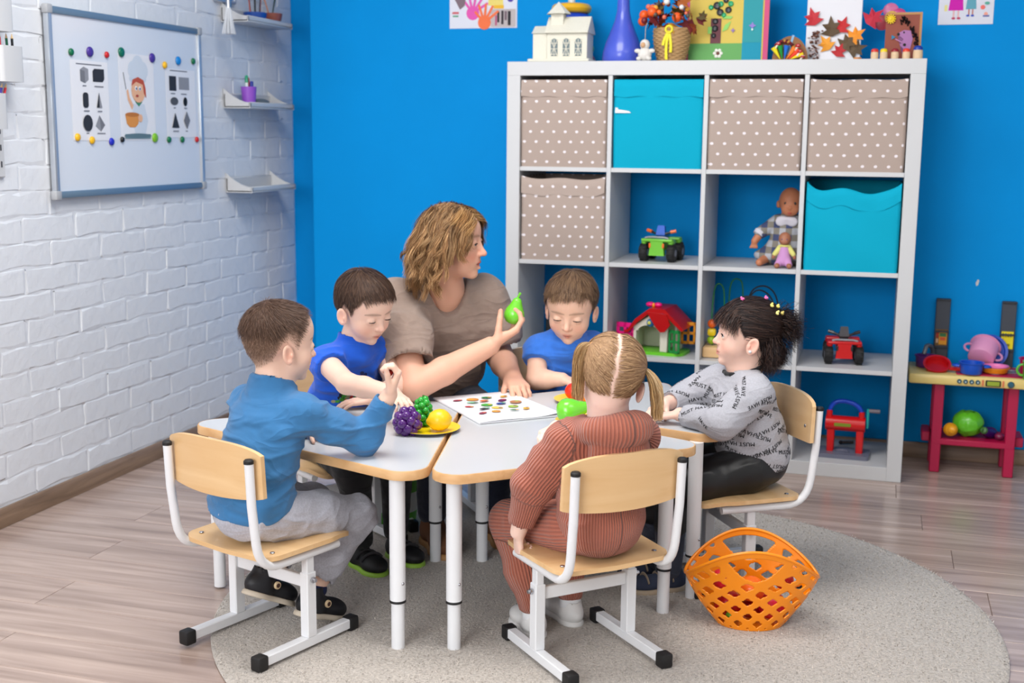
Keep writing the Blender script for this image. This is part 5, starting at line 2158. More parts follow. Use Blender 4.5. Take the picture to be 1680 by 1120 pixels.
nt.links.new(mth(nt, 'MULTIPLY', mth(nt, 'ADD', u_, v_), .5), rp_.inputs[0])
nt.links.new(rp_.outputs[0], nt.nodes['Principled BSDF'].inputs['Base Color'])
S = Sdf()
S.cone((0, 0, .16), (0, -.01, .06), .036, .075, k=.03)
S.ell((0, -.03, .035), (.115, .075, .035), k=.03)
for s_ in (-1, 1):
    S.cone((s_ * .035, 0, .158), (s_ * .095, -.03, .115), .026, .022, k=.015)
V, Q, N = S.mesh(.004)
np_mesh('dress', [(fold(V, N, .004, (14, 14, 14), 5), Q)], m_plaid, o)
S = Sdf()
S.ell((.010, -.01, .235), (.042, .046, .050), k=.02)
S.ell((.012, -.045, .205), (.030, .018, .024), k=.02)
S.ell((.012, -.062, .212), (.007, .007, .006), k=.006)
S.ell((-.034, -.004, .222), (.008, .010, .014), k=.006)
S.cone((0, 0, .19), (0, 0, .15), .022, .024, k=.01)
for s_ in (-1, 1):
    S.cone((s_ * .090, -.030, .118), (s_ * .112, -.045, .085), .016, .013, k=.01)
    for f_ in range(4):
        S.cone((s_ * .112, -.045, .085), (s_ * (.112 + .008 * (f_ - 1.2)), -.050, .062), .006, .004, k=.004)
    S.cone((s_ * .06, -.06, .028), (s_ * .085, -.125, .014), .018, .013, k=.01)
V, Q, N = S.mesh(.0032)
dbody = np_mesh('doll_body', [(V, Q)], M_doll, o)
for s_ in (-1, 1):
    b = MB()
    b.ell((.012 + s_ * .017, -.0545, .228), (.0055, .003, .006), n=10, m=6)
    b.build('eye', mat('doll_eye', (30, 24, 20), .2), dbody)
b = MB()
b.ell((.012, -.062, .193), (.008, .003, .003), n=10, m=6)
b.build('mouth', mat('doll_lips', (180, 70, 60), .4), dbody)
S = Sdf()
S.ell((0, -.012, .170), (.040, .040, .012), k=.01)
S.ell((-.018, -.040, .160), (.022, .008, .018), k=.01)
S.ell((.020, -.040, .160), (.022, .008, .018), k=.01)
V, Q, N = S.mesh(.0035)
np_mesh('white_collar', [(V, Q)], mat('white_cloth', (216, 212, 222), .9), o)
for s_ in (-1, 1):
    b = MB()
    b.tube([(s_ * .094, -.030, .119), (s_ * .102, -.036, .108)], [.022, .020], 14)
    b.build('cuff', mat('white_cloth', (216, 212, 222), .9), o)
o = thing('small_doll', 'small doll in a lilac romper sitting in the lap of the baby doll', 'doll', (1.040, .055, zc_))
S = Sdf()
S.ell((0, 0, .105), (.022, .022, .025), k=.01)
S.ell((0, -.018, .096), (.014, .008, .010), k=.008)
S.cone((0, 0, .085), (0, 0, .07), .010, .012, k=.006)
for s_ in (-1, 1):
    S.cone((s_ * .034, -.008, .048), (s_ * .038, -.010, .038), .007, .006, k=.004)
    S.cone((s_ * .020, -.028, .012), (s_ * .022, -.040, .010), .010, .009, k=.004)
V, Q, N = S.mesh(.0028)
np_mesh('doll_body', [(V, Q)], mat('doll_vinyl_dark', (168, 108, 80), .5), o)
S = Sdf()
S.cone((0, 0, .070), (0, -.002, .030), .018, .024, k=.01)
for s_ in (-1, 1):
    S.cone((s_ * .012, -.004, .026), (s_ * .020, -.026, .013), .014, .012, k=.008)
V, Q, N = S.mesh(.0028)
np_mesh('romper', [(V, Q)], mat('lilac_cloth', (206, 150, 204), .9), o)
S = Sdf()
for s_ in (-1, 1):
    S.cone((s_ * .016, 0, .072), (s_ * .033, -.008, .050), .011, .009, k=.006)
S.ell((0, -.004, .080), (.020, .016, .006), k=.006)
V, Q, N = S.mesh(.0028)
np_mesh('yellow_sleeves', [(V, Q)], mat('pale_yellow_cloth', (226, 222, 130), .9), o)
for s_ in (-1, 1):
    b = MB()
    b.ell((s_ * .008, -.0215, .104), (.003, .002, .003), n=8, m=6)
    b.build('eye', mat('doll_eye_blue', (60, 60, 120), .2), o)

# toy house with red roof
zh = cell(1, 2)[1]
o = thing('toy_house', 'plastic toy house with a red roof and coloured doors in the shelf', 'toy', (.575, .125, zh), -.12)
m_cream = pl((228, 224, 206), .45)
b = MB()
b.prism(rounded([(-.11, -.07), (.115, -.07), (.115, .08), (-.11, .08)], .04, 5), 0, .012)
b.build('green_base', pl((110, 206, 40), .4), o)
for nm, c, s_ in (('wall', (-.078, 0, .068), (.012, .12, .112)), ('wall', (0, .060, .068), (.16, .012, .112)), ('corner_post', (.040, -.052, .056), (.030, .022, .088)), ('wall', (.078, .015, .068), (.010, .09, .112)), ('corner_post', (-.076, -.054, .056), (.014, .016, .088))):
    b = MB()
    b.box(c, s_, bev=.003)
    b.build(nm, m_cream, o)
b = MB()
arch = [(-.085, .10), (-.085, .09), (-.062, .09)] + [(-.020 + .042 * math.cos(a), .088 + .024 * math.sin(a)) for a in np.linspace(PI, 0, 9)] + [(.056, .09), (.056, .10), (-.015, .150)]
b.prism(arch, 0, .012, RX90, (0, -.050, 0))
b.build('gable', m_cream, o, 20)
b = MB()
b.lathe([(.004, .012), (.013, .008), (.016, 0)], (-.012, -.062, .122), 18, RX90)
b.build('round_window', pl((30, 110, 170)), o)
b = MB()
b.ell((-.014, -.074, .123), (.007, .003, .007), n=10, m=6)
b.build('window_star', pl((220, 220, 90)), o)
m_red = pl((186, 8, 12), .3)
b = MB()
for s_, y0, y1 in ((1, -.075, .085),):
    prof = [(-.115, .088), (-.100, .092), (-.070, .135), (-.015, .178), (.045, .178), (.095, .130), (.120, .104), (.112, .098), (.088, .118), (.04, .162), (-.012, .162), (-.062, .122), (-.094, .084), (-.11, .080)]
    b.prism(prof, -.085, .075, RX90, (0, 0, 0))
b.build('roof', m_red, o, 35)
b = MB()
b.prism([(-.020, .165), (.055, .160), (.070, .120), (.050, .094), (.034, .092), (.014, .112)], .075, .088, RX90, (0, 0, 0))
b.build('roof_eave', m_red, o, 35)
for (x, c, r) in ((-.030, (246, 20, 130), .014), (.0, (246, 20, 130), .013)):
    b = MB()
    b.ell((x, -.01, .185), (r * 1.3, r, r * .7), n=12, m=8)
    b.build('roof_ornament', pl(c), o)
b = MB()
b.ell((-.014, -.022, .184), (.006, .006, .010), n=10, m=6)
b.build('roof_button', pl((250, 150, 30)), o)


def door_panel(parent, col, x, y, z, w, h, rz_, nm='door'):
    b = MB()
    q = lambda x0, x1, z0, z1: b.box(((x0 + x1) / 2, 0, (z0 + z1) / 2), (x1 - x0, .008, z1 - z0), bev=.0015)
    t = w * .16
    q(0, t, 0, h)
    q(w - t, w, 0, h)
    q(w / 2 - t / 2, w / 2 + t / 2, 0, h)
    q(0, w, 0, t * 1.3)
    q(0, w, h - t * 1.5, h)
    q(0, w, h / 2 - t * .6, h / 2 + t * .6)
    d = b.build(nm, pl(col, .35), parent, 30)
    d.location = (x, y, z)
    d.rotation_euler = (0, 0, rz_)
    return d


door_panel(o, (250, 24, 140), -.078, -.060, .030, .075, .085, PI - .2)
door_panel(o, (10, 140, 60), .060, -.058, .012, .050, .088, -.35)
door_panel(o, (236, 150, 20), .083, .030, .035, .055, .085, .15)

# bead maze
zb = cell(2, 2)[1]
o = thing('bead_maze', 'wooden bead maze with looping wires in the shelf', 'toy', (.885, .14, zb))
b = MB()
b.box((0, 0, .022), (.26, .16, .040), bev=.005, seg=2)
b.build('wooden_base', M_ply, o)
for pts, c, r in (([(-.10, -.03, .042), (-.105, -.03, .16), (-.10, -.02, .25), (-.085, -.02, .275), (-.065, -.02, .25), (-.060, -.02, .14), (-.06, -.02, .042)], (20, 110, 50), .0026),
                  ([(-.045, .03, .042), (-.05, .03, .18), (-.045, .03, .27), (-.02, .03, .29), (.0, .03, .25), (.0, .03, .042)], (20, 110, 50), .0026),
                  ([(.0, .05, .10), (.03, .05, .24), (.09, .05, .262), (.13, .05, .20), (.125, .05, .042)], (20, 20, 24), .003),
                  ([(-.01, .02, .16), (.05, .02, .25), (.11, .02, .22), (.12, .02, .12), (.10, .02, .042)], (20, 20, 24), .003)):
    b = MB()
    P_ = np.array(pts)
    fine = []
    for i in range(len(P_) - 1):
        p0, p1, p2, p3 = P_[max(i - 1, 0)], P_[i], P_[i + 1], P_[min(i + 2, len(P_) - 1)]
        for t in np.linspace(0, 1, 7)[:-1]:
            fine.append(tuple(.5 * ((2 * p1) + (-p0 + p2) * t + (2 * p0 - 5 * p1 + 4 * p2 - p3) * t * t + (-p0 + 3 * p1 - 3 * p2 + p3) * t ** 3)))
    fine.append(tuple(P_[-1]))
    b.tube(fine, r, 8)
    b.build('wire', pl(c), o)
for z, c, kind in ((.062, (150, 190, 40), 0), (.092, (240, 206, 20), 1), (.124, (240, 100, 20), 0)):
    b = MB()
    if kind:
        b.box((-.103, -.03, z), (.032, .032, .028), bev=.008, seg=2)
    else:
        b.ell((-.104, -.03, z), .0165, n=16, m=10)
    b.build('bead', pl(c), o)

# crank toy in the bottom right cube
zk = cell(3, 3)[1]
o = thing('crank_press_toy', 'red toy dough press with a blue handle and crank in the bottom right cube', 'toy', (1.285, .135, zk), -.05)
m_r = pl((214, 10, 18), .3)
b = MB()
b.prism(rounded([(-.092, -.06), (.092, -.06), (.092, .06), (-.092, .06)], .012, 4), 0, .016)
b.build('grey_base', pl((112, 114, 132), .4), o)
b = MB()
b.lathe([(.030, .014), (.030, .020), (.022, .020), (.018, .016)], (-.01, -.01, 0), 24)
b.build('moulded_ring', pl((112, 114, 132), .4), o)
for x in (-.050, .055):
    b = MB()
    b.box((x, 0, .058), (.026, .034, .090), bev=.003)
    b.build('press_leg', m_r, o)
b = MB()
b.cyl((-.070, 0, .122), (.072, 0, .122), .028, n=28)
b.build('barrel', m_r, o)
for x in (-.058, .058):
    b = MB()
    b.box((x, 0, .153), (.020, .028, .036), bev=.004)
    b.build('handle_socket', m_r, o)
b = MB()
b.tube(arc_pts((-.058, 0, .165), (-.052, 0, .212), (0, 0, .206), 6)[:-1] + arc_pts((0, 0, .206), (.050, 0, .200), (.058, 0, .165), 6), .0088, 12)
b.build('carry_handle', pl((10, 74, 210), .3), o)
b = MB()
b.prism(rounded(rect(-.038, -.006, .022, .006), .002, 2), 0, .002, RX90, (0, -.0275, .122))
b.build('green_label', pl((130, 150, 40)), o)
b = MB()
b.box((.080, -.006, .148), (.010, .016, .075), bev=.003)
b.build('crank_arm', pl((20, 170, 170)), o)
b = MB()
b.cyl((.082, -.006, .178), (.122, -.006, .178), .0075, n=12)
b.build('crank_grip', pl((130, 120, 130)), o)
b = MB()
b.cyl((0, 0, 0), (.042, 0, .004), .006, n=10)
b.ell((-.006, 0, 0), .008, n=10, m=6)
single('toy_tool', 'small red and black toy tool lying behind the dough press', 'toy', b, pl((40, 26, 28)), (1.275, .30, zk + .009))
# a dark case in the third-row left cube
b = MB()
b.box((0, 0, .055), (.022, .10, .11), bev=.006, seg=2)
single('black_case', 'small black case standing in the cube behind the boy', 'case', b, M_black, (.132, .20, cell(0, 2)[1] + .0005))

# ------------------------------------------------------------------ toy kitchen at the right
k0 = thing('toy_kitchen', 'pink and cream toy kitchen stand against the blue wall', 'toy kitchen', (1.75, .26, 0))
m_pink = pl((176, 8, 66), .45)
m_crm = pl((232, 206, 126), .4)
for x in (-.140, .115):
    for y in (-.055, .100):
        b = MB()
        b.box((x, y, .170), (.036, .034, .338), bev=.003)
        b.build('leg', m_pink, k0)
b = MB()
b.box((-.012, .022, .118), (.290, .190, .024), bev=.004)
b.build('lower_shelf', m_pink, k0)
for x in (-.175, .150):
    b = MB()
    b.box((x, .030, .125), (.030, .12, .036), bev=.004)
    b.build('shelf_lug', m_pink, k0)
b = MB()
b.box((.02, .020, .356), (.54, .25, .038), bev=.008, seg=2)
b.build('counter', m_crm, k0)
b = MB()
b.box((.045, .010, .3765), (.26, .19, .006), bev=.002)
b.build('hob', m_pink, k0)
for (x, y, r) in ((-.02, -.03, .026), (.05, -.04, .024), (.105, .01, .034)):
    b = MB()
    b.lathe([(r, 0), (r, .003), (r * .8, .004), (r * .75, .001)], (x, y, .379), 24)
    b.lathe([(r * .5, 0), (r * .5, .003), (r * .35, .004), (r * .3, .001)], (x, y, .379), 24)
    b.build('burner', pl((130, 124, 140)), k0)
for i in range(4):
    b = MB()
    b.lathe([(0, .008), (.006, .008), (.0085, .002), (.0085, 0)], (-.075 + i * .021, -.1055, .355), 18, RX90)
    kb = b.build('knob', pl((40, 90, 110)), k0)
    b = MB()
    b.ell((-.075 + i * .021, -.114, .355), (.003, .002, .003), n=8, m=6)
    b.build('knob_dot', pl((200, 216, 220)), kb)
b = MB()
b.lathe([(0, .008), (.008, .008), (.012, .002), (.012, 0)], (.100, -.1055, .353), 20, RX90)
kb = b.build('knob', pl((40, 90, 110)), k0)
b = MB()
b.box((.040, -.1065, .354), (.052, .006, .022), bev=.002)
dp = b.build('display', pl((30, 34, 26)), k0)
b = MB()
b.box((.040, -.1105, .354), (.042, .002, .015))
b.build('display_glass', pl((150, 170, 50)), dp)
for x in (.005, .074):
    b = MB()
    b.box((x, -.1062, .354), (.006, .003, .022))
    b.build('red_stripe', pl((220, 120, 80)), k0)
b = MB()
b.tube([(-.165, .085, .375), (-.165, .085, .425)] + arc_pts((-.165, .085, .425), (-.170, .06, .462), (-.190, .040, .455)) + [(-.198, .030, .425)], .008, 10)
b.build('tap', mat('toy_tap', (110, 112, 116), .35, metal=.5), k0)
for x, pic in ((-.135, 0), (.098, 1)):
    b = MB()
    b.box((x, .136, .500), (.052, .022, .250), bev=.003)
    up_ = b.build('upright', pl((62, 68, 78), .5), k0)
    for zz in (.622, .500, .440):
        b = MB()
        b.box((x, .123, zz), (.052, .016, .006), bev=.001)
        b.build('upright_rib', pl((48, 52, 60), .5), up_)
    if pic:
        flat(up_, 'sticker', RX90, (x - .021, .1245, .446), [(rect(0, 0, .042, .066), (240, 220, 30))] + [(circle(.006 + .009 * (i % 4), .058 - .010 * (i // 4), .0022, 8), [(40, 50, 60), (60, 120, 130), (200, 140, 40)][i % 3]) for i in range(9)] + [(rect(.006, .014, .014, .020), (120, 110, 30)), (rect(.020, .012, .030, .02), (140, 130, 40))])
    else:
        flat(up_, 'sticker', RX90, (x - .021, .1245, .446), [(rect(0, 0, .042, .062), (120, 84, 40)), (rect(.012, .004, .040, .056), (236, 160, 40)), (rect(.014, .034, .038, .048), (60, 120, 70)), (rect(.016, .020, .036, .032), (220, 90, 50)), (rect(.002, .030, .010, .054), (170, 50, 40)), (rect(.002, .010, .010, .026), (210, 170, 140))])


def pan(name, label, loc, r, h, col, rim=1.12, handles=(), tilt=(0, 0, 0), cat='toy dish', inner=None):
    o = thing(name, label, cat, loc, 0, 'toy dishes on the toy kitchen')
    o.rotation_euler = tilt
    b = MB()
    b.lathe([(0, 0), (r * .86, 0), (r * .93, .003), (r, h), (r * rim, h + .002), (r * rim, h + .005), (r * .95, h + .004), (r * .88, .005), (0, .005)], n=32)
    b.build('bowl', pl(col, .35), o, 50)
    for a, kind in handles:
        b = MB()
        c, s_ = math.cos(a), math.sin(a)
        if kind == 'loop':
            b.tube([((r + .002 + .022 * math.sin(t)) * c - s_ * .016 * math.cos(t), (r + .002 + .022 * math.sin(t)) * s_ + c * .016 * math.cos(t), h * .75) for t in np.linspace(0, PI, 10)], .0042, 8)
        elif kind == 'ear':
            b.tube([((r - .001 + .020 * math.sin(t)) * c, (r - .001 + .020 * math.sin(t)) * s_, h * .55 + .020 * math.cos(t)) for t in np.linspace(0, PI, 10)], .0042, 8)
        else:
            b.tube([(r * c, r * s_, h * .8), ((r + .07) * c, (r + .07) * s_, h * 1.1 + .008)], [.008, .006], 8)
        b.build('handle', pl(col, .35), o)
    return o


CT = .3755
pan('toy_pan', 'red toy frying pan leaning on the left of the toy kitchen', (1.598, .235, CT + .008), .044, .020, (200, 14, 22), handles=((-.35, 'stick'),), tilt=(.50, 0, 0))
pan('toy_bowl', 'purple toy bowl half hidden behind the red pan', (1.562, .300, CT), .038, .040, (96, 34, 120))
pan('toy_pot', 'blue toy pot standing on the hob', (1.715, .190, CT + .0045), .040, .038, (14, 84, 200), handles=((0, 'loop'), (PI, 'loop')))
pan('toy_pot', 'pink toy pot lying tipped on top of the other dishes', (1.752, .285, CT + .045), .050, .070, (224, 150, 190), handles=((-.2, 'ear'), (PI - .2, 'ear')), tilt=(-.95, .45, 0))
pan('toy_plate', 'orange toy plate beside the blue pot on the hob', (1.800, .235, CT + .006), .046, .016, (246, 150, 30))
pan('toy_plate', 'pink toy plate lying in the orange plate', (1.802, .236, CT + .0165), .041, .010, (240, 130, 190))
pan('toy_plate', 'blue toy plate leaning upright against the wall', (1.790, .372, CT + .060), .056, .008, (16, 70, 190), tilt=(1.35, 0, 0))
pan('toy_cup', 'green toy cup at the right edge on the toy kitchen', (1.918, .165, CT), .032, .060, (96, 186, 60), 1.08, handles=((PI, 'ear'),))
pan('toy_bowl', 'dark pink toy bowl behind the green cup', (1.925, .265, CT), .040, .055, (190, 20, 80))
# vegetables on the lower shelf
zs = .1302
b = MB()
b.lathe([(0, 0)] + [(.020 * math.sin(PI * min(.97, t)) ** .6 * (1 + .06 * math.sin(t * 30)) + .004, t * .075) for t in np.linspace(.03, .97, 22)] + [(0, .078)], n=20)
o = single('toy_gourd', 'yellow ridged toy gourd on the toy kitchen shelf', 'toy vegetable', b, pl((236, 164, 30), .35), (1.650, .235, zs + .026))
o.rotation_euler = (1.35, .0, .25)
o = thing('toy_cabbage', 'round green toy cabbage on the toy kitchen shelf', 'toy vegetable', (1.722, .262, zs))
S = Sdf()
S.ell((0, 0, .046), (.048, .048, .046), k=.01)
V, Q, N = S.mesh(.004)
np_mesh('cabbage_head', [(fold(V, N, .004, (24, 24, 24), 3), Q)], pl((110, 196, 44), .3), o)
for k in range(5):
    a = k * 1.256
    S = Sdf()
    S.ell((.010 * math.cos(a), .010 * math.sin(a), .050), (.046, .046, .047), k=.002)
    S.ell((-.012 * math.cos(a), -.012 * math.sin(a), .054), (.050, .050, .052), k=.003, op='s')
    V, Q, N = S.mesh(.0034)
    np_mesh('cabbage_leaf', [(fold(V, N, .002, (40, 40, 40), k), Q)], pl((96, 190, 40), .3), o)
o = thing('toy_aubergine', 'dark purple toy aubergine on the toy kitchen shelf', 'toy vegetable', (1.795, .245, zs + .024))
o.rotation_euler = (1.25, 0, -.55)
b = MB()
b.lathe([(0, -.042), (.012, -.040), (.020, -.030), (.023, -.015), (.021, .005), (.016, .025), (.012, .040), (0, .044)], n=20)
b.build('fruit', pl((50, 14, 96), .25), o, 60)
b = MB()
b.lathe([(.014, .036), (.012, .044), (.004, .048), (.004, .058), (0, .058)], n=10)
b.build('calyx', pl((60, 110, 50)), o)
b = MB()
b.ell((0, 0, .014), (.018, .018, .014), n=14, m=8)
single('toy_beetroot', 'small dark pink toy vegetable behind the right leg of the toy kitchen', 'toy vegetable', b, pl((120, 30, 70)), (1.832, .232, zs))

# ------------------------------------------------------------------ orange lattice basket with toys
BX, BY = 1.105, -1.488
ob = thing('plastic_basket', 'orange plastic lattice tote basket full of toys on the rug', 'basket', (BX, BY, RUG_T * .9), math.radians(12))
nth, nt_ = 224, 66


def bask(a, t):
    c, s_ = math.cos(a), math.sin(a)
    hr = .128 + .088 * abs(s_) ** 1.7
    t2 = t ** .9
    rx = .080 + (.166 - .080) * (t2 * .62 + .38 * math.sin(t * PI / 2))
    ry = .060 + (.098 - .060) * t2
    rx = rx * (1 - .08 * abs(s_) ** 2 * t)
    sgn = abs(c) ** (1.0) * (1 if c >= 0 else -1)
    return (rx * sgn, ry * s_ * (1 - .05 * t), t * hr)


def hole(a, t):
    s_ = math.sin(a)
    da = abs(((a / PI * 2) % 2) - 1) * PI / 2          # 0 at front and back
    if t > .955 or t < .035:
        return False
    if da < .62 and .60 < t:
        # hand hole: flat top, round bottom
        if t > .64 + .28 * (da / .46) ** 2 and t < .925:
            return True
        if da < .5 and t > .62 - .0:
            return False
        if t > .80:
            return False
    v = t * (.75 + .55 * abs(s_) ** 1.5)
    k = a / (2 * PI) * 12
    d1, d2 = (k + v * 4.1) % 1.0, (k - v * 4.1) % 1.0
    w = .50 if t < .5 else .47
    return d1 > w and d2 > w and d1 < .98 and d2 < .98


vs, idx_, fs = [], {}, []
for j in range(nt_ + 1):
    for i in range(nth):
        vs.append(bask(2 * PI * i / nth, j / nt_))
for j in range(nt_):
    for i in range(nth):
        if hole(2 * PI * (i + .5) / nth, (j + .5) / nt_):
            continue
        fs.append((j * nth + i, j * nth + (i + 1) % nth, (j + 1) * nth + (i + 1) % nth, (j + 1) * nth + i))
b = MB()
bv = b.raw(vs, fs)
for v in [v for v in b.bm.verts if not v.link_faces]:
    b.bm.verts.remove(v)
for _ in range(2):
    bmesh.ops.smooth_vert(b.bm, verts=[v for v in b.bm.verts if v.is_boundary and v.co.z < .2], factor=.45, use_axis_x=True, use_axis_y=True, use_axis_z=True)
M_or = mat('orange_plastic', (255, 146, 8), .3, coat=.2)
wall_ = b.build('lattice_wall', M_or, ob, 60)
sl = wall_.modifiers.new('s', 'SOLIDIFY')
sl.thickness = .0032
sl.offset = 0
b = MB()
b.tube([bask(a, 1.0) for a in np.linspace(0, 2 * PI, 96, endpoint=False)], .0042, 8, closed=True)
b.build('rim', M_or, ob, 70)
b = MB()
b.prism([bask(a, 0)[:2] for a in np.linspace(0, 2 * PI, 48, endpoint=False)], .0, .004)
b.build('basket_floor', M_or, ob, 30)
cb, sb = math.cos(math.radians(12)), math.sin(math.radians(12))
for (x, y, z, r, c, nm) in ((-.055, .01, .040, .036, (190, 16, 28), 'red toy ball at the left in the orange basket'), (.055, .0, .042, .037, (206, 20, 60), 'crimson toy ball at the right in the orange basket'), (.0, -.01, .088, .034, (250, 110, 20), 'orange ridged toy pumpkin in the basket'), (.002, .012, .030, .028, (150, 12, 20), 'dark red toy ball at the bottom of the basket'),
                        (-.075, -.005, .108, .028, (222, 24, 50), 'bright red toy ball high at the left of the basket'), (.080, .0, .112, .026, (170, 10, 30), 'dark crimson toy ball high at the right of the basket'), (-.048, -.028, .020, .016, (80, 130, 30), 'small green toy fruit low in the basket')):
    b = MB()
    b.lathe([(r * math.sin(a), -r * .94 * math.cos(a)) for a in np.linspace(0, PI, 13)], n=24, fn=(lambda a, rr, zz: 1 + .05 * abs(math.sin(4 * a))) if 'pumpkin' in nm else None)
    single('toy_ball', nm, 'toy', b, pl(c, .3), (BX + x * cb - y * sb, BY + x * sb + y * cb, RUG_T + z + .004), 'toys in the orange basket', 60)

# lime toy bucket behind the chairs
o = thing('toy_bucket', 'lime green and white toy bucket on the floor behind the boys chair', 'bucket', (-.045, -1.02, RUG_T))
b = MB()
b.lathe([(0, 0), (.060, 0), (.078, .15), (.082, .155), (.078, .158), (.072, .15), (.055, .004), (0, .004)], n=32)
b.build('bucket_body', pl((96, 190, 50), .4), o, 50)
b = MB()
b.lathe([(.0665, .05), (.0745, .115), (.0735, .115), (.066, .05)], n=32)
b.build('white_band', pl((226, 232, 226), .4), o, 50)
b = MB()
b.tube([(.080 * math.cos(a), .0, .150 + .080 * math.sin(a)) for a in np.linspace(0, PI, 18)], .004, 8)
b.build('bail', pl((150, 206, 60), .4), o)
# ------------------------------------------------------------------ people: shared builders
def sstep(a, b, x):
    t = np.clip((x - a) / (b - a), 0, 1)
    return t * t * (3 - 2 * t)


def fabric(name, col, bump=0.25, bscale=700, rough=0.9, sheen=0.15, var=0.05, vscale=60, stretch=(1, 1, 1), crease=0.32, cscale=7.5, cstretch=(1, 1, 2.4)):
    m = mat(name, col, rough, bump=bump, bscale=bscale, var=var, vscale=vscale, sheen=sheen, dist=0.0012, stretch=stretch)
    if crease and 'crease' not in m:
        m['crease'] = 1
        nt = m.node_tree
        tc = nt.nodes.new('ShaderNodeTexCoord')
        mp = nt.nodes.new('ShaderNodeMapping')
        mp.inputs['Scale'].default_value = cstretch
        nt.links.new(tc.outputs['Object'], mp.inputs[0])
        n = nt.nodes.new('ShaderNodeTexNoise')
        n.inputs['Scale'].default_value = cscale
        n.inputs['Detail'].default_value = 1.6
        n.inputs['Roughness'].default_value = .45
        n.inputs['Distortion'].default_value = 1.1
        nt.links.new(mp.outputs[0], n.inputs['Vector'])
        rd = mth(nt, 'ABSOLUTE', mth(nt, 'SUBTRACT', n.outputs['Fac'], .5))
        rd = mth(nt, 'POWER', mth(nt, 'SUBTRACT', 1.0, mth(nt, 'MULTIPLY', rd, 4.0, True), True), 1.5)
        bp = nt.nodes.new('ShaderNodeBump')
        bp.inputs['Strength'].default_value = crease
        bp.inputs['Distance'].default_value = .010
        nt.links.new(rd, bp.inputs['Height'])
        old = [x for x in nt.nodes if x.type == 'BUMP' and x != bp][0]
        nt.links.new(bp.outputs[0], old.inputs['Normal'])
    return m


def make_body(root, hd, J, skin, paint, handR, handL, neck_r=.039, arm=(.030, .026, .019), hres=.0024, tip=(214, 140, 126), legs=True, tors=(.078, .050), iris=(70, 50, 36), leg_r=(.05, .042, .032, .024)):
    parts, cols = [], []
    S = Sdf()
    hd.build(S)
    nb = np.asarray(J['neck'], float)
    S.cone(hd.u(0, -.10, -.27), nb, neck_r, neck_r * 1.05, k=.02)
    S.cone(nb, nb * .55 + np.asarray(J['chest'], float) * .45, neck_r * 1.05, neck_r * 1.1, k=.03)
    V, Q, N = S.mesh(hres)
    parts.append((V, Q))
    cols.append(hd.paint(V, skin, **paint))
    hv = (V, N)
    for sd, hs in (('R', handR), ('L', handL)):
        S2 = Sdf()
        sh, el, wr = [np.asarray(J[n + sd], float) for n in ('sh', 'el', 'wr')]
        fdir = unit(wr - el)
        mid = el * .62 + wr * .38
        S2.chain([sh, el, mid, wr], [arm[0], arm[1], arm[1] * .98, arm[2]], k=.012)
        if J.get('shoulder_ball'):
            S2.ell(sh, arm[0] * 1.1, k=.02)
        tips = hand(S2, wr, right=(sd == 'R'), **hs)
        V, Q, N = S2.mesh(hres * 1.08)
        C = np.tile(np.array(lin(skin)), (len(V), 1))
        C = tint_tips(V, C, tips, tip, hs['L'])
        parts.append((V, Q))
        cols.append(C)
    S3 = Sdf()
    pel, ch = np.asarray(J['pel'], float), np.asarray(J['chest'], float)
    S3.ell(ch, A3(tors[0], tors[1], .09), k=.03)
    S3.cone(pel, ch, tors[1], tors[1], k=.04)
    S3.ell(pel, A3(tors[0] * .95, tors[1] * 1.1, .055), k=.03)
    for sd in 'RL':
        S3.cone(np.asarray(J['neck'], float) + A3(0, 0, -.03), J['sh' + sd], neck_r * .7, arm[0] * .8, k=.02)
        if legs:
            S3.chain([J['hip' + sd], J['kn' + sd], J['an' + sd]], [leg_r[0], leg_r[1] * .9, leg_r[3]], k=.02)
    V, Q, N = S3.mesh(.009)
    parts.append((V, Q))
    cols.append(np.tile(np.array(lin(skin)), (len(V), 1)))
    body = np_mesh('body', parts, M_skin, root, cols)
    hd.eyeballs(body, iris)
    return body, hv


def garment(root, name, S, m, res=.0045, amp=.002, scale=(16, 16, 26), seed=0, attr=None, still=None):
    V, Q, N = S.mesh(res)
    at = {k: f(V) for k, f in (attr or {}).items()}
    a = amp if still is None else amp * still(V)
    V = fold(V, N, a, scale, seed)
    return np_mesh(name, [(V, Q)], m, root, attrs=at)


def cuff_still(J, names=('wrR', 'wrL'), d0=.012, d1=.05):
    pts = [np.asarray(J[k], float) for k in names]
    return lambda V: np.min([np.clip((np.linalg.norm(V - q, axis=1) - d0 - .02) / (d1 - d0), .08, 1) for q in pts], 0)


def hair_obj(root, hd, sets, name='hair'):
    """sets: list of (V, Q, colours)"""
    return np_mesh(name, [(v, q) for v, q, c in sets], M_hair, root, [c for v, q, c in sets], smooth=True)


def skull_sdf(hd, grow=0.0):
    S = Sdf()
    S.ell(hd.u(0, -.065, .14), A3(.362, .435, .36) * hd.H * (1 if not hd.adult else .92) + grow, hd.R, k=.05 * hd.H)
    S.ell(hd.u(0, .10, .12), A3(.30, .27, .29) * hd.H * (1 if not hd.adult else .92) + grow, hd.R, k=.1 * hd.H)
    if not hd.adult:
        S.ell(hd.u(0, -.20, -.06), A3(.27, .21, .22) * hd.H + grow, hd.R, k=.1 * hd.H)
    S.ell(hd.u(0, .13, -.13), A3(.28, .23, .28) * hd.H * (1 if not hd.adult else .9) + grow, hd.R, k=.1 * hd.H)
    S.cone(hd.u(0, -.10, -.27), hd.u(0, -.12, -.6), .19 * hd.H, .2 * hd.H, k=.05 * hd.H)
    return S


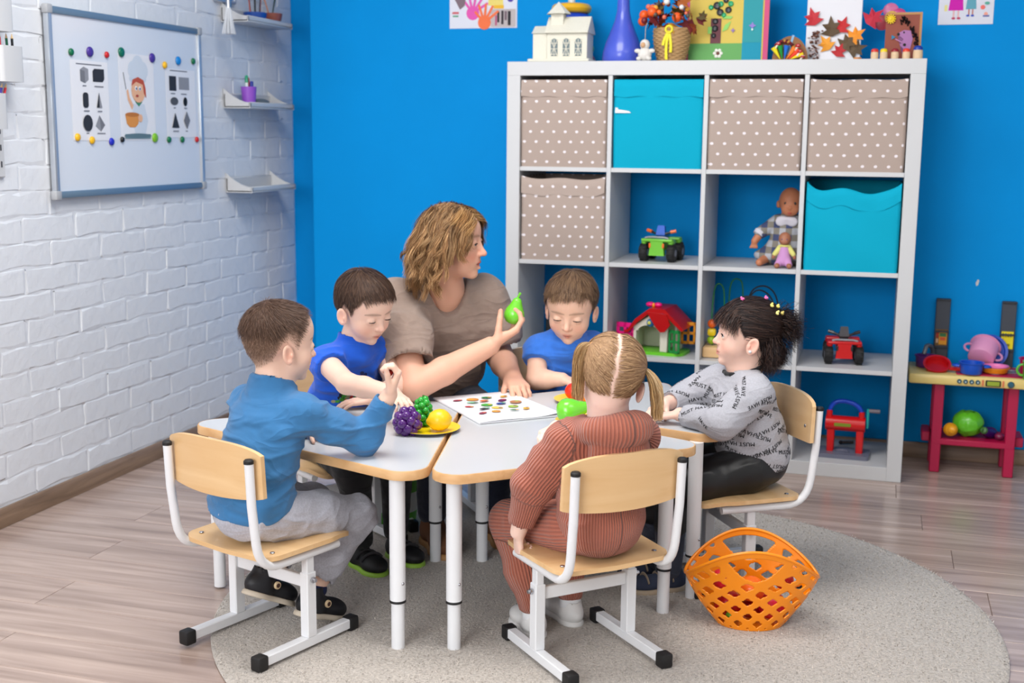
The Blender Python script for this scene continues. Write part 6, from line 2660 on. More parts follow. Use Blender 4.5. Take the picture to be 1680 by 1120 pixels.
def shoe(root, heel, toe, up, L, m_up, m_sole, name='shoe', w=.030, h=.042, strap=None, badge=None, collar=None, sole_t=.008, sole_w=1.08):
    """heel and toe: points on the ground side of the sole"""
    heel, toe = np.asarray(heel, float), np.asarray(toe, float)
    f = unit(toe - heel)
    up = np.asarray(up, float)
    up = unit(up - f * (up @ f))
    s = np.cross(f, up)
    R = np.stack([s, f, up], 1)
    at = lambda x, y, z: heel + R @ A3(x, y, z)
    S = Sdf()
    S.ell(at(0, L * .70, sole_t + h * .34), A3(w * 1.05, L * .30, h * .50), R, k=.015)
    S.ell(at(0, L * .28, sole_t + h * .42), A3(w * .90, L * .30, h * .62), R, k=.02)
    S.cone(at(0, L * .26, h * .5), at(0, L * .22, h * 1.25), w * .80, w * .74, k=.015)
    S.cone(at(0, L * .22, h * 1.12), at(0, L * .20, h * 1.9), w * .62, w * .66, k=.004, op='s')
    S.plane(-up, at(0, 0, sole_t * .6), k=.002)
    V, Q, N = S.mesh(.0028)
    so = np_mesh(name, [(V, Q)], m_up, root)
    S = Sdf()
    S.ell(at(0, L * .70, 0), A3(w * sole_w * 1.06, L * .30, sole_t * 4), R, k=.01)
    S.ell(at(0, L * .26, 0), A3(w * sole_w * .92, L * .265, sole_t * 4), R, k=.03)
    S.plane(-up, at(0, 0, 0), k=.002)
    S.plane(up, at(0, 0, sole_t * 1.7), k=.003)
    V, Q, N = S.mesh(.0028)
    np_mesh('sole', [(V, Q)], m_sole, so)
    if strap:
        for t in strap[1]:
            b = MB()
            pts = []
            for i in range(9):
                a = (i / 8 * 2 - 1) * 1.15
                pts.append(tuple(at(w * 1.12 * math.sin(a), L * t, sole_t + h * .30 + h * .60 * math.cos(a))))
            b.tube(pts, .0055, 8, flat=.35)
            b.build('strap', strap[0], so)
    if badge:
        b = MB()
        c = at(badge[1] * w * .98, L * .40, h * .75)
        B = basis(Vector(s * badge[1]))
        b.lathe([(0, .003), (.0085, .003), (.0095, .0015), (.0095, -.003)], Vector(c), 18, B)
        bo = b.build('badge', badge[0], so)
        b = MB()
        b.lathe([(0, .0038), (.0055, .0036), (.0055, .002)], Vector(c), 14, B)
        b.build('badge_centre', mat('badge_dark', (70, 40, 30), .5), bo)
    return so


def sock(root, an, up_to, r, m, name='sock'):
    S = Sdf()
    S.chain([an, up_to], [r * 1.0, r * .95], k=.004)
    V, Q, N = S.mesh(.003)
    return np_mesh(name, [(V, Q)], m, root)


def line_fn(tab):
    ys = [a for a, b in tab]
    zs = [b for a, b in tab]
    return lambda y: np.interp(y, ys, zs)


def person(name_lab, key, cat='person'):
    (cx, cy), (ax, ay) = CH[key]
    return thing('person', name_lab, cat, (cx, cy, RUG_T * .5), face_rz(ax, ay))


M_blk = fabric('black_cotton', (22, 22, 26), var=.1)
M_stripe_sock = mat('navy_sock', (24, 34, 74), .9)

# ================================================================== boy in the long-sleeved blue top
P1 = person('boy in a long-sleeved blue top and grey joggers holding up a small red toy', 'a')
hd = Head((.008, .052, .731), .194, rot_head(-24, 4, -2), eye=.35)
J = dict(pel=(0, -.045, .335), chest=(0, .0, .51), neck=(0.002, .03, .620), shR=(.100, .035, .572), shL=(-.088, .03, .572),
         elR=(.165, .165, .492), wrR=(.216, .203, .603), elL=(-.150, .14, .485), wrL=(-.055, .215, .478),
         hipR=(.052, -.01, .325), hipL=(-.052, -.01, .325), knR=(.082, .225, .272), knL=(-.07, .225, .275),
         anR=(.052, .115, .118), anL=(-.03, .045, .155))
SKIN1 = (238, 198, 176)
hl = line_fn([(-.5, -.36), (-.30, -.33), (-.18, -.22), (-.11, -.02), (-.03, .04), (.06, -.02), (.10, -.08), (.17, .10), (.28, .25), (.40, .28)])
scalp1 = lambda x, y, z: np.clip(.30 + .70 * sstep(.0, .25, z - hl(y)), 0, 1) * sstep(-.02, .03, z - hl(y))
body, (hv, hn) = make_body(P1, hd, J, SKIN1, dict(hair=(104, 78, 62), scalp=scalp1, brow=(120, 88, 68)),
                           dict(f=(.30, .22, 1), n=(.70, .62, -.2), L=.112, fat=1.15, curls=[(50, 62, 35), (58, 62, 35), (62, 62, 38), (66, 62, 38)], spread=1, thumb=(14, 30, -6, 6)),
                           dict(f=(1, -.12, -.08), n=(0, .1, 1), L=.105, curl=(15, 25, 20), spread=5, thumb=(40, 15, 10, 10)))
hd.lashes(body)
rg = np.random.default_rng(1)
sk = skull_sdf(hd)
crown = A3(.02, -.20, .47)


def comb1(p_, t):
    q = hd.inv(p_)
    d = unit_rows(q - crown)
    d[:, 1] += .35
    d[:, 2] -= .2
    return d @ hd.R.T


r0, n0 = scalp_roots(hv, hn, hd, lambda x, y, z: sstep(.10, .30, z - hl(y)) * sstep(.04, .2, z), 10500, 2)
v, q = strands(sk, r0, n0, .0042, 4, comb1, off=(.0008, .0045), lift=.25, jit=.08, width=.0009, seed=3)
s1 = (v, q, strand_cols(10500, 5, [(90, 67, 55), (102, 77, 62), (80, 60, 50)], rg, .8, 1.1))
r0, n0 = scalp_roots(hv, hn, hd, lambda x, y, z: sstep(-.02, .20, z - hl(y)) * (z < .25), 6500, 4)
v, q = strands(sk, r0, n0, .0022, 2, comb1, off=(.0006, .002), lift=.2, jit=.15, width=.0009, seed=5)
s2 = (v, q, strand_cols(6500, 3, [(134, 106, 88), (152, 122, 102), (116, 90, 74)], rg, .9, 1.1))
hair_obj(P1, hd, [s1, s2])
# shirt
M_b1 = fabric('blue_jersey', (50, 114, 166))
S = Sdf()
S.ell((0, -.045, .355), (.108, .092, .065), k=.04)
S.ell((0, -.035, .43), (.104, .088, .09), k=.04)
S.ell((0, .0, .515), (.106, .078, .10), k=.04)
for s_ in 'RL':
    S.cone((.0, .028, .598), J['sh' + s_], .036, .040, k=.035)
    sh, el, wr = [np.asarray(J[n + s_], float) for n in ('sh', 'el', 'wr')]
    d_ = unit(wr - el)
    S.chain([sh, sh * .5 + el * .5, el, wr - d_ * .004], [.043, .041, .037, .027], k=.025)
    S.cone(wr - d_ * .001, wr + d_ * .05, .03, .03, k=.002, op='s')
nd = unit(hd.u(0, -.1, -.3) - A3(0, .03, .6))
S.cone(A3(0, .030, .592), A3(0, .022, .632), .058, .050, k=.025)
S.cone(A3(0, .03, .600) + nd * .040, A3(0, .03, .600) + nd * .11, .044, .050, k=.005, op='s')
S.plane((0, .25, -1), (0, -.05, .318), k=.004)
garment(P1, 'long_sleeved_top', S, M_b1, .0038, .0085, (8, 8, 34), seed=3, still=cuff_still(J))
# joggers
M_g1 = fabric('grey_marl', (178, 178, 188), bump=.3, var=.12, vscale=240)
S = Sdf()
S.ell((0, -.045, .330), (.100, .088, .066), k=.04)
for s_ in 'RL':
    hp, kn, an = [np.asarray(J[n + s_], float) for n in ('hip', 'kn', 'an')]
    S.chain([hp, hp * .45 + kn * .55, kn, kn * .4 + an * .6, an], [.062, .057, .048, .040, .033], k=.02)
    d_ = unit(an - kn)
    S.cone(an + d_ * .002, an + d_ * .05, .036, .036, k=.002, op='s')
garment(P1, 'joggers', S, M_g1, .0046, .0065, (22, 14, 26), seed=8)
M_sn = mat('black_sneaker', (20, 21, 27), .55, bump=.1, bscale=300)
M_sole1 = mat('cream_sole', (206, 194, 176), .6)
M_sole2 = mat('navy_sole', (30, 52, 84), .55)
for an, heel, toe, up_ in ((J['anR'], (.058, .035, .060), (.056, .182, .004), (0, .38, .93)), (J['anL'], (-.030, -.052, .122), (-.022, .098, .046), (0, .45, .9))):
    an = np.asarray(an, float)
    so = shoe(P1, heel, toe, up_, .165, M_sn, M_sole1, 'sneaker', w=.034, h=.054, badge=(mat('badge_cream', (226, 200, 160), .5), 1))
    hl_ = np.asarray(heel, float) + unit(np.asarray(toe, float) - np.asarray(heel, float)) * .035 + A3(*up_) * .045
    sock(P1, hl_, an * .9 + hl_ * .1 + A3(0, 0, -.012), .026, M_stripe_sock)
# ================================================================== boy in the bright blue T-shirt, leaning to the grapes
def tee(root, name, S0, J, m, sl=.55, r=(.048, .050), nb=None, hem=None, neck_hole=None, amp=.004, seed=0, res=.0040, scale=(12, 12, 26), sh_r=.036):
    S = Sdf()
    for s_ in 'RL':
        sh, el = np.asarray(J['sh' + s_], float), np.asarray(J['el' + s_], float)
        e_ = sh + (el - sh) * sl
        d_ = unit(el - sh)
        S.chain([sh, e_], [r[0] * .92, r[1]], k=.025)
        S.cone(e_ + d_ * .004, e_ + d_ * .07, r[1] * 1.25, r[1] * 1.3, k=.002, op='s')
        S.cone(e_ - d_ * .012, e_ + d_ * .02, r[1] * .80, r[1] * .84, k=.002, op='s')
    S.pr += S0.pr
    for s_ in 'RL':
        S.cone(np.asarray(J['neck'], float) + A3(0, 0, -.012), J['sh' + s_], sh_r, r[0] * .88, k=.035)
    if neck_hole:
        c0, c1 = neck_hole[0], neck_hole[1]
        nd_ = unit(c1 - c0)
        S.cone(c0 - nd_ * .035, c0 + nd_ * .004, neck_hole[2] + .020, neck_hole[2] + .007, k=.02)
        S.cone(neck_hole[0], neck_hole[1], neck_hole[2], neck_hole[3], k=.005, op='s')
    if hem:
        S.plane(hem[0], hem[1], k=.004)
    return garment(root, name, S, m, res, amp, scale, seed)


def boy_hair(hd, hv, hn, hl, pal, n, seed, step=.0078, seg=5, crown=(.03, -.22, .45), fwd=.5, off=(.0015, .006), lift=.12, jit=.07, width=.0010, swirl=.0):
    rg = np.random.default_rng(seed)
    sk = skull_sdf(hd)
    cr = A3(*crown)

    def comb(p_, t):
        q = hd.inv(p_)
        d = q - cr
        d = unit_rows(d)
        d = d + np.stack([-d[:, 1] * swirl, fwd * np.clip(1 - np.abs(d[:, 0]), .2, 1) * (q[:, 2] > .2), -.25 - .5 * t * np.ones(len(q))], 1)
        return d @ hd.R.T
    r0, n0 = scalp_roots(hv, hn, hd, lambda x, y, z: sstep(-.02, .06, z - hl(y)), n, seed)
    q0 = hd.inv(r0)
    ls = np.clip(.30 + 1.8 * np.maximum(q0[:, 2] - hl(q0[:, 1]), 0) + .45 * (q0[:, 1] > .22), .3, 1.05)
    ls = ls * (1 + .35 * vnoise(q0 * 7 + 2.7, seed + 3))
    # locks: neighbouring hairs share a tilt
    lk = np.stack([vnoise(q0 * 9, seed), vnoise(q0 * 9 + 5, seed), vnoise(q0 * 9 + 9, seed)], 1) * .22 @ hd.R.T
    v, q = strands(sk, r0, n0 + lk * 3, step, seg, lambda p_, t: comb(p_, t) + lk, off=off, lift=lift, jit=jit, width=width, seed=seed + 1, lscale=ls, stick=.55)
    return v, q, strand_cols(n, seg + 1, pal, rg, .75, 1.15)


P2 = person('boy in a bright blue T-shirt leaning over to touch the purple grapes', 'd')
hd = Head((-.008, .152, .737), .200, rot_head(9, 22, 4), eye=.16, look=(0, -.6))
J = dict(pel=(0, -.04, .335), chest=(0, .055, .515), neck=(0, .108, .626), shR=(.096, .105, .578), shL=(-.096, .09, .584),
         elR=(.122, .262, .545), wrR=(.076, .422, .538), elL=(-.092, .190, .500), wrL=(.014, .224, .480),
         hipR=(.052, -.01, .325), hipL=(-.052, -.01, .325), knR=(.075, .215, .275), knL=(-.07, .215, .275),
         anR=(.065, .23, .085), anL=(-.06, .22, .085))
SKIN2 = (240, 200, 180)
hl2 = line_fn([(-.5, -.38), (-.30, -.34), (-.20, -.24), (-.13, -.06), (-.06, .05), (.02, .03), (.08, -.06), (.13, .06), (.20, .20), (.30, .27), (.40, .29)])
sc2 = lambda x, y, z: sstep(-.01, .04, z - hl2(y))
body, (hv, hn) = make_body(P2, hd, J, SKIN2, dict(hair=(60, 44, 38), scalp=sc2, brow=(110, 80, 66)),
                           dict(f=(.20, .95, -.10), n=(-.1, -.1, 1), L=.118, curls=[(14, 34, 24), (12, 34, 24), (14, 34, 24), (18, 34, 24)], spread=5, thumb=(38, 35, 10, 15)),
                           dict(f=(.80, -.52, -.12), n=(.1, .1, 1), L=.112, curl=(8, 14, 14), spread=7, thumb=(40, 12, 5, 5)), arm=(.033, .029, .021), neck_r=.036)
hd.lashes(body)
hair_obj(P2, hd, [boy_hair(hd, hv, hn, hl2, [(66, 48, 40), (84, 62, 50), (52, 38, 34), (98, 74, 58)], 11500, 21, fwd=.55, swirl=.25)])
M_b2 = fabric('bright_blue_jersey', (0, 86, 206))
S = Sdf()
S.ell((0, -.03, .36), (.100, .088, .07), k=.04)
S.ell((0, .01, .435), (.100, .084, .09), k=.04)
S.ell((0, .062, .530), (.102, .074, .09), np.array(rot_head(0, 20, 0)), k=.04)
nd = unit(hd.u(0, -.1, -.3) - A3(0, .108, .606))
shirt2 = tee(P2, 't_shirt', S, J, M_b2, .52, (.046, .049), neck_hole=(A3(0, .108, .622) + nd * .009, A3(0, .108, .622) + nd * .10, .043, .052), hem=((0, 0, -1), (0, 0, .31)), amp=.009, seed=31)
def surface_bvh(o):
    me_ = o.data
    vv = np.zeros(len(me_.vertices) * 3, np.float32)
    me_.vertices.foreach_get('co', vv)
    qq = np.zeros(len(me_.polygons) * 4, np.int32)
    me_.polygons.foreach_get('vertices', qq)
    return BVHTree.FromPolygons(vv.reshape(-1, 3).tolist(), qq.reshape(-1, 4).tolist())


bv2 = surface_bvh(shirt2)
rgd = random.Random(8)
db = MB()
dm = [mat('shirt_print_%d' % i, c, .8) for i, c in enumerate([(20, 40, 96), (222, 230, 226), (70, 160, 60), (30, 34, 40), (190, 60, 50), (150, 150, 120)])]
for (cx_, cz_, w_, h_, cols, n_) in ((.020, .535, .034, .008, (0,), 8), (.004, .505, .026, .016, (1, 2, 1), 9), (.02, .47, .045, .014, (2, 3, 4, 5, 2), 20)):
    for k_ in range(n_):
        x_, z_ = cx_ + rgd.uniform(-w_, w_), cz_ + rgd.uniform(-h_, h_)
        db.mi = rgd.choice(cols)
        rr_2 = rgd.uniform(.004, .009)
        ring_ = []
        for t_ in np.linspace(0, 2 * PI, 8, endpoint=False):
            hit_ = bv2.ray_cast(Vector((x_ + rr_2 * math.cos(t_), .35, z_ + rr_2 * math.sin(t_))), Vector((0, -1, 0)))
            if hit_[0] is None:
                ring_ = []
                break
            ring_.append(hit_[0] + hit_[1] * (.0006 + .0001 * (k_ % 5)))
        if ring_:
            db.raw(ring_, [tuple(range(8))])
db.build('chest_print', dm, shirt2, smooth=0)['kind'] = 'stuff'
S = Sdf()
S.ell((0, -.04, .330), (.10, .085, .065), k=.04)
for s_ in 'RL':
    hp, kn, an = [np.asarray(J[n + s_], float) for n in ('hip', 'kn', 'an')]
    S.chain([hp, kn, an], [.060, .050, .036], k=.02)
garment(P2, 'trousers', S, M_blk, .006, .003, (20, 20, 20), seed=33)
M_lime = mat('lime_sole', (150, 196, 60), .5)
M_shoeblk = mat('black_shoe', (16, 16, 19), .6)
for s_, x in (('R', .065), ('L', -.06)):
    shoe(P2, (x, .185, .002), (x, .34, .002), (0, 0, 1), .165, M_shoeblk, M_lime, 'shoe', w=.033, h=.05, strap=(mat('shoe_strap', (60, 60, 64), .6), (.45, .62)))

# ================================================================== boy in front of the shelf
P6 = person('boy in a medium blue T-shirt looking down at the table before the shelf', 'f')
hd = Head((.012, .098, .704), .208, rot_head(-32, 20, -2), eye=.14, look=(0, -.6))
J = dict(pel=(0, -.04, .335), chest=(0, .02, .495), neck=(.006, .062, .600), shR=(.094, .040, .560), shL=(-.096, .025, .560),
         elR=(.120, .090, .478), wrR=(.052, .135, .484), elL=(-.13, .10, .478), wrL=(-.06, .16, .480),
         hipR=(.052, -.01, .325), hipL=(-.052, -.01, .325), knR=(.075, .215, .275), knL=(-.07, .215, .275),
         anR=(.065, .2, .085), anL=(-.06, .2, .085))
SKIN6 = (236, 192, 168)
hl6 = line_fn([(-.5, -.38), (-.30, -.34), (-.20, -.24), (-.13, -.06), (-.06, .05), (.02, .03), (.08, -.04), (.13, .08), (.20, .22), (.30, .28), (.40, .30)])
body, (hv, hn) = make_body(P6, hd, J, SKIN6, dict(hair=(104, 80, 62), scalp=lambda x, y, z: sstep(-.01, .04, z - hl6(y)), brow=(126, 96, 76)),
                           dict(f=(-.55, .80, -.10), n=(.1, .1, 1), L=.118, curls=[(35, 40, 25), (40, 40, 25), (45, 40, 25), (50, 40, 25)], spread=3, thumb=(35, 30, 10, 15)),
                           dict(f=(.5, .80, -.10), n=(0, .1, 1), L=.118, curl=(25, 30, 20), spread=3, thumb=(35, 25, 10, 15)), arm=(.033, .029, .021))
hd.lashes(body, (60, 44, 38))
hair_obj(P6, hd, [boy_hair(hd, hv, hn, hl6, [(108, 82, 62), (128, 100, 76), (90, 68, 54), (142, 112, 84)], 11500, 41, fwd=.6, swirl=-.2, off=(.0015, .008))])
M_b6 = fabric('medium_blue_jersey', (44, 112, 210))
S = Sdf()
S.ell((0, -.035, .36), (.102, .088, .07), k=.04)
S.ell((0, .0, .43), (.102, .084, .09), k=.04)
S.ell((0, .027, .512), (.102, .074, .09), np.array(rot_head(0, 15, 0)), k=.04)
nd = unit(hd.u(0, -.1, -.3) - A3(.006, .062, .585))
tee(P6, 't_shirt', S, J, M_b6, .62, (.046, .047), neck_hole=(A3(.006, .062, .594) + nd * .016, A3(.006, .062, .594) + nd * .10, .045, .056), hem=((0, 0, -1), (0, 0, .31)), amp=.008, seed=43)
S = Sdf()
S.ell((0, -.04, .330), (.10, .085, .065), k=.04)
for s_ in 'RL':
    hp, kn, an = [np.asarray(J[n + s_], float) for n in ('hip', 'kn', 'an')]
    S.chain([hp, kn, an], [.060, .050, .036], k=.02)
garment(P6, 'trousers', S, M_blk, .007, .003, (20, 20, 20), seed=44)
for x in (.065, -.06):
    shoe(P6, (x, .165, .002), (x, .32, .002), (0, 0, 1), .165, M_shoeblk, M_shoeblk, 'shoe', w=.033, h=.05)

# ================================================================== woman
P3 = person('woman with wavy blonde hair in a taupe jumper holding a green toy pear', 'e')
hd = Head((-.005, .160, .902), .226, rot_head(54, 3, 3), adult=True, eye=.55, look=(0, 0), mouth=.035)
J = dict(pel=(0, -.08, .38), chest=(0, .04, .62), neck=(.0, .092, .742), shR=(.158, .085, .715), shL=(-.146, .065, .708),
         elR=(.172, .325, .497), wrR=(-.072, .302, .600), elL=(-.195, .06, .520), wrL=(-.158, .265, .492),
         hipR=(.09, -.05, .36), hipL=(-.09, -.05, .36), knR=(.10, .30, .36), knL=(-.10, .30, .36),
         anR=(.10, .27, .10), anL=(-.10, .27, .10))
SKIN3 = (232, 178, 152)
hl3 = line_fn([(-.5, -.30), (-.20, -.20), (-.08, .0), (.02, .10), (.10, .18), (.20, .30), (.40, .34)])
body, (hv, hn) = make_body(P3, hd, J, SKIN3, dict(hair=(128, 92, 58), scalp=lambda x, y, z: sstep(-.01, .04, z - hl3(y)), brow=(128, 92, 70), lips=(196, 84, 84), lips_amt=.95, blush=.5),
                           dict(f=(-.82, .02, .46), n=(-.30, .30, -.88), L=.172, curls=[(26, 46, 34), (28, 48, 34), (30, 50, 36), (34, 52, 36)], spread=2, thumb=(12, 50, 4, 6), fat=.95),
                           dict(f=(.12, 1, -.18), n=(0, .2, 1), L=.172, curls=[(28, 30, 20), (24, 30, 20), (26, 32, 20), (30, 34, 20)], spread=4, thumb=(28, 22, 10, 12), fat=.92),
                           neck_r=.052, arm=(.048, .042, .028), hres=.0030, tip=(206, 112, 100), tors=(.125, .08), leg_r=(.08, .06, .05, .04), iris=(60, 70, 70))
hd.lashes(body, (36, 26, 22))
# wavy bob: clumps of curling strands
rg = np.random.default_rng(51)
sk = skull_sdf(hd)
PAL3 = [(156, 114, 74), (184, 140, 94), (122, 86, 56), (208, 168, 120), (136, 98, 64)]


def comb3(p_, t):
    q = hd.inv(p_)
    part = A3(.06, .12, .50)
    d = unit_rows(q - part)
    out = np.zeros_like(q)
    sx = np.sign(q[:, 0] - .04)
    out[:, 0] = sx * (.80 - .85 * t)
    out[:, 1] = d[:, 1] * .2 - (.10 + 1.3 * np.clip(q[:, 1] + .02, 0, .4)) * (1 - t) ** 2 + .05 * t
    out[:, 2] = -.55 - 1.7 * t
    return out @ hd.R.T


sets = []
for (n, seg, step, lf, cu, cl_, sd, off) in ((7800, 14, .0112, .30, .0060, .120, 52, (.003, .016)), (4400, 13, .0121, .4, .0095, .095, 54, (.005, .022)), (1600, 13, .0121, .5, .015, .075, 56, (.008, .026))):
    nc = n // 42
    cr, cn = scalp_roots(hv, hn, hd, lambda x, y, z: sstep(-.02, .06, z - hl3(y)), nc, sd)
    k = rg.integers(0, nc, n)
    r0 = cr[k] + rg.normal(0, .0034, (n, 3))
    tl = rg.normal(0, .16, (nc, 3))[k]
    ll = rg.uniform(.75, 1.1, nc)[k]
    v, q = strands(sk, r0, cn[k], step, seg, lambda p_, t: comb3(p_, t) + tl, off=off, lift=lf, jit=.02, width=.0011, seed=sd + 1, curl=cu, curl_len=cl_, ids=k.astype(float), grav=.1, taper=.5, lscale=ll, lj=(.97, 1.03))
    cc = strand_cols(n, seg + 1, PAL3, rg, .7, 1.15).reshape(n, -1, 3)
    tone = rg.uniform(.55, 1.25, nc)[k][:, None, None]
    sets.append((v, q, (cc * tone).reshape(-1, 3)))
r0, n0 = scalp_roots(hv, hn, hd, lambda x, y, z: (z - hl3(y) > .0), 3600, 58)
v, q = strands(sk, r0, n0, .011, 9, comb3, off=(.002, .012), lift=.25, jit=.06, width=.0016, seed=59)
sets.append((v, q, strand_cols(3600, 10, PAL3, rg, .65, 1.0)))
# fringe swept to the side over the forehead
r0, n0 = scalp_roots(hv, hn, hd, lambda x, y, z: (z > .30) & (y > .10) & (x < .06), 1200, 60)


def comb3f(p_, t):
    q = hd.inv(p_)
    out = np.zeros_like(q)
    sx = np.sign(q[:, 0] - .04)
    out[:, 0] = sx * .9
    out[:, 1] = .35 - 1.0 * t
    out[:, 2] = -.25 - .5 * t
    return out @ hd.R.T


v, q = strands(sk, r0, n0, .011, 9, comb3f, off=(.003, .014), lift=.5, jit=.07, width=.0014, seed=61)
sets.append((v, q, strand_cols(1200, 10, [(182, 134, 82), (206, 162, 106), (150, 106, 62)], rg, .7, 1.05)))
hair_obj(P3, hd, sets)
M_taupe = fabric('taupe_knit', (152, 131, 119), bump=.35, bscale=500)
S = Sdf()
for s_, lv in (('R', .93), ('L', .95)):
    sh, el = np.asarray(J['sh' + s_], float), np.asarray(J['el' + s_], float)
    e_ = sh + (el - sh) * lv
    S.chain([sh, sh * .5 + e_ * .5, e_], [.068, .076, .076], k=.05)
    d_ = unit(el - sh)
    S.cone(e_ + d_ * .006, e_ + d_ * .10, .094, .096, k=.002, op='s')
    S.cone(e_ - d_ * .03, e_ + d_ * .02, .064, .066, k=.002, op='s')
S.ell((0, -.06, .43), (.165, .125, .11), k=.07)
S.ell((0, -.005, .54), (.160, .118, .13), k=.07)
S.ell((0, .055, .64), (.158, .105, .11), np.array(rot_head(0, 22, 0)), k=.07)
for s_ in 'RL':
    S.cone(A3(0, .075, .705), J['sh' + s_], .060, .058, k=.05)
# wide V neckline
S.cone(A3(0, .10, .765), A3(.01, .215, .680), .066, .030, k=.012, op='s')
S.cone(A3(0, .06, .775), A3(0, .10, .86), .075, .09, k=.01, op='s')
garment(P3, 'jumper', S, M_taupe, .0050, .013, (7, 7, 12), seed=63)
S = Sdf()
S.ell((0, -.07, .36), (.15, .12, .085), k=.05)
M_jean = fabric('dark_navy_denim', (24, 30, 52), var=.15, vscale=200)
for s_ in 'RL':
    hp, kn, an = [np.asarray(J[n + s_], float) for n in ('hip', 'kn', 'an')]
    S.chain([hp, kn, an], [.082, .058, .045], k=.03)
garment(P3, 'trousers', S, M_jean, .008, .004, (14, 14, 14), seed=64)
M_brown = mat('brown_suede', (112, 70, 42), .85, bump=.4, bscale=200)
M_gum = mat('gum_sole', (176, 128, 76), .6)
for x in (.10, -.10):
    shoe(P3, (x, .215, .002), (x, .44, .002), (0, 0, 1), .235, M_brown, M_gum, 'boot', w=.042, h=.07, sole_t=.011)
# ================================================================== pigtailed girl with her back to us
P4 = person('blonde pigtailed girl in a terracotta ribbed tracksuit seen from behind', 'b')
hd = Head((.004, -.082, .690), .192, rot_head(-26, 10, 9), eye=.3)
J = dict(pel=(0, -.06, .332), chest=(0, -.05, .475), neck=(.0, -.082, .588), shR=(.092, -.062, .540), shL=(-.090, -.050, .540),
         elR=(.185, .125, .492), wrR=(.066, .272, .488), elL=(-.142, .015, .430), wrL=(-.158, .048, .312),
         hipR=(.052, -.01, .328), hipL=(-.052, -.01, .328), knR=(.07, .225, .272), knL=(-.085, .225, .276),
         anR=(.062, .185, .085), anL=(-.062, .160, .085))
SKIN4 = (246, 210, 194)
hl4 = line_fn([(-.5, -.26), (-.30, -.24), (-.18, -.20), (-.11, -.06), (-.06, .02), (.02, .0), (.10, .02), (.22, .22), (.40, .26)])


def sc4(x, y, z):
    w = sstep(-.02, .05, z - hl4(y)) * .75
    part = np.exp(-((x - .012 * np.sin(z * 22)) / .020) ** 2) * (y < .3)
    return w * (1 - .95 * part)


body, (hv, hn) = make_body(P4, hd, J, SKIN4, dict(hair=(176, 140, 108), scalp=sc4, brow=(190, 150, 120)),
                           dict(f=(-.84, -.50, -.06), n=(.0, .1, 1), L=.112, curls=[(30, 45, 30), (35, 45, 30), (40, 45, 30), (45, 45, 30)], spread=3, thumb=(32, 35, 15, 15)),
                           dict(f=(.15, .22, -1), n=(-1, .1, -.1), L=.105, curls=[(45, 70, 40), (48, 70, 40), (50, 70, 40), (52, 70, 40)], spread=2, thumb=(32, 25, 10, 10)))
rg = np.random.default_rng(71)
sk = skull_sdf(hd)
PAL4 = [(196, 160, 116), (214, 180, 134), (172, 134, 94), (226, 194, 150), (186, 148, 104)]
TIE = {-1: hd.u(-.275, -.13, .335), 1: hd.u(.33, -.16, .16)}
sets = []
for sx in (-1, 1):
    tie = TIE[sx]
    r0, n0 = scalp_roots(hv, hn, hd, (lambda x, y, z: (z - hl4(y) > .0) & (x < -.012)) if sx < 0 else (lambda x, y, z: (z - hl4(y) > .0) & (x > .012)), 3200, 72 + sx)

    def combp(p_, t):
        return unit_rows(tie - p_)
    seg = 6
    # strands combed flat to the tie: step scaled so that each arrives
    dist = np.linalg.norm(tie - r0, axis=1)
    P = [r0]
    cur = r0.copy()
    offs = rg.uniform(.0015, .005, len(r0))
    for i in range(1, seg + 1):
        cur = r0 + (tie - r0) * (i / seg) + rg.normal(0, .0006, r0.shape)
        dd = sk.ev(cur)
        e = .002
        g = unit_rows(np.stack([sk.ev(cur + A3(e, 0, 0)) - dd, sk.ev(cur + A3(0, e, 0)) - dd, sk.ev(cur + A3(0, 0, e)) - dd], 1))
        # move out along the gradient until outside
        for _ in range(3):
            dd = sk.ev(cur)
            cur = cur + g * np.maximum(offs - dd, 0)[:, None]
        P.append(cur.copy())
    P = np.stack(P, 1)
    v, q = ribbons(sk, P, .0017, rg, .2)
    sets.append((v, q, strand_cols(len(r0), seg + 1, [(170, 134, 100), (186, 150, 112), (150, 116, 86)], rg, .95, 1.0)))
    # hanging tail
    n, seg = 1400, 10
    side = hd.R @ A3(sx, -.15, 0)
    out = unit(A3(side[0], side[1], .25)) if sx < 0 else unit(A3(side[0], side[1], -.1))
    a = rg.uniform(0, 6.28, n)
    rad = np.sqrt(rg.uniform(0, 1, n))
    Lh = rg.uniform(.85, 1.1, n)
    length = .125 if sx < 0 else .105
    pts = []
    s1_ = unit(np.cross(out, A3(0, 0, 1)))
    for i in range(seg + 1):
        t = i / seg
        c = tie + out * (.034 * (1 - (1 - t) ** 3)) + A3(0, 0, (.016 * math.sin(min(t * 3.0, PI)) if sx < 0 else 0) - length * t ** 1.25)
        w = .005 + .017 * math.sin(min(1, t * 1.5) * PI * .5) * (1 - .35 * t)
        pp = c[None] + (s1_[None] * np.cos(a)[:, None] + out[None] * np.sin(a)[:, None] * .8) * (rad * w)[:, None]
        pp[:, 2] += -(Lh - 1) * length * t
        pts.append(pp + rg.normal(0, .0012 * t, (n, 3)))
    P = np.stack(pts, 1)
    v, q = ribbons(None, P, .0017, rg, .6)
    sets.append((v, q, strand_cols(n, seg + 1, PAL4 + [(232, 190, 130)], rg, .78, 1.15)))
hair_obj(P4, hd, sets)
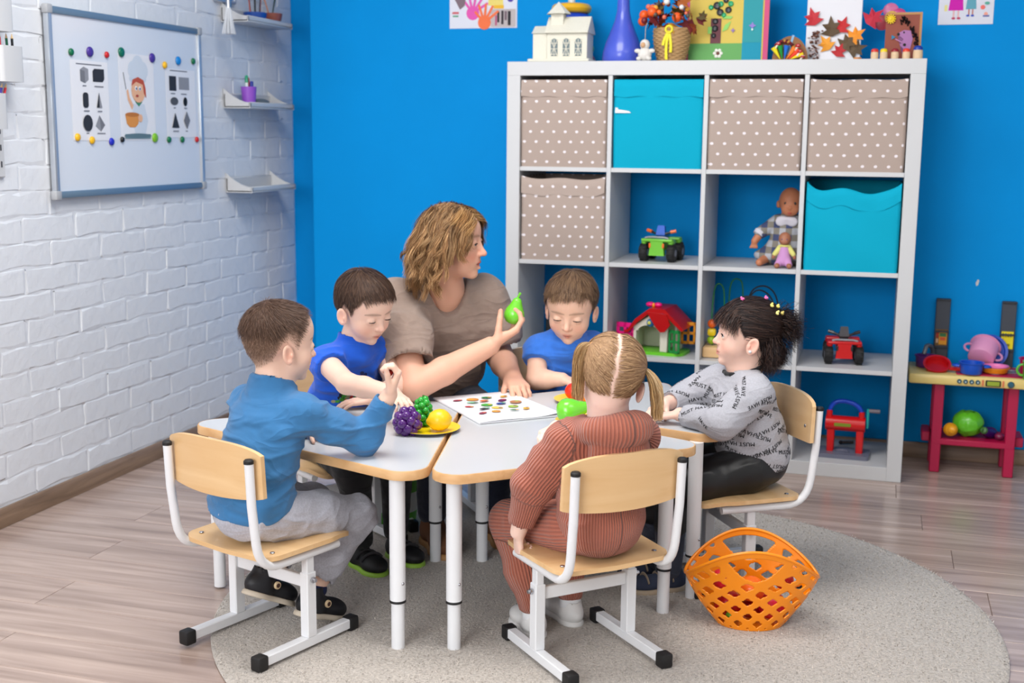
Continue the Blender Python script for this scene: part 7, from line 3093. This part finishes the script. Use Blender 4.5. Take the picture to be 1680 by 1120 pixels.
for sx in (-1, 1):
    b = MB()
    tie = TIE[sx]
    d_ = unit(tie - hd.u(0, -.07, .1))
    B = np.array(basis(Vector(d_)))
    for k in range(3):
        b.tube([tuple(tie + d_ * (.0035 * k - .002) + B @ A3(.0082 * math.cos(t), .0082 * math.sin(t), 0)) for t in np.linspace(0, 2 * PI, 16, endpoint=False)], .0026, 8, closed=True)
    b.build('hair_tie', mat('peach_elastic', (232, 160, 96), .6), P4, smooth=60)
# ribbed material: stripes follow the coordinate stored on the vertices
M_rib = mat('terracotta_rib', (176, 98, 76), .92, sheen=.25)
nt = M_rib.node_tree
at_ = nt.nodes.new('ShaderNodeAttribute')
at_.attribute_name = 'rib'
wv = mth(nt, 'SINE', mth(nt, 'MULTIPLY', at_.outputs['Fac'], 2 * PI / .0068))
bp = nt.nodes.new('ShaderNodeBump')
bp.inputs['Strength'].default_value = .9
bp.inputs['Distance'].default_value = .0016
nt.links.new(wv, bp.inputs['Height'])
nt.links.new(bp.outputs[0], nt.nodes['Principled BSDF'].inputs['Normal'])
mx = nt.nodes.new('ShaderNodeMix')
mx.data_type = 'RGBA'
mx.inputs[6].default_value = lin((158, 84, 64)) + (1,)
mx.inputs[7].default_value = lin((188, 108, 84)) + (1,)
nt.links.new(mth(nt, 'MULTIPLY', mth(nt, 'ADD', wv, 1.0), .5, True), mx.inputs[0])
nt.links.new(mx.outputs[2], nt.nodes['Principled BSDF'].inputs['Base Color'])


def rib_coord(limbs, tors_c, tors_r):
    def f(V):
        best = np.full(len(V), 1e9)
        val = np.zeros(len(V))
        rel = V - np.asarray(tors_c)
        ang = np.arctan2(rel[:, 0], rel[:, 1] + 1e-6)
        dt = np.hypot(rel[:, 0] / 1.15, rel[:, 1]) - tors_r
        best, val = dt.copy(), ang * .10
        for a_, b_, r_ in limbs:
            a_, b_ = np.asarray(a_, float), np.asarray(b_, float)
            ab = b_ - a_
            h = np.clip((V - a_) @ ab / (ab @ ab), 0, 1)
            d = V - a_ - h[:, None] * ab
            dist = np.linalg.norm(d, axis=1) - r_
            ax_ = unit(ab)
            u = unit(np.cross(ax_, A3(.2, 1, .1)))
            w = np.cross(ax_, u)
            an = np.arctan2(d @ u, d @ w) * .042
            m = dist < best
            best = np.where(m, dist, best)
            val = np.where(m, an, val)
        return val
    return f


S = Sdf()
S.ell((0, -.06, .345), (.103, .090, .075), k=.04)
S.ell((0, -.055, .42), (.100, .084, .09), k=.04)
S.ell((0, -.055, .495), (.098, .074, .085), k=.04)
limbs = []
for s_ in 'RL':
    sh, el, wr = [np.asarray(J[n + s_], float) for n in ('sh', 'el', 'wr')]
    d_ = unit(wr - el)
    S.cone(A3(0, -.07, .566), sh, .040, .044, k=.035)
    S.chain([sh, sh * .5 + el * .5, el, wr - d_ * .012], [.045, .044, .041, .030], k=.025)
    S.cone(wr - d_ * .006, wr + d_ * .06, .034, .034, k=.002, op='s')
    limbs += [(sh, el, .045), (el, wr, .036)]
nd = unit(hd.u(0, -.1, -.3) - A3(0, -.082, .588))
# hood: thick roll round the neck, fuller behind
for i in range(14):
    a0, a1 = [2 * PI * k / 14 for k in (i, i + 1)]
    f_ = lambda a: A3(.064 * math.cos(a), -.082 + .060 * math.sin(a) - .012, .570 - .012 * math.sin(a) + .004)
    w_ = lambda a: .020 + .010 * max(0, -math.sin(a))
    S.cone(f_(a0), f_(a1), w_(a0), w_(a1), k=.018)
S.ell((0, -.130, .528), (.074, .034, .052), k=.014)
S.cone(A3(0, -.080, .575), A3(0, -.072, .68), .046, .066, k=.008, op='s')
S.plane((0, 0, -1), (0, 0, .292), k=.004)
garment(P4, 'hooded_sweatshirt', S, M_rib, .0042, .0085, (9, 9, 18), seed=73, still=cuff_still(J), attr={'rib': rib_coord(limbs, (0, -.06, 0), .088)})
S = Sdf()
S.ell((0, -.055, .332), (.10, .088, .068), k=.04)
limbs = []
for s_ in 'RL':
    hp, kn, an = [np.asarray(J[n + s_], float) for n in ('hip', 'kn', 'an')]
    S.chain([hp, kn, kn * .4 + an * .6, an], [.062, .052, .044, .033], k=.02)
    limbs += [(hp, kn, .055), (kn, an, .045)]
garment(P4, 'trousers', S, M_rib, .005, .003, (20, 20, 20), seed=74, attr={'rib': rib_coord(limbs, (0, -.06, 0), .06)})
M_wsn = mat('white_sneaker', (226, 224, 222), .5)
for heel, toe in (((.062, .140, .002), (.066, .29, .002)), ((-.060, .115, .002), (-.045, .265, .002))):
    shoe(P4, heel, toe, (0, 0, 1), .158, M_wsn, M_wsn, 'sneaker', w=.032, h=.046)
sock(P4, (.062, .18, .05), (.062, .185, .10), .027, mat('white_sock', (230, 230, 232), .9))
sock(P4, (-.058, .155, .05), (-.061, .160, .10), .027, mat('white_sock', (230, 230, 232), .9))
S = Sdf()
S.cone((0, -.080, .560), (0, -.080, .592), .045, .043, k=.004)
S.cone((0, -.080, .575), (0, -.076, .65), .040, .044, k=.002, op='s')
V, Q, N = S.mesh(.003)
np_mesh('white_undershirt', [(V, Q)], mat('white_cotton', (236, 234, 236), .9), P4)

# ================================================================== girl in the printed grey top
P5 = person('dark-haired girl in a grey top printed with words sitting at the right table', 'c')
hd = Head((.0, -.022, .694), .192, rot_head(-16, -6, 0), eye=1.0, look=(.1, .2))
J = dict(pel=(0, -.06, .330), chest=(0, -.02, .485), neck=(0, -.022, .592), shR=(.092, .005, .545), shL=(-.092, -.010, .545),
         elR=(.150, .075, .490), wrR=(.098, .168, .486), elL=(-.140, .110, .482), wrL=(-.010, .172, .480),
         hipR=(.055, -.01, .325), hipL=(-.055, -.01, .325), knR=(.075, .200, .285), knL=(-.036, .195, .285),
         anR=(.05, .205, .085), anL=(-.040, .205, .085))
SKIN5 = (244, 202, 184)
hl5 = line_fn([(-.5, -.34), (-.30, -.30), (-.18, -.22), (-.11, -.04), (-.06, .02), (.02, .0), (.08, -.06), (.13, .02), (.22, .22), (.40, .26)])
body, (hv, hn) = make_body(P5, hd, J, SKIN5, dict(hair=(40, 28, 26), scalp=lambda x, y, z: sstep(-.02, .04, z - hl5(y)) * (1 - .75 * np.exp(-((x + .10) / .018) ** 2) * (z > .25)), brow=(90, 64, 56), blush=.5),
                           dict(f=(-.52, .84, -.16), n=(.05, .15, 1), L=.108, curls=[(22, 25, 20), (22, 25, 20), (24, 25, 20), (26, 25, 20)], spread=4, thumb=(36, 20, 10, 12)),
                           dict(f=(.30, .95, -.10), n=(0, .1, 1), L=.108, curl=(10, 14, 12), spread=4, thumb=(36, 14, 8, 8)), iris=(40, 30, 34))
hd.lashes(body, (30, 22, 22))
b = MB()
b.ell(tuple(hd.u(-.392, -.006, -.205)), .0042, n=10, m=8)
b.build('earring', mat('pearl', (232, 236, 240), .15), body)
rg = np.random.default_rng(81)
sk = skull_sdf(hd)
PAL5 = [(36, 26, 25), (50, 36, 32), (26, 19, 20), (64, 46, 40)]
BACK = hd.u(0, -.50, .14)


def comb5(p_, t):
    q = hd.inv(p_)
    d = unit_rows(A3(0, -.48, .10) - q) * 1.0
    d[:, 2] += .15 - .3 * t
    return d @ hd.R.T


sets = []
r0, n0 = scalp_roots(hv, hn, hd, lambda x, y, z: (z - hl5(y) > .0), 5200, 82)
v, q = strands(sk, r0, n0, .0105, 8, comb5, off=(.002, .009), lift=.2, jit=.10, width=.0019, seed=83)
sets.append((v, q, strand_cols(5200, 9, PAL5, rg, .85, 1.15)))
# short fringe
r0, n0 = scalp_roots(hv, hn, hd, lambda x, y, z: (z > .14) & (y > .14) & (z - hl5(y) > -.02), 1500, 84)


def comb5f(p_, t):
    q = hd.inv(p_)
    out = np.zeros_like(q)
    out[:, 0] = q[:, 0] * .5
    out[:, 1] = .75 - .9 * t
    out[:, 2] = -.5 - .8 * t
    return out @ hd.R.T


v, q = strands(sk, r0, n0, .0056, 8, comb5f, off=(.002, .008), lift=.4, jit=.16, width=.0017, seed=85)
sets.append((v, q, strand_cols(1500, 9, PAL5 + [(84, 62, 52)], rg, .9, 1.25)))
# loose curls behind: a bun at the back of the crown and wisps at the nape
for cen, n, seg, ln, cu, gr, sd in ((A3(0, -.44, .20), 1300, 10, .0062, .007, .45, 86), (A3(0, -.38, -.10), 1500, 9, .0070, .007, .8, 87), (A3(-.24, -.28, -.12), 600, 9, .0065, .007, .9, 88)):
    r0 = np.stack([hd.u(*(cen + A3(*rg.normal(0, .07, 3)) * A3(1.5, .6, 1.1))) for _ in range(n)])
    dd = sk.ev(r0)
    n0 = unit_rows(r0 - hd.u(0, -.05, .1))
    r0 = r0 + n0 * np.maximum(.003 - dd, 0)[:, None]

    def combb(p_, t):
        q = hd.inv(p_)
        d = unit_rows(q - A3(0, -.2, .05)) * (.9 - .9 * t)
        d[:, 2] -= gr
        return d @ hd.R.T
    v, q = strands(sk, r0, n0, ln, seg, combb, off=(.003, .014), lift=.35, jit=.13, width=.0012, seed=sd, curl=cu, curl_len=.04)
    sets.append((v, q, strand_cols(n, seg + 1, PAL5, rg, .9, 1.2)))
hair_obj(P5, hd, sets)
# small hair clips and bands
for (x, y_, z), col in (((-.13, .14, .47), (226, 110, 170)), ((-.06, -.18, .495), (226, 110, 170)), ((-.20, -.24, .43), (232, 216, 120)),
                        ((-.12, -.32, .40), (226, 210, 110)), ((-.24, -.31, .34), (236, 226, 140)), ((-.16, -.38, .33), (214, 196, 110))):
    pt = hd.u(x, y_, z)
    dd = float(sk.ev(pt[None])[0])
    nn = unit(pt - hd.u(0, -.06, .12))
    pt = pt - nn * (dd - .009)
    b = MB()
    Bn = basis(Vector(nn))
    b.box(tuple(pt), (.011, .009, .006), bev=.002, rot=Bn)
    for k in (-1, 1):
        b.ell(tuple(pt + np.array(Bn) @ A3(k * .005, 0, .003)), .0034, n=8, m=6)
    b.build('hair_clip', mat('clip_%d' % col[1], col, .35), P5, smooth=50)
M_grey = fabric('grey_marl_print', (178, 178, 186), var=.08, vscale=250)
S = Sdf()
S.ell((0, -.055, .355), (.112, .100, .075), k=.04)
S.ell((0, -.04, .43), (.108, .096, .09), k=.04)
S.ell((0, -.02, .505), (.102, .078, .085), k=.04)
for s_ in 'RL':
    sh, el, wr = [np.asarray(J[n + s_], float) for n in ('sh', 'el', 'wr')]
    d_ = unit(wr - el)
    S.cone(A3(0, -.020, .574), sh, .036, .042, k=.035)
    S.chain([sh, sh * .5 + el * .5, el, wr - d_ * .006], [.046, .045, .041, .029], k=.025)
    S.cone(wr - d_ * .001, wr + d_ * .06, .034, .034, k=.002, op='s')
nd = unit(hd.u(0, -.1, -.3) - A3(0, -.022, .592))
S.cone(A3(0, -.018, .584) + nd * .004, A3(0, -.018, .584) + nd * .10, .047, .060, k=.005, op='s')
S.plane((0, 0, -1), (0, 0, .292), k=.004)
top5 = garment(P5, 'printed_top', S, M_grey, .0040, .0065, (10, 10, 18), seed=91, still=cuff_still(J))
S = Sdf()
f5 = lambda a: A3(.0500 * math.cos(a), -.018 + .0520 * math.sin(a), .598 - .014 * math.sin(a))
for i in range(16):
    S.cone(f5(2 * PI * i / 16), f5(2 * PI * (i + 1) / 16), .0055, k=.003)
V, Q, N = S.mesh(.0026)
np_mesh('black_neckband', [(V, Q)], M_blk, P5)
M_lea = mat('black_faux_leather', (17, 17, 20), .38, bump=.25, bscale=18, dist=.006)
S = Sdf()
S.ell((0, -.055, .330), (.106, .094, .066), k=.04)
for s_ in 'RL':
    hp, kn, an = [np.asarray(J[n + s_], float) for n in ('hip', 'kn', 'an')]
    S.chain([hp, hp * .4 + kn * .6, kn, kn * .5 + an * .5], [.066, .062, .055, .045], k=.025)
garment(P5, 'black_trousers', S, M_lea, .005, .003, (16, 16, 16), seed=92)
S = Sdf()
for s_ in 'RL':
    kn, an = [np.asarray(J[n + s_], float) for n in ('kn', 'an')]
    S.cone(kn * .55 + an * .45, an + A3(0, 0, -.03), .042, .035, k=.01)
garment(P5, 'leggings', S, fabric('slate_denim', (62, 68, 86), var=.1, vscale=200), .0042, .002, (20, 20, 20), seed=93)
M_beige = mat('beige_sandal', (178, 160, 138), .7)
for x in (.05, -.045):
    shoe(P5, (x, .155, .002), (x + .004, .315, .002), (0, 0, 1), .16, mat('navy_sandal_sock', (52, 60, 82), .9), M_beige, 'sandal', w=.031, h=.044, strap=(M_beige, (.30, .52, .74)), sole_w=1.15)


# printed words: letters laid one by one on the cloth
def text_glyph(ch):
    cu = bpy.data.curves.new('glyph', 'FONT')
    cu.body = ch
    cu.size = 1.0
    o = bpy.data.objects.new('glyph', cu)
    COL.objects.link(o)
    dg = bpy.context.evaluated_depsgraph_get()
    me = o.evaluated_get(dg).to_mesh()
    gb = bmesh.new()
    gb.from_mesh(me)
    bmesh.ops.triangulate(gb, faces=list(gb.faces))
    gb.verts.index_update()
    vs = [v.co.copy() for v in gb.verts]
    fs = [tuple(v.index for v in f.verts) for f in gb.faces]
    gb.free()
    o.evaluated_get(dg).to_mesh_clear()
    bpy.data.objects.remove(o)
    w = max((v.x for v in vs), default=.25)
    # refine long edges a little so that letters bend with the cloth
    return vs, fs, w


GL = {c: text_glyph(c) for c in 'MUSTHAVE'}
me5 = top5.data
VV = np.zeros(len(me5.vertices) * 3, np.float32)
me5.vertices.foreach_get('co', VV)
VV = VV.reshape(-1, 3)
QQ = np.zeros(len(me5.polygons) * 4, np.int32)
me5.polygons.foreach_get('vertices', QQ)
bvh = BVHTree.FromPolygons(VV.tolist(), QQ.reshape(-1, 4).tolist())
tb = MB()


def print_text(txt, start, direction, size):
    p_ = Vector(start)
    d = Vector(direction).normalized()
    for ch in txt:
        if ch == ' ':
            p_ = p_ + d * size * .32
        loc, nr, fi, ds = bvh.find_nearest(p_)
        if loc is None:
            return
        d = (d - nr * d.dot(nr)).normalized()
        p_ = loc
        if ch == ' ':
            continue
        vs, fs, w = GL[ch]
        up_ = nr.cross(d)
        for ox_ in (0, .045):
            co = []
            for v in vs:
                q_ = p_ + d * (v.x + ox_) * size + up_ * v.y * size
                l2, n2, _, _ = bvh.find_nearest(q_)
                co.append(l2 + n2 * (.0007 + .002 * ox_))
            tb.raw(co, fs)
        p_ = p_ + d * (w + .10) * size


# rows of words around body and sleeves, each row a little tilted as printed
rgw = random.Random(5)
for zi in range(8):
    z = .312 + zi * .031
    for a in np.arange(-2.9, 1.2, .76):
        ang = a + rgw.uniform(-.12, .12) + (zi % 2) * .39
        dirv = A3(math.sin(ang), math.cos(ang), 0)
        cpt = A3(0, -.04, z + rgw.uniform(-.006, .006)) + dirv * .13
        loc, nr, _, _ = bvh.find_nearest(Vector(cpt))
        tang = Vector((-math.cos(ang), math.sin(ang), 0)) * -1
        tang = Vector((math.cos(ang), -math.sin(ang), 0))
        t3 = Vector((0, 0, 1)).cross(nr).normalized()
        tl = rgw.choice([.25, -.2, .1, .35, -.3])
        dv = (t3 + Vector((0, 0, tl))).normalized()
        flip = rgw.random() < .35
        print_text('MUST HAVE', loc - dv * (.034 if not flip else -.034), dv if not flip else -dv, .0158)
for s_ in 'LR':
    sh, el, wr = [np.asarray(J[n + s_], float) for n in ('sh', 'el', 'wr')]
    for a_, b_, r_ in ((sh, el, .045), (el, wr, .036)):
        axv = unit(b_ - a_)
        u = unit(np.cross(axv, A3(.1, .3, 1)))
        w_ = np.cross(axv, u)
        for k in range(4):
            for m_ in range(2):
                ang = k * 2 * PI / 4 + m_ * .8
                c = a_ + (b_ - a_) * (.18 + .42 * m_) + (u * math.cos(ang) + w_ * math.sin(ang)) * r_
                tl = rgw.choice([.5, -.4, .2, .8, -.7])
                tn = -u * math.sin(ang) + w_ * math.cos(ang)
                dv = axv + tn * tl
                if rgw.random() < .4:
                    dv = -dv
                print_text(rgw.choice(['MUST HAVE', 'MUST', 'HAVE']), c - unit(dv) * .03, dv, .0155)
tb.build('printed_lettering', mat('black_print', (26, 26, 30), .7), top5, smooth=0)['kind'] = 'stuff'
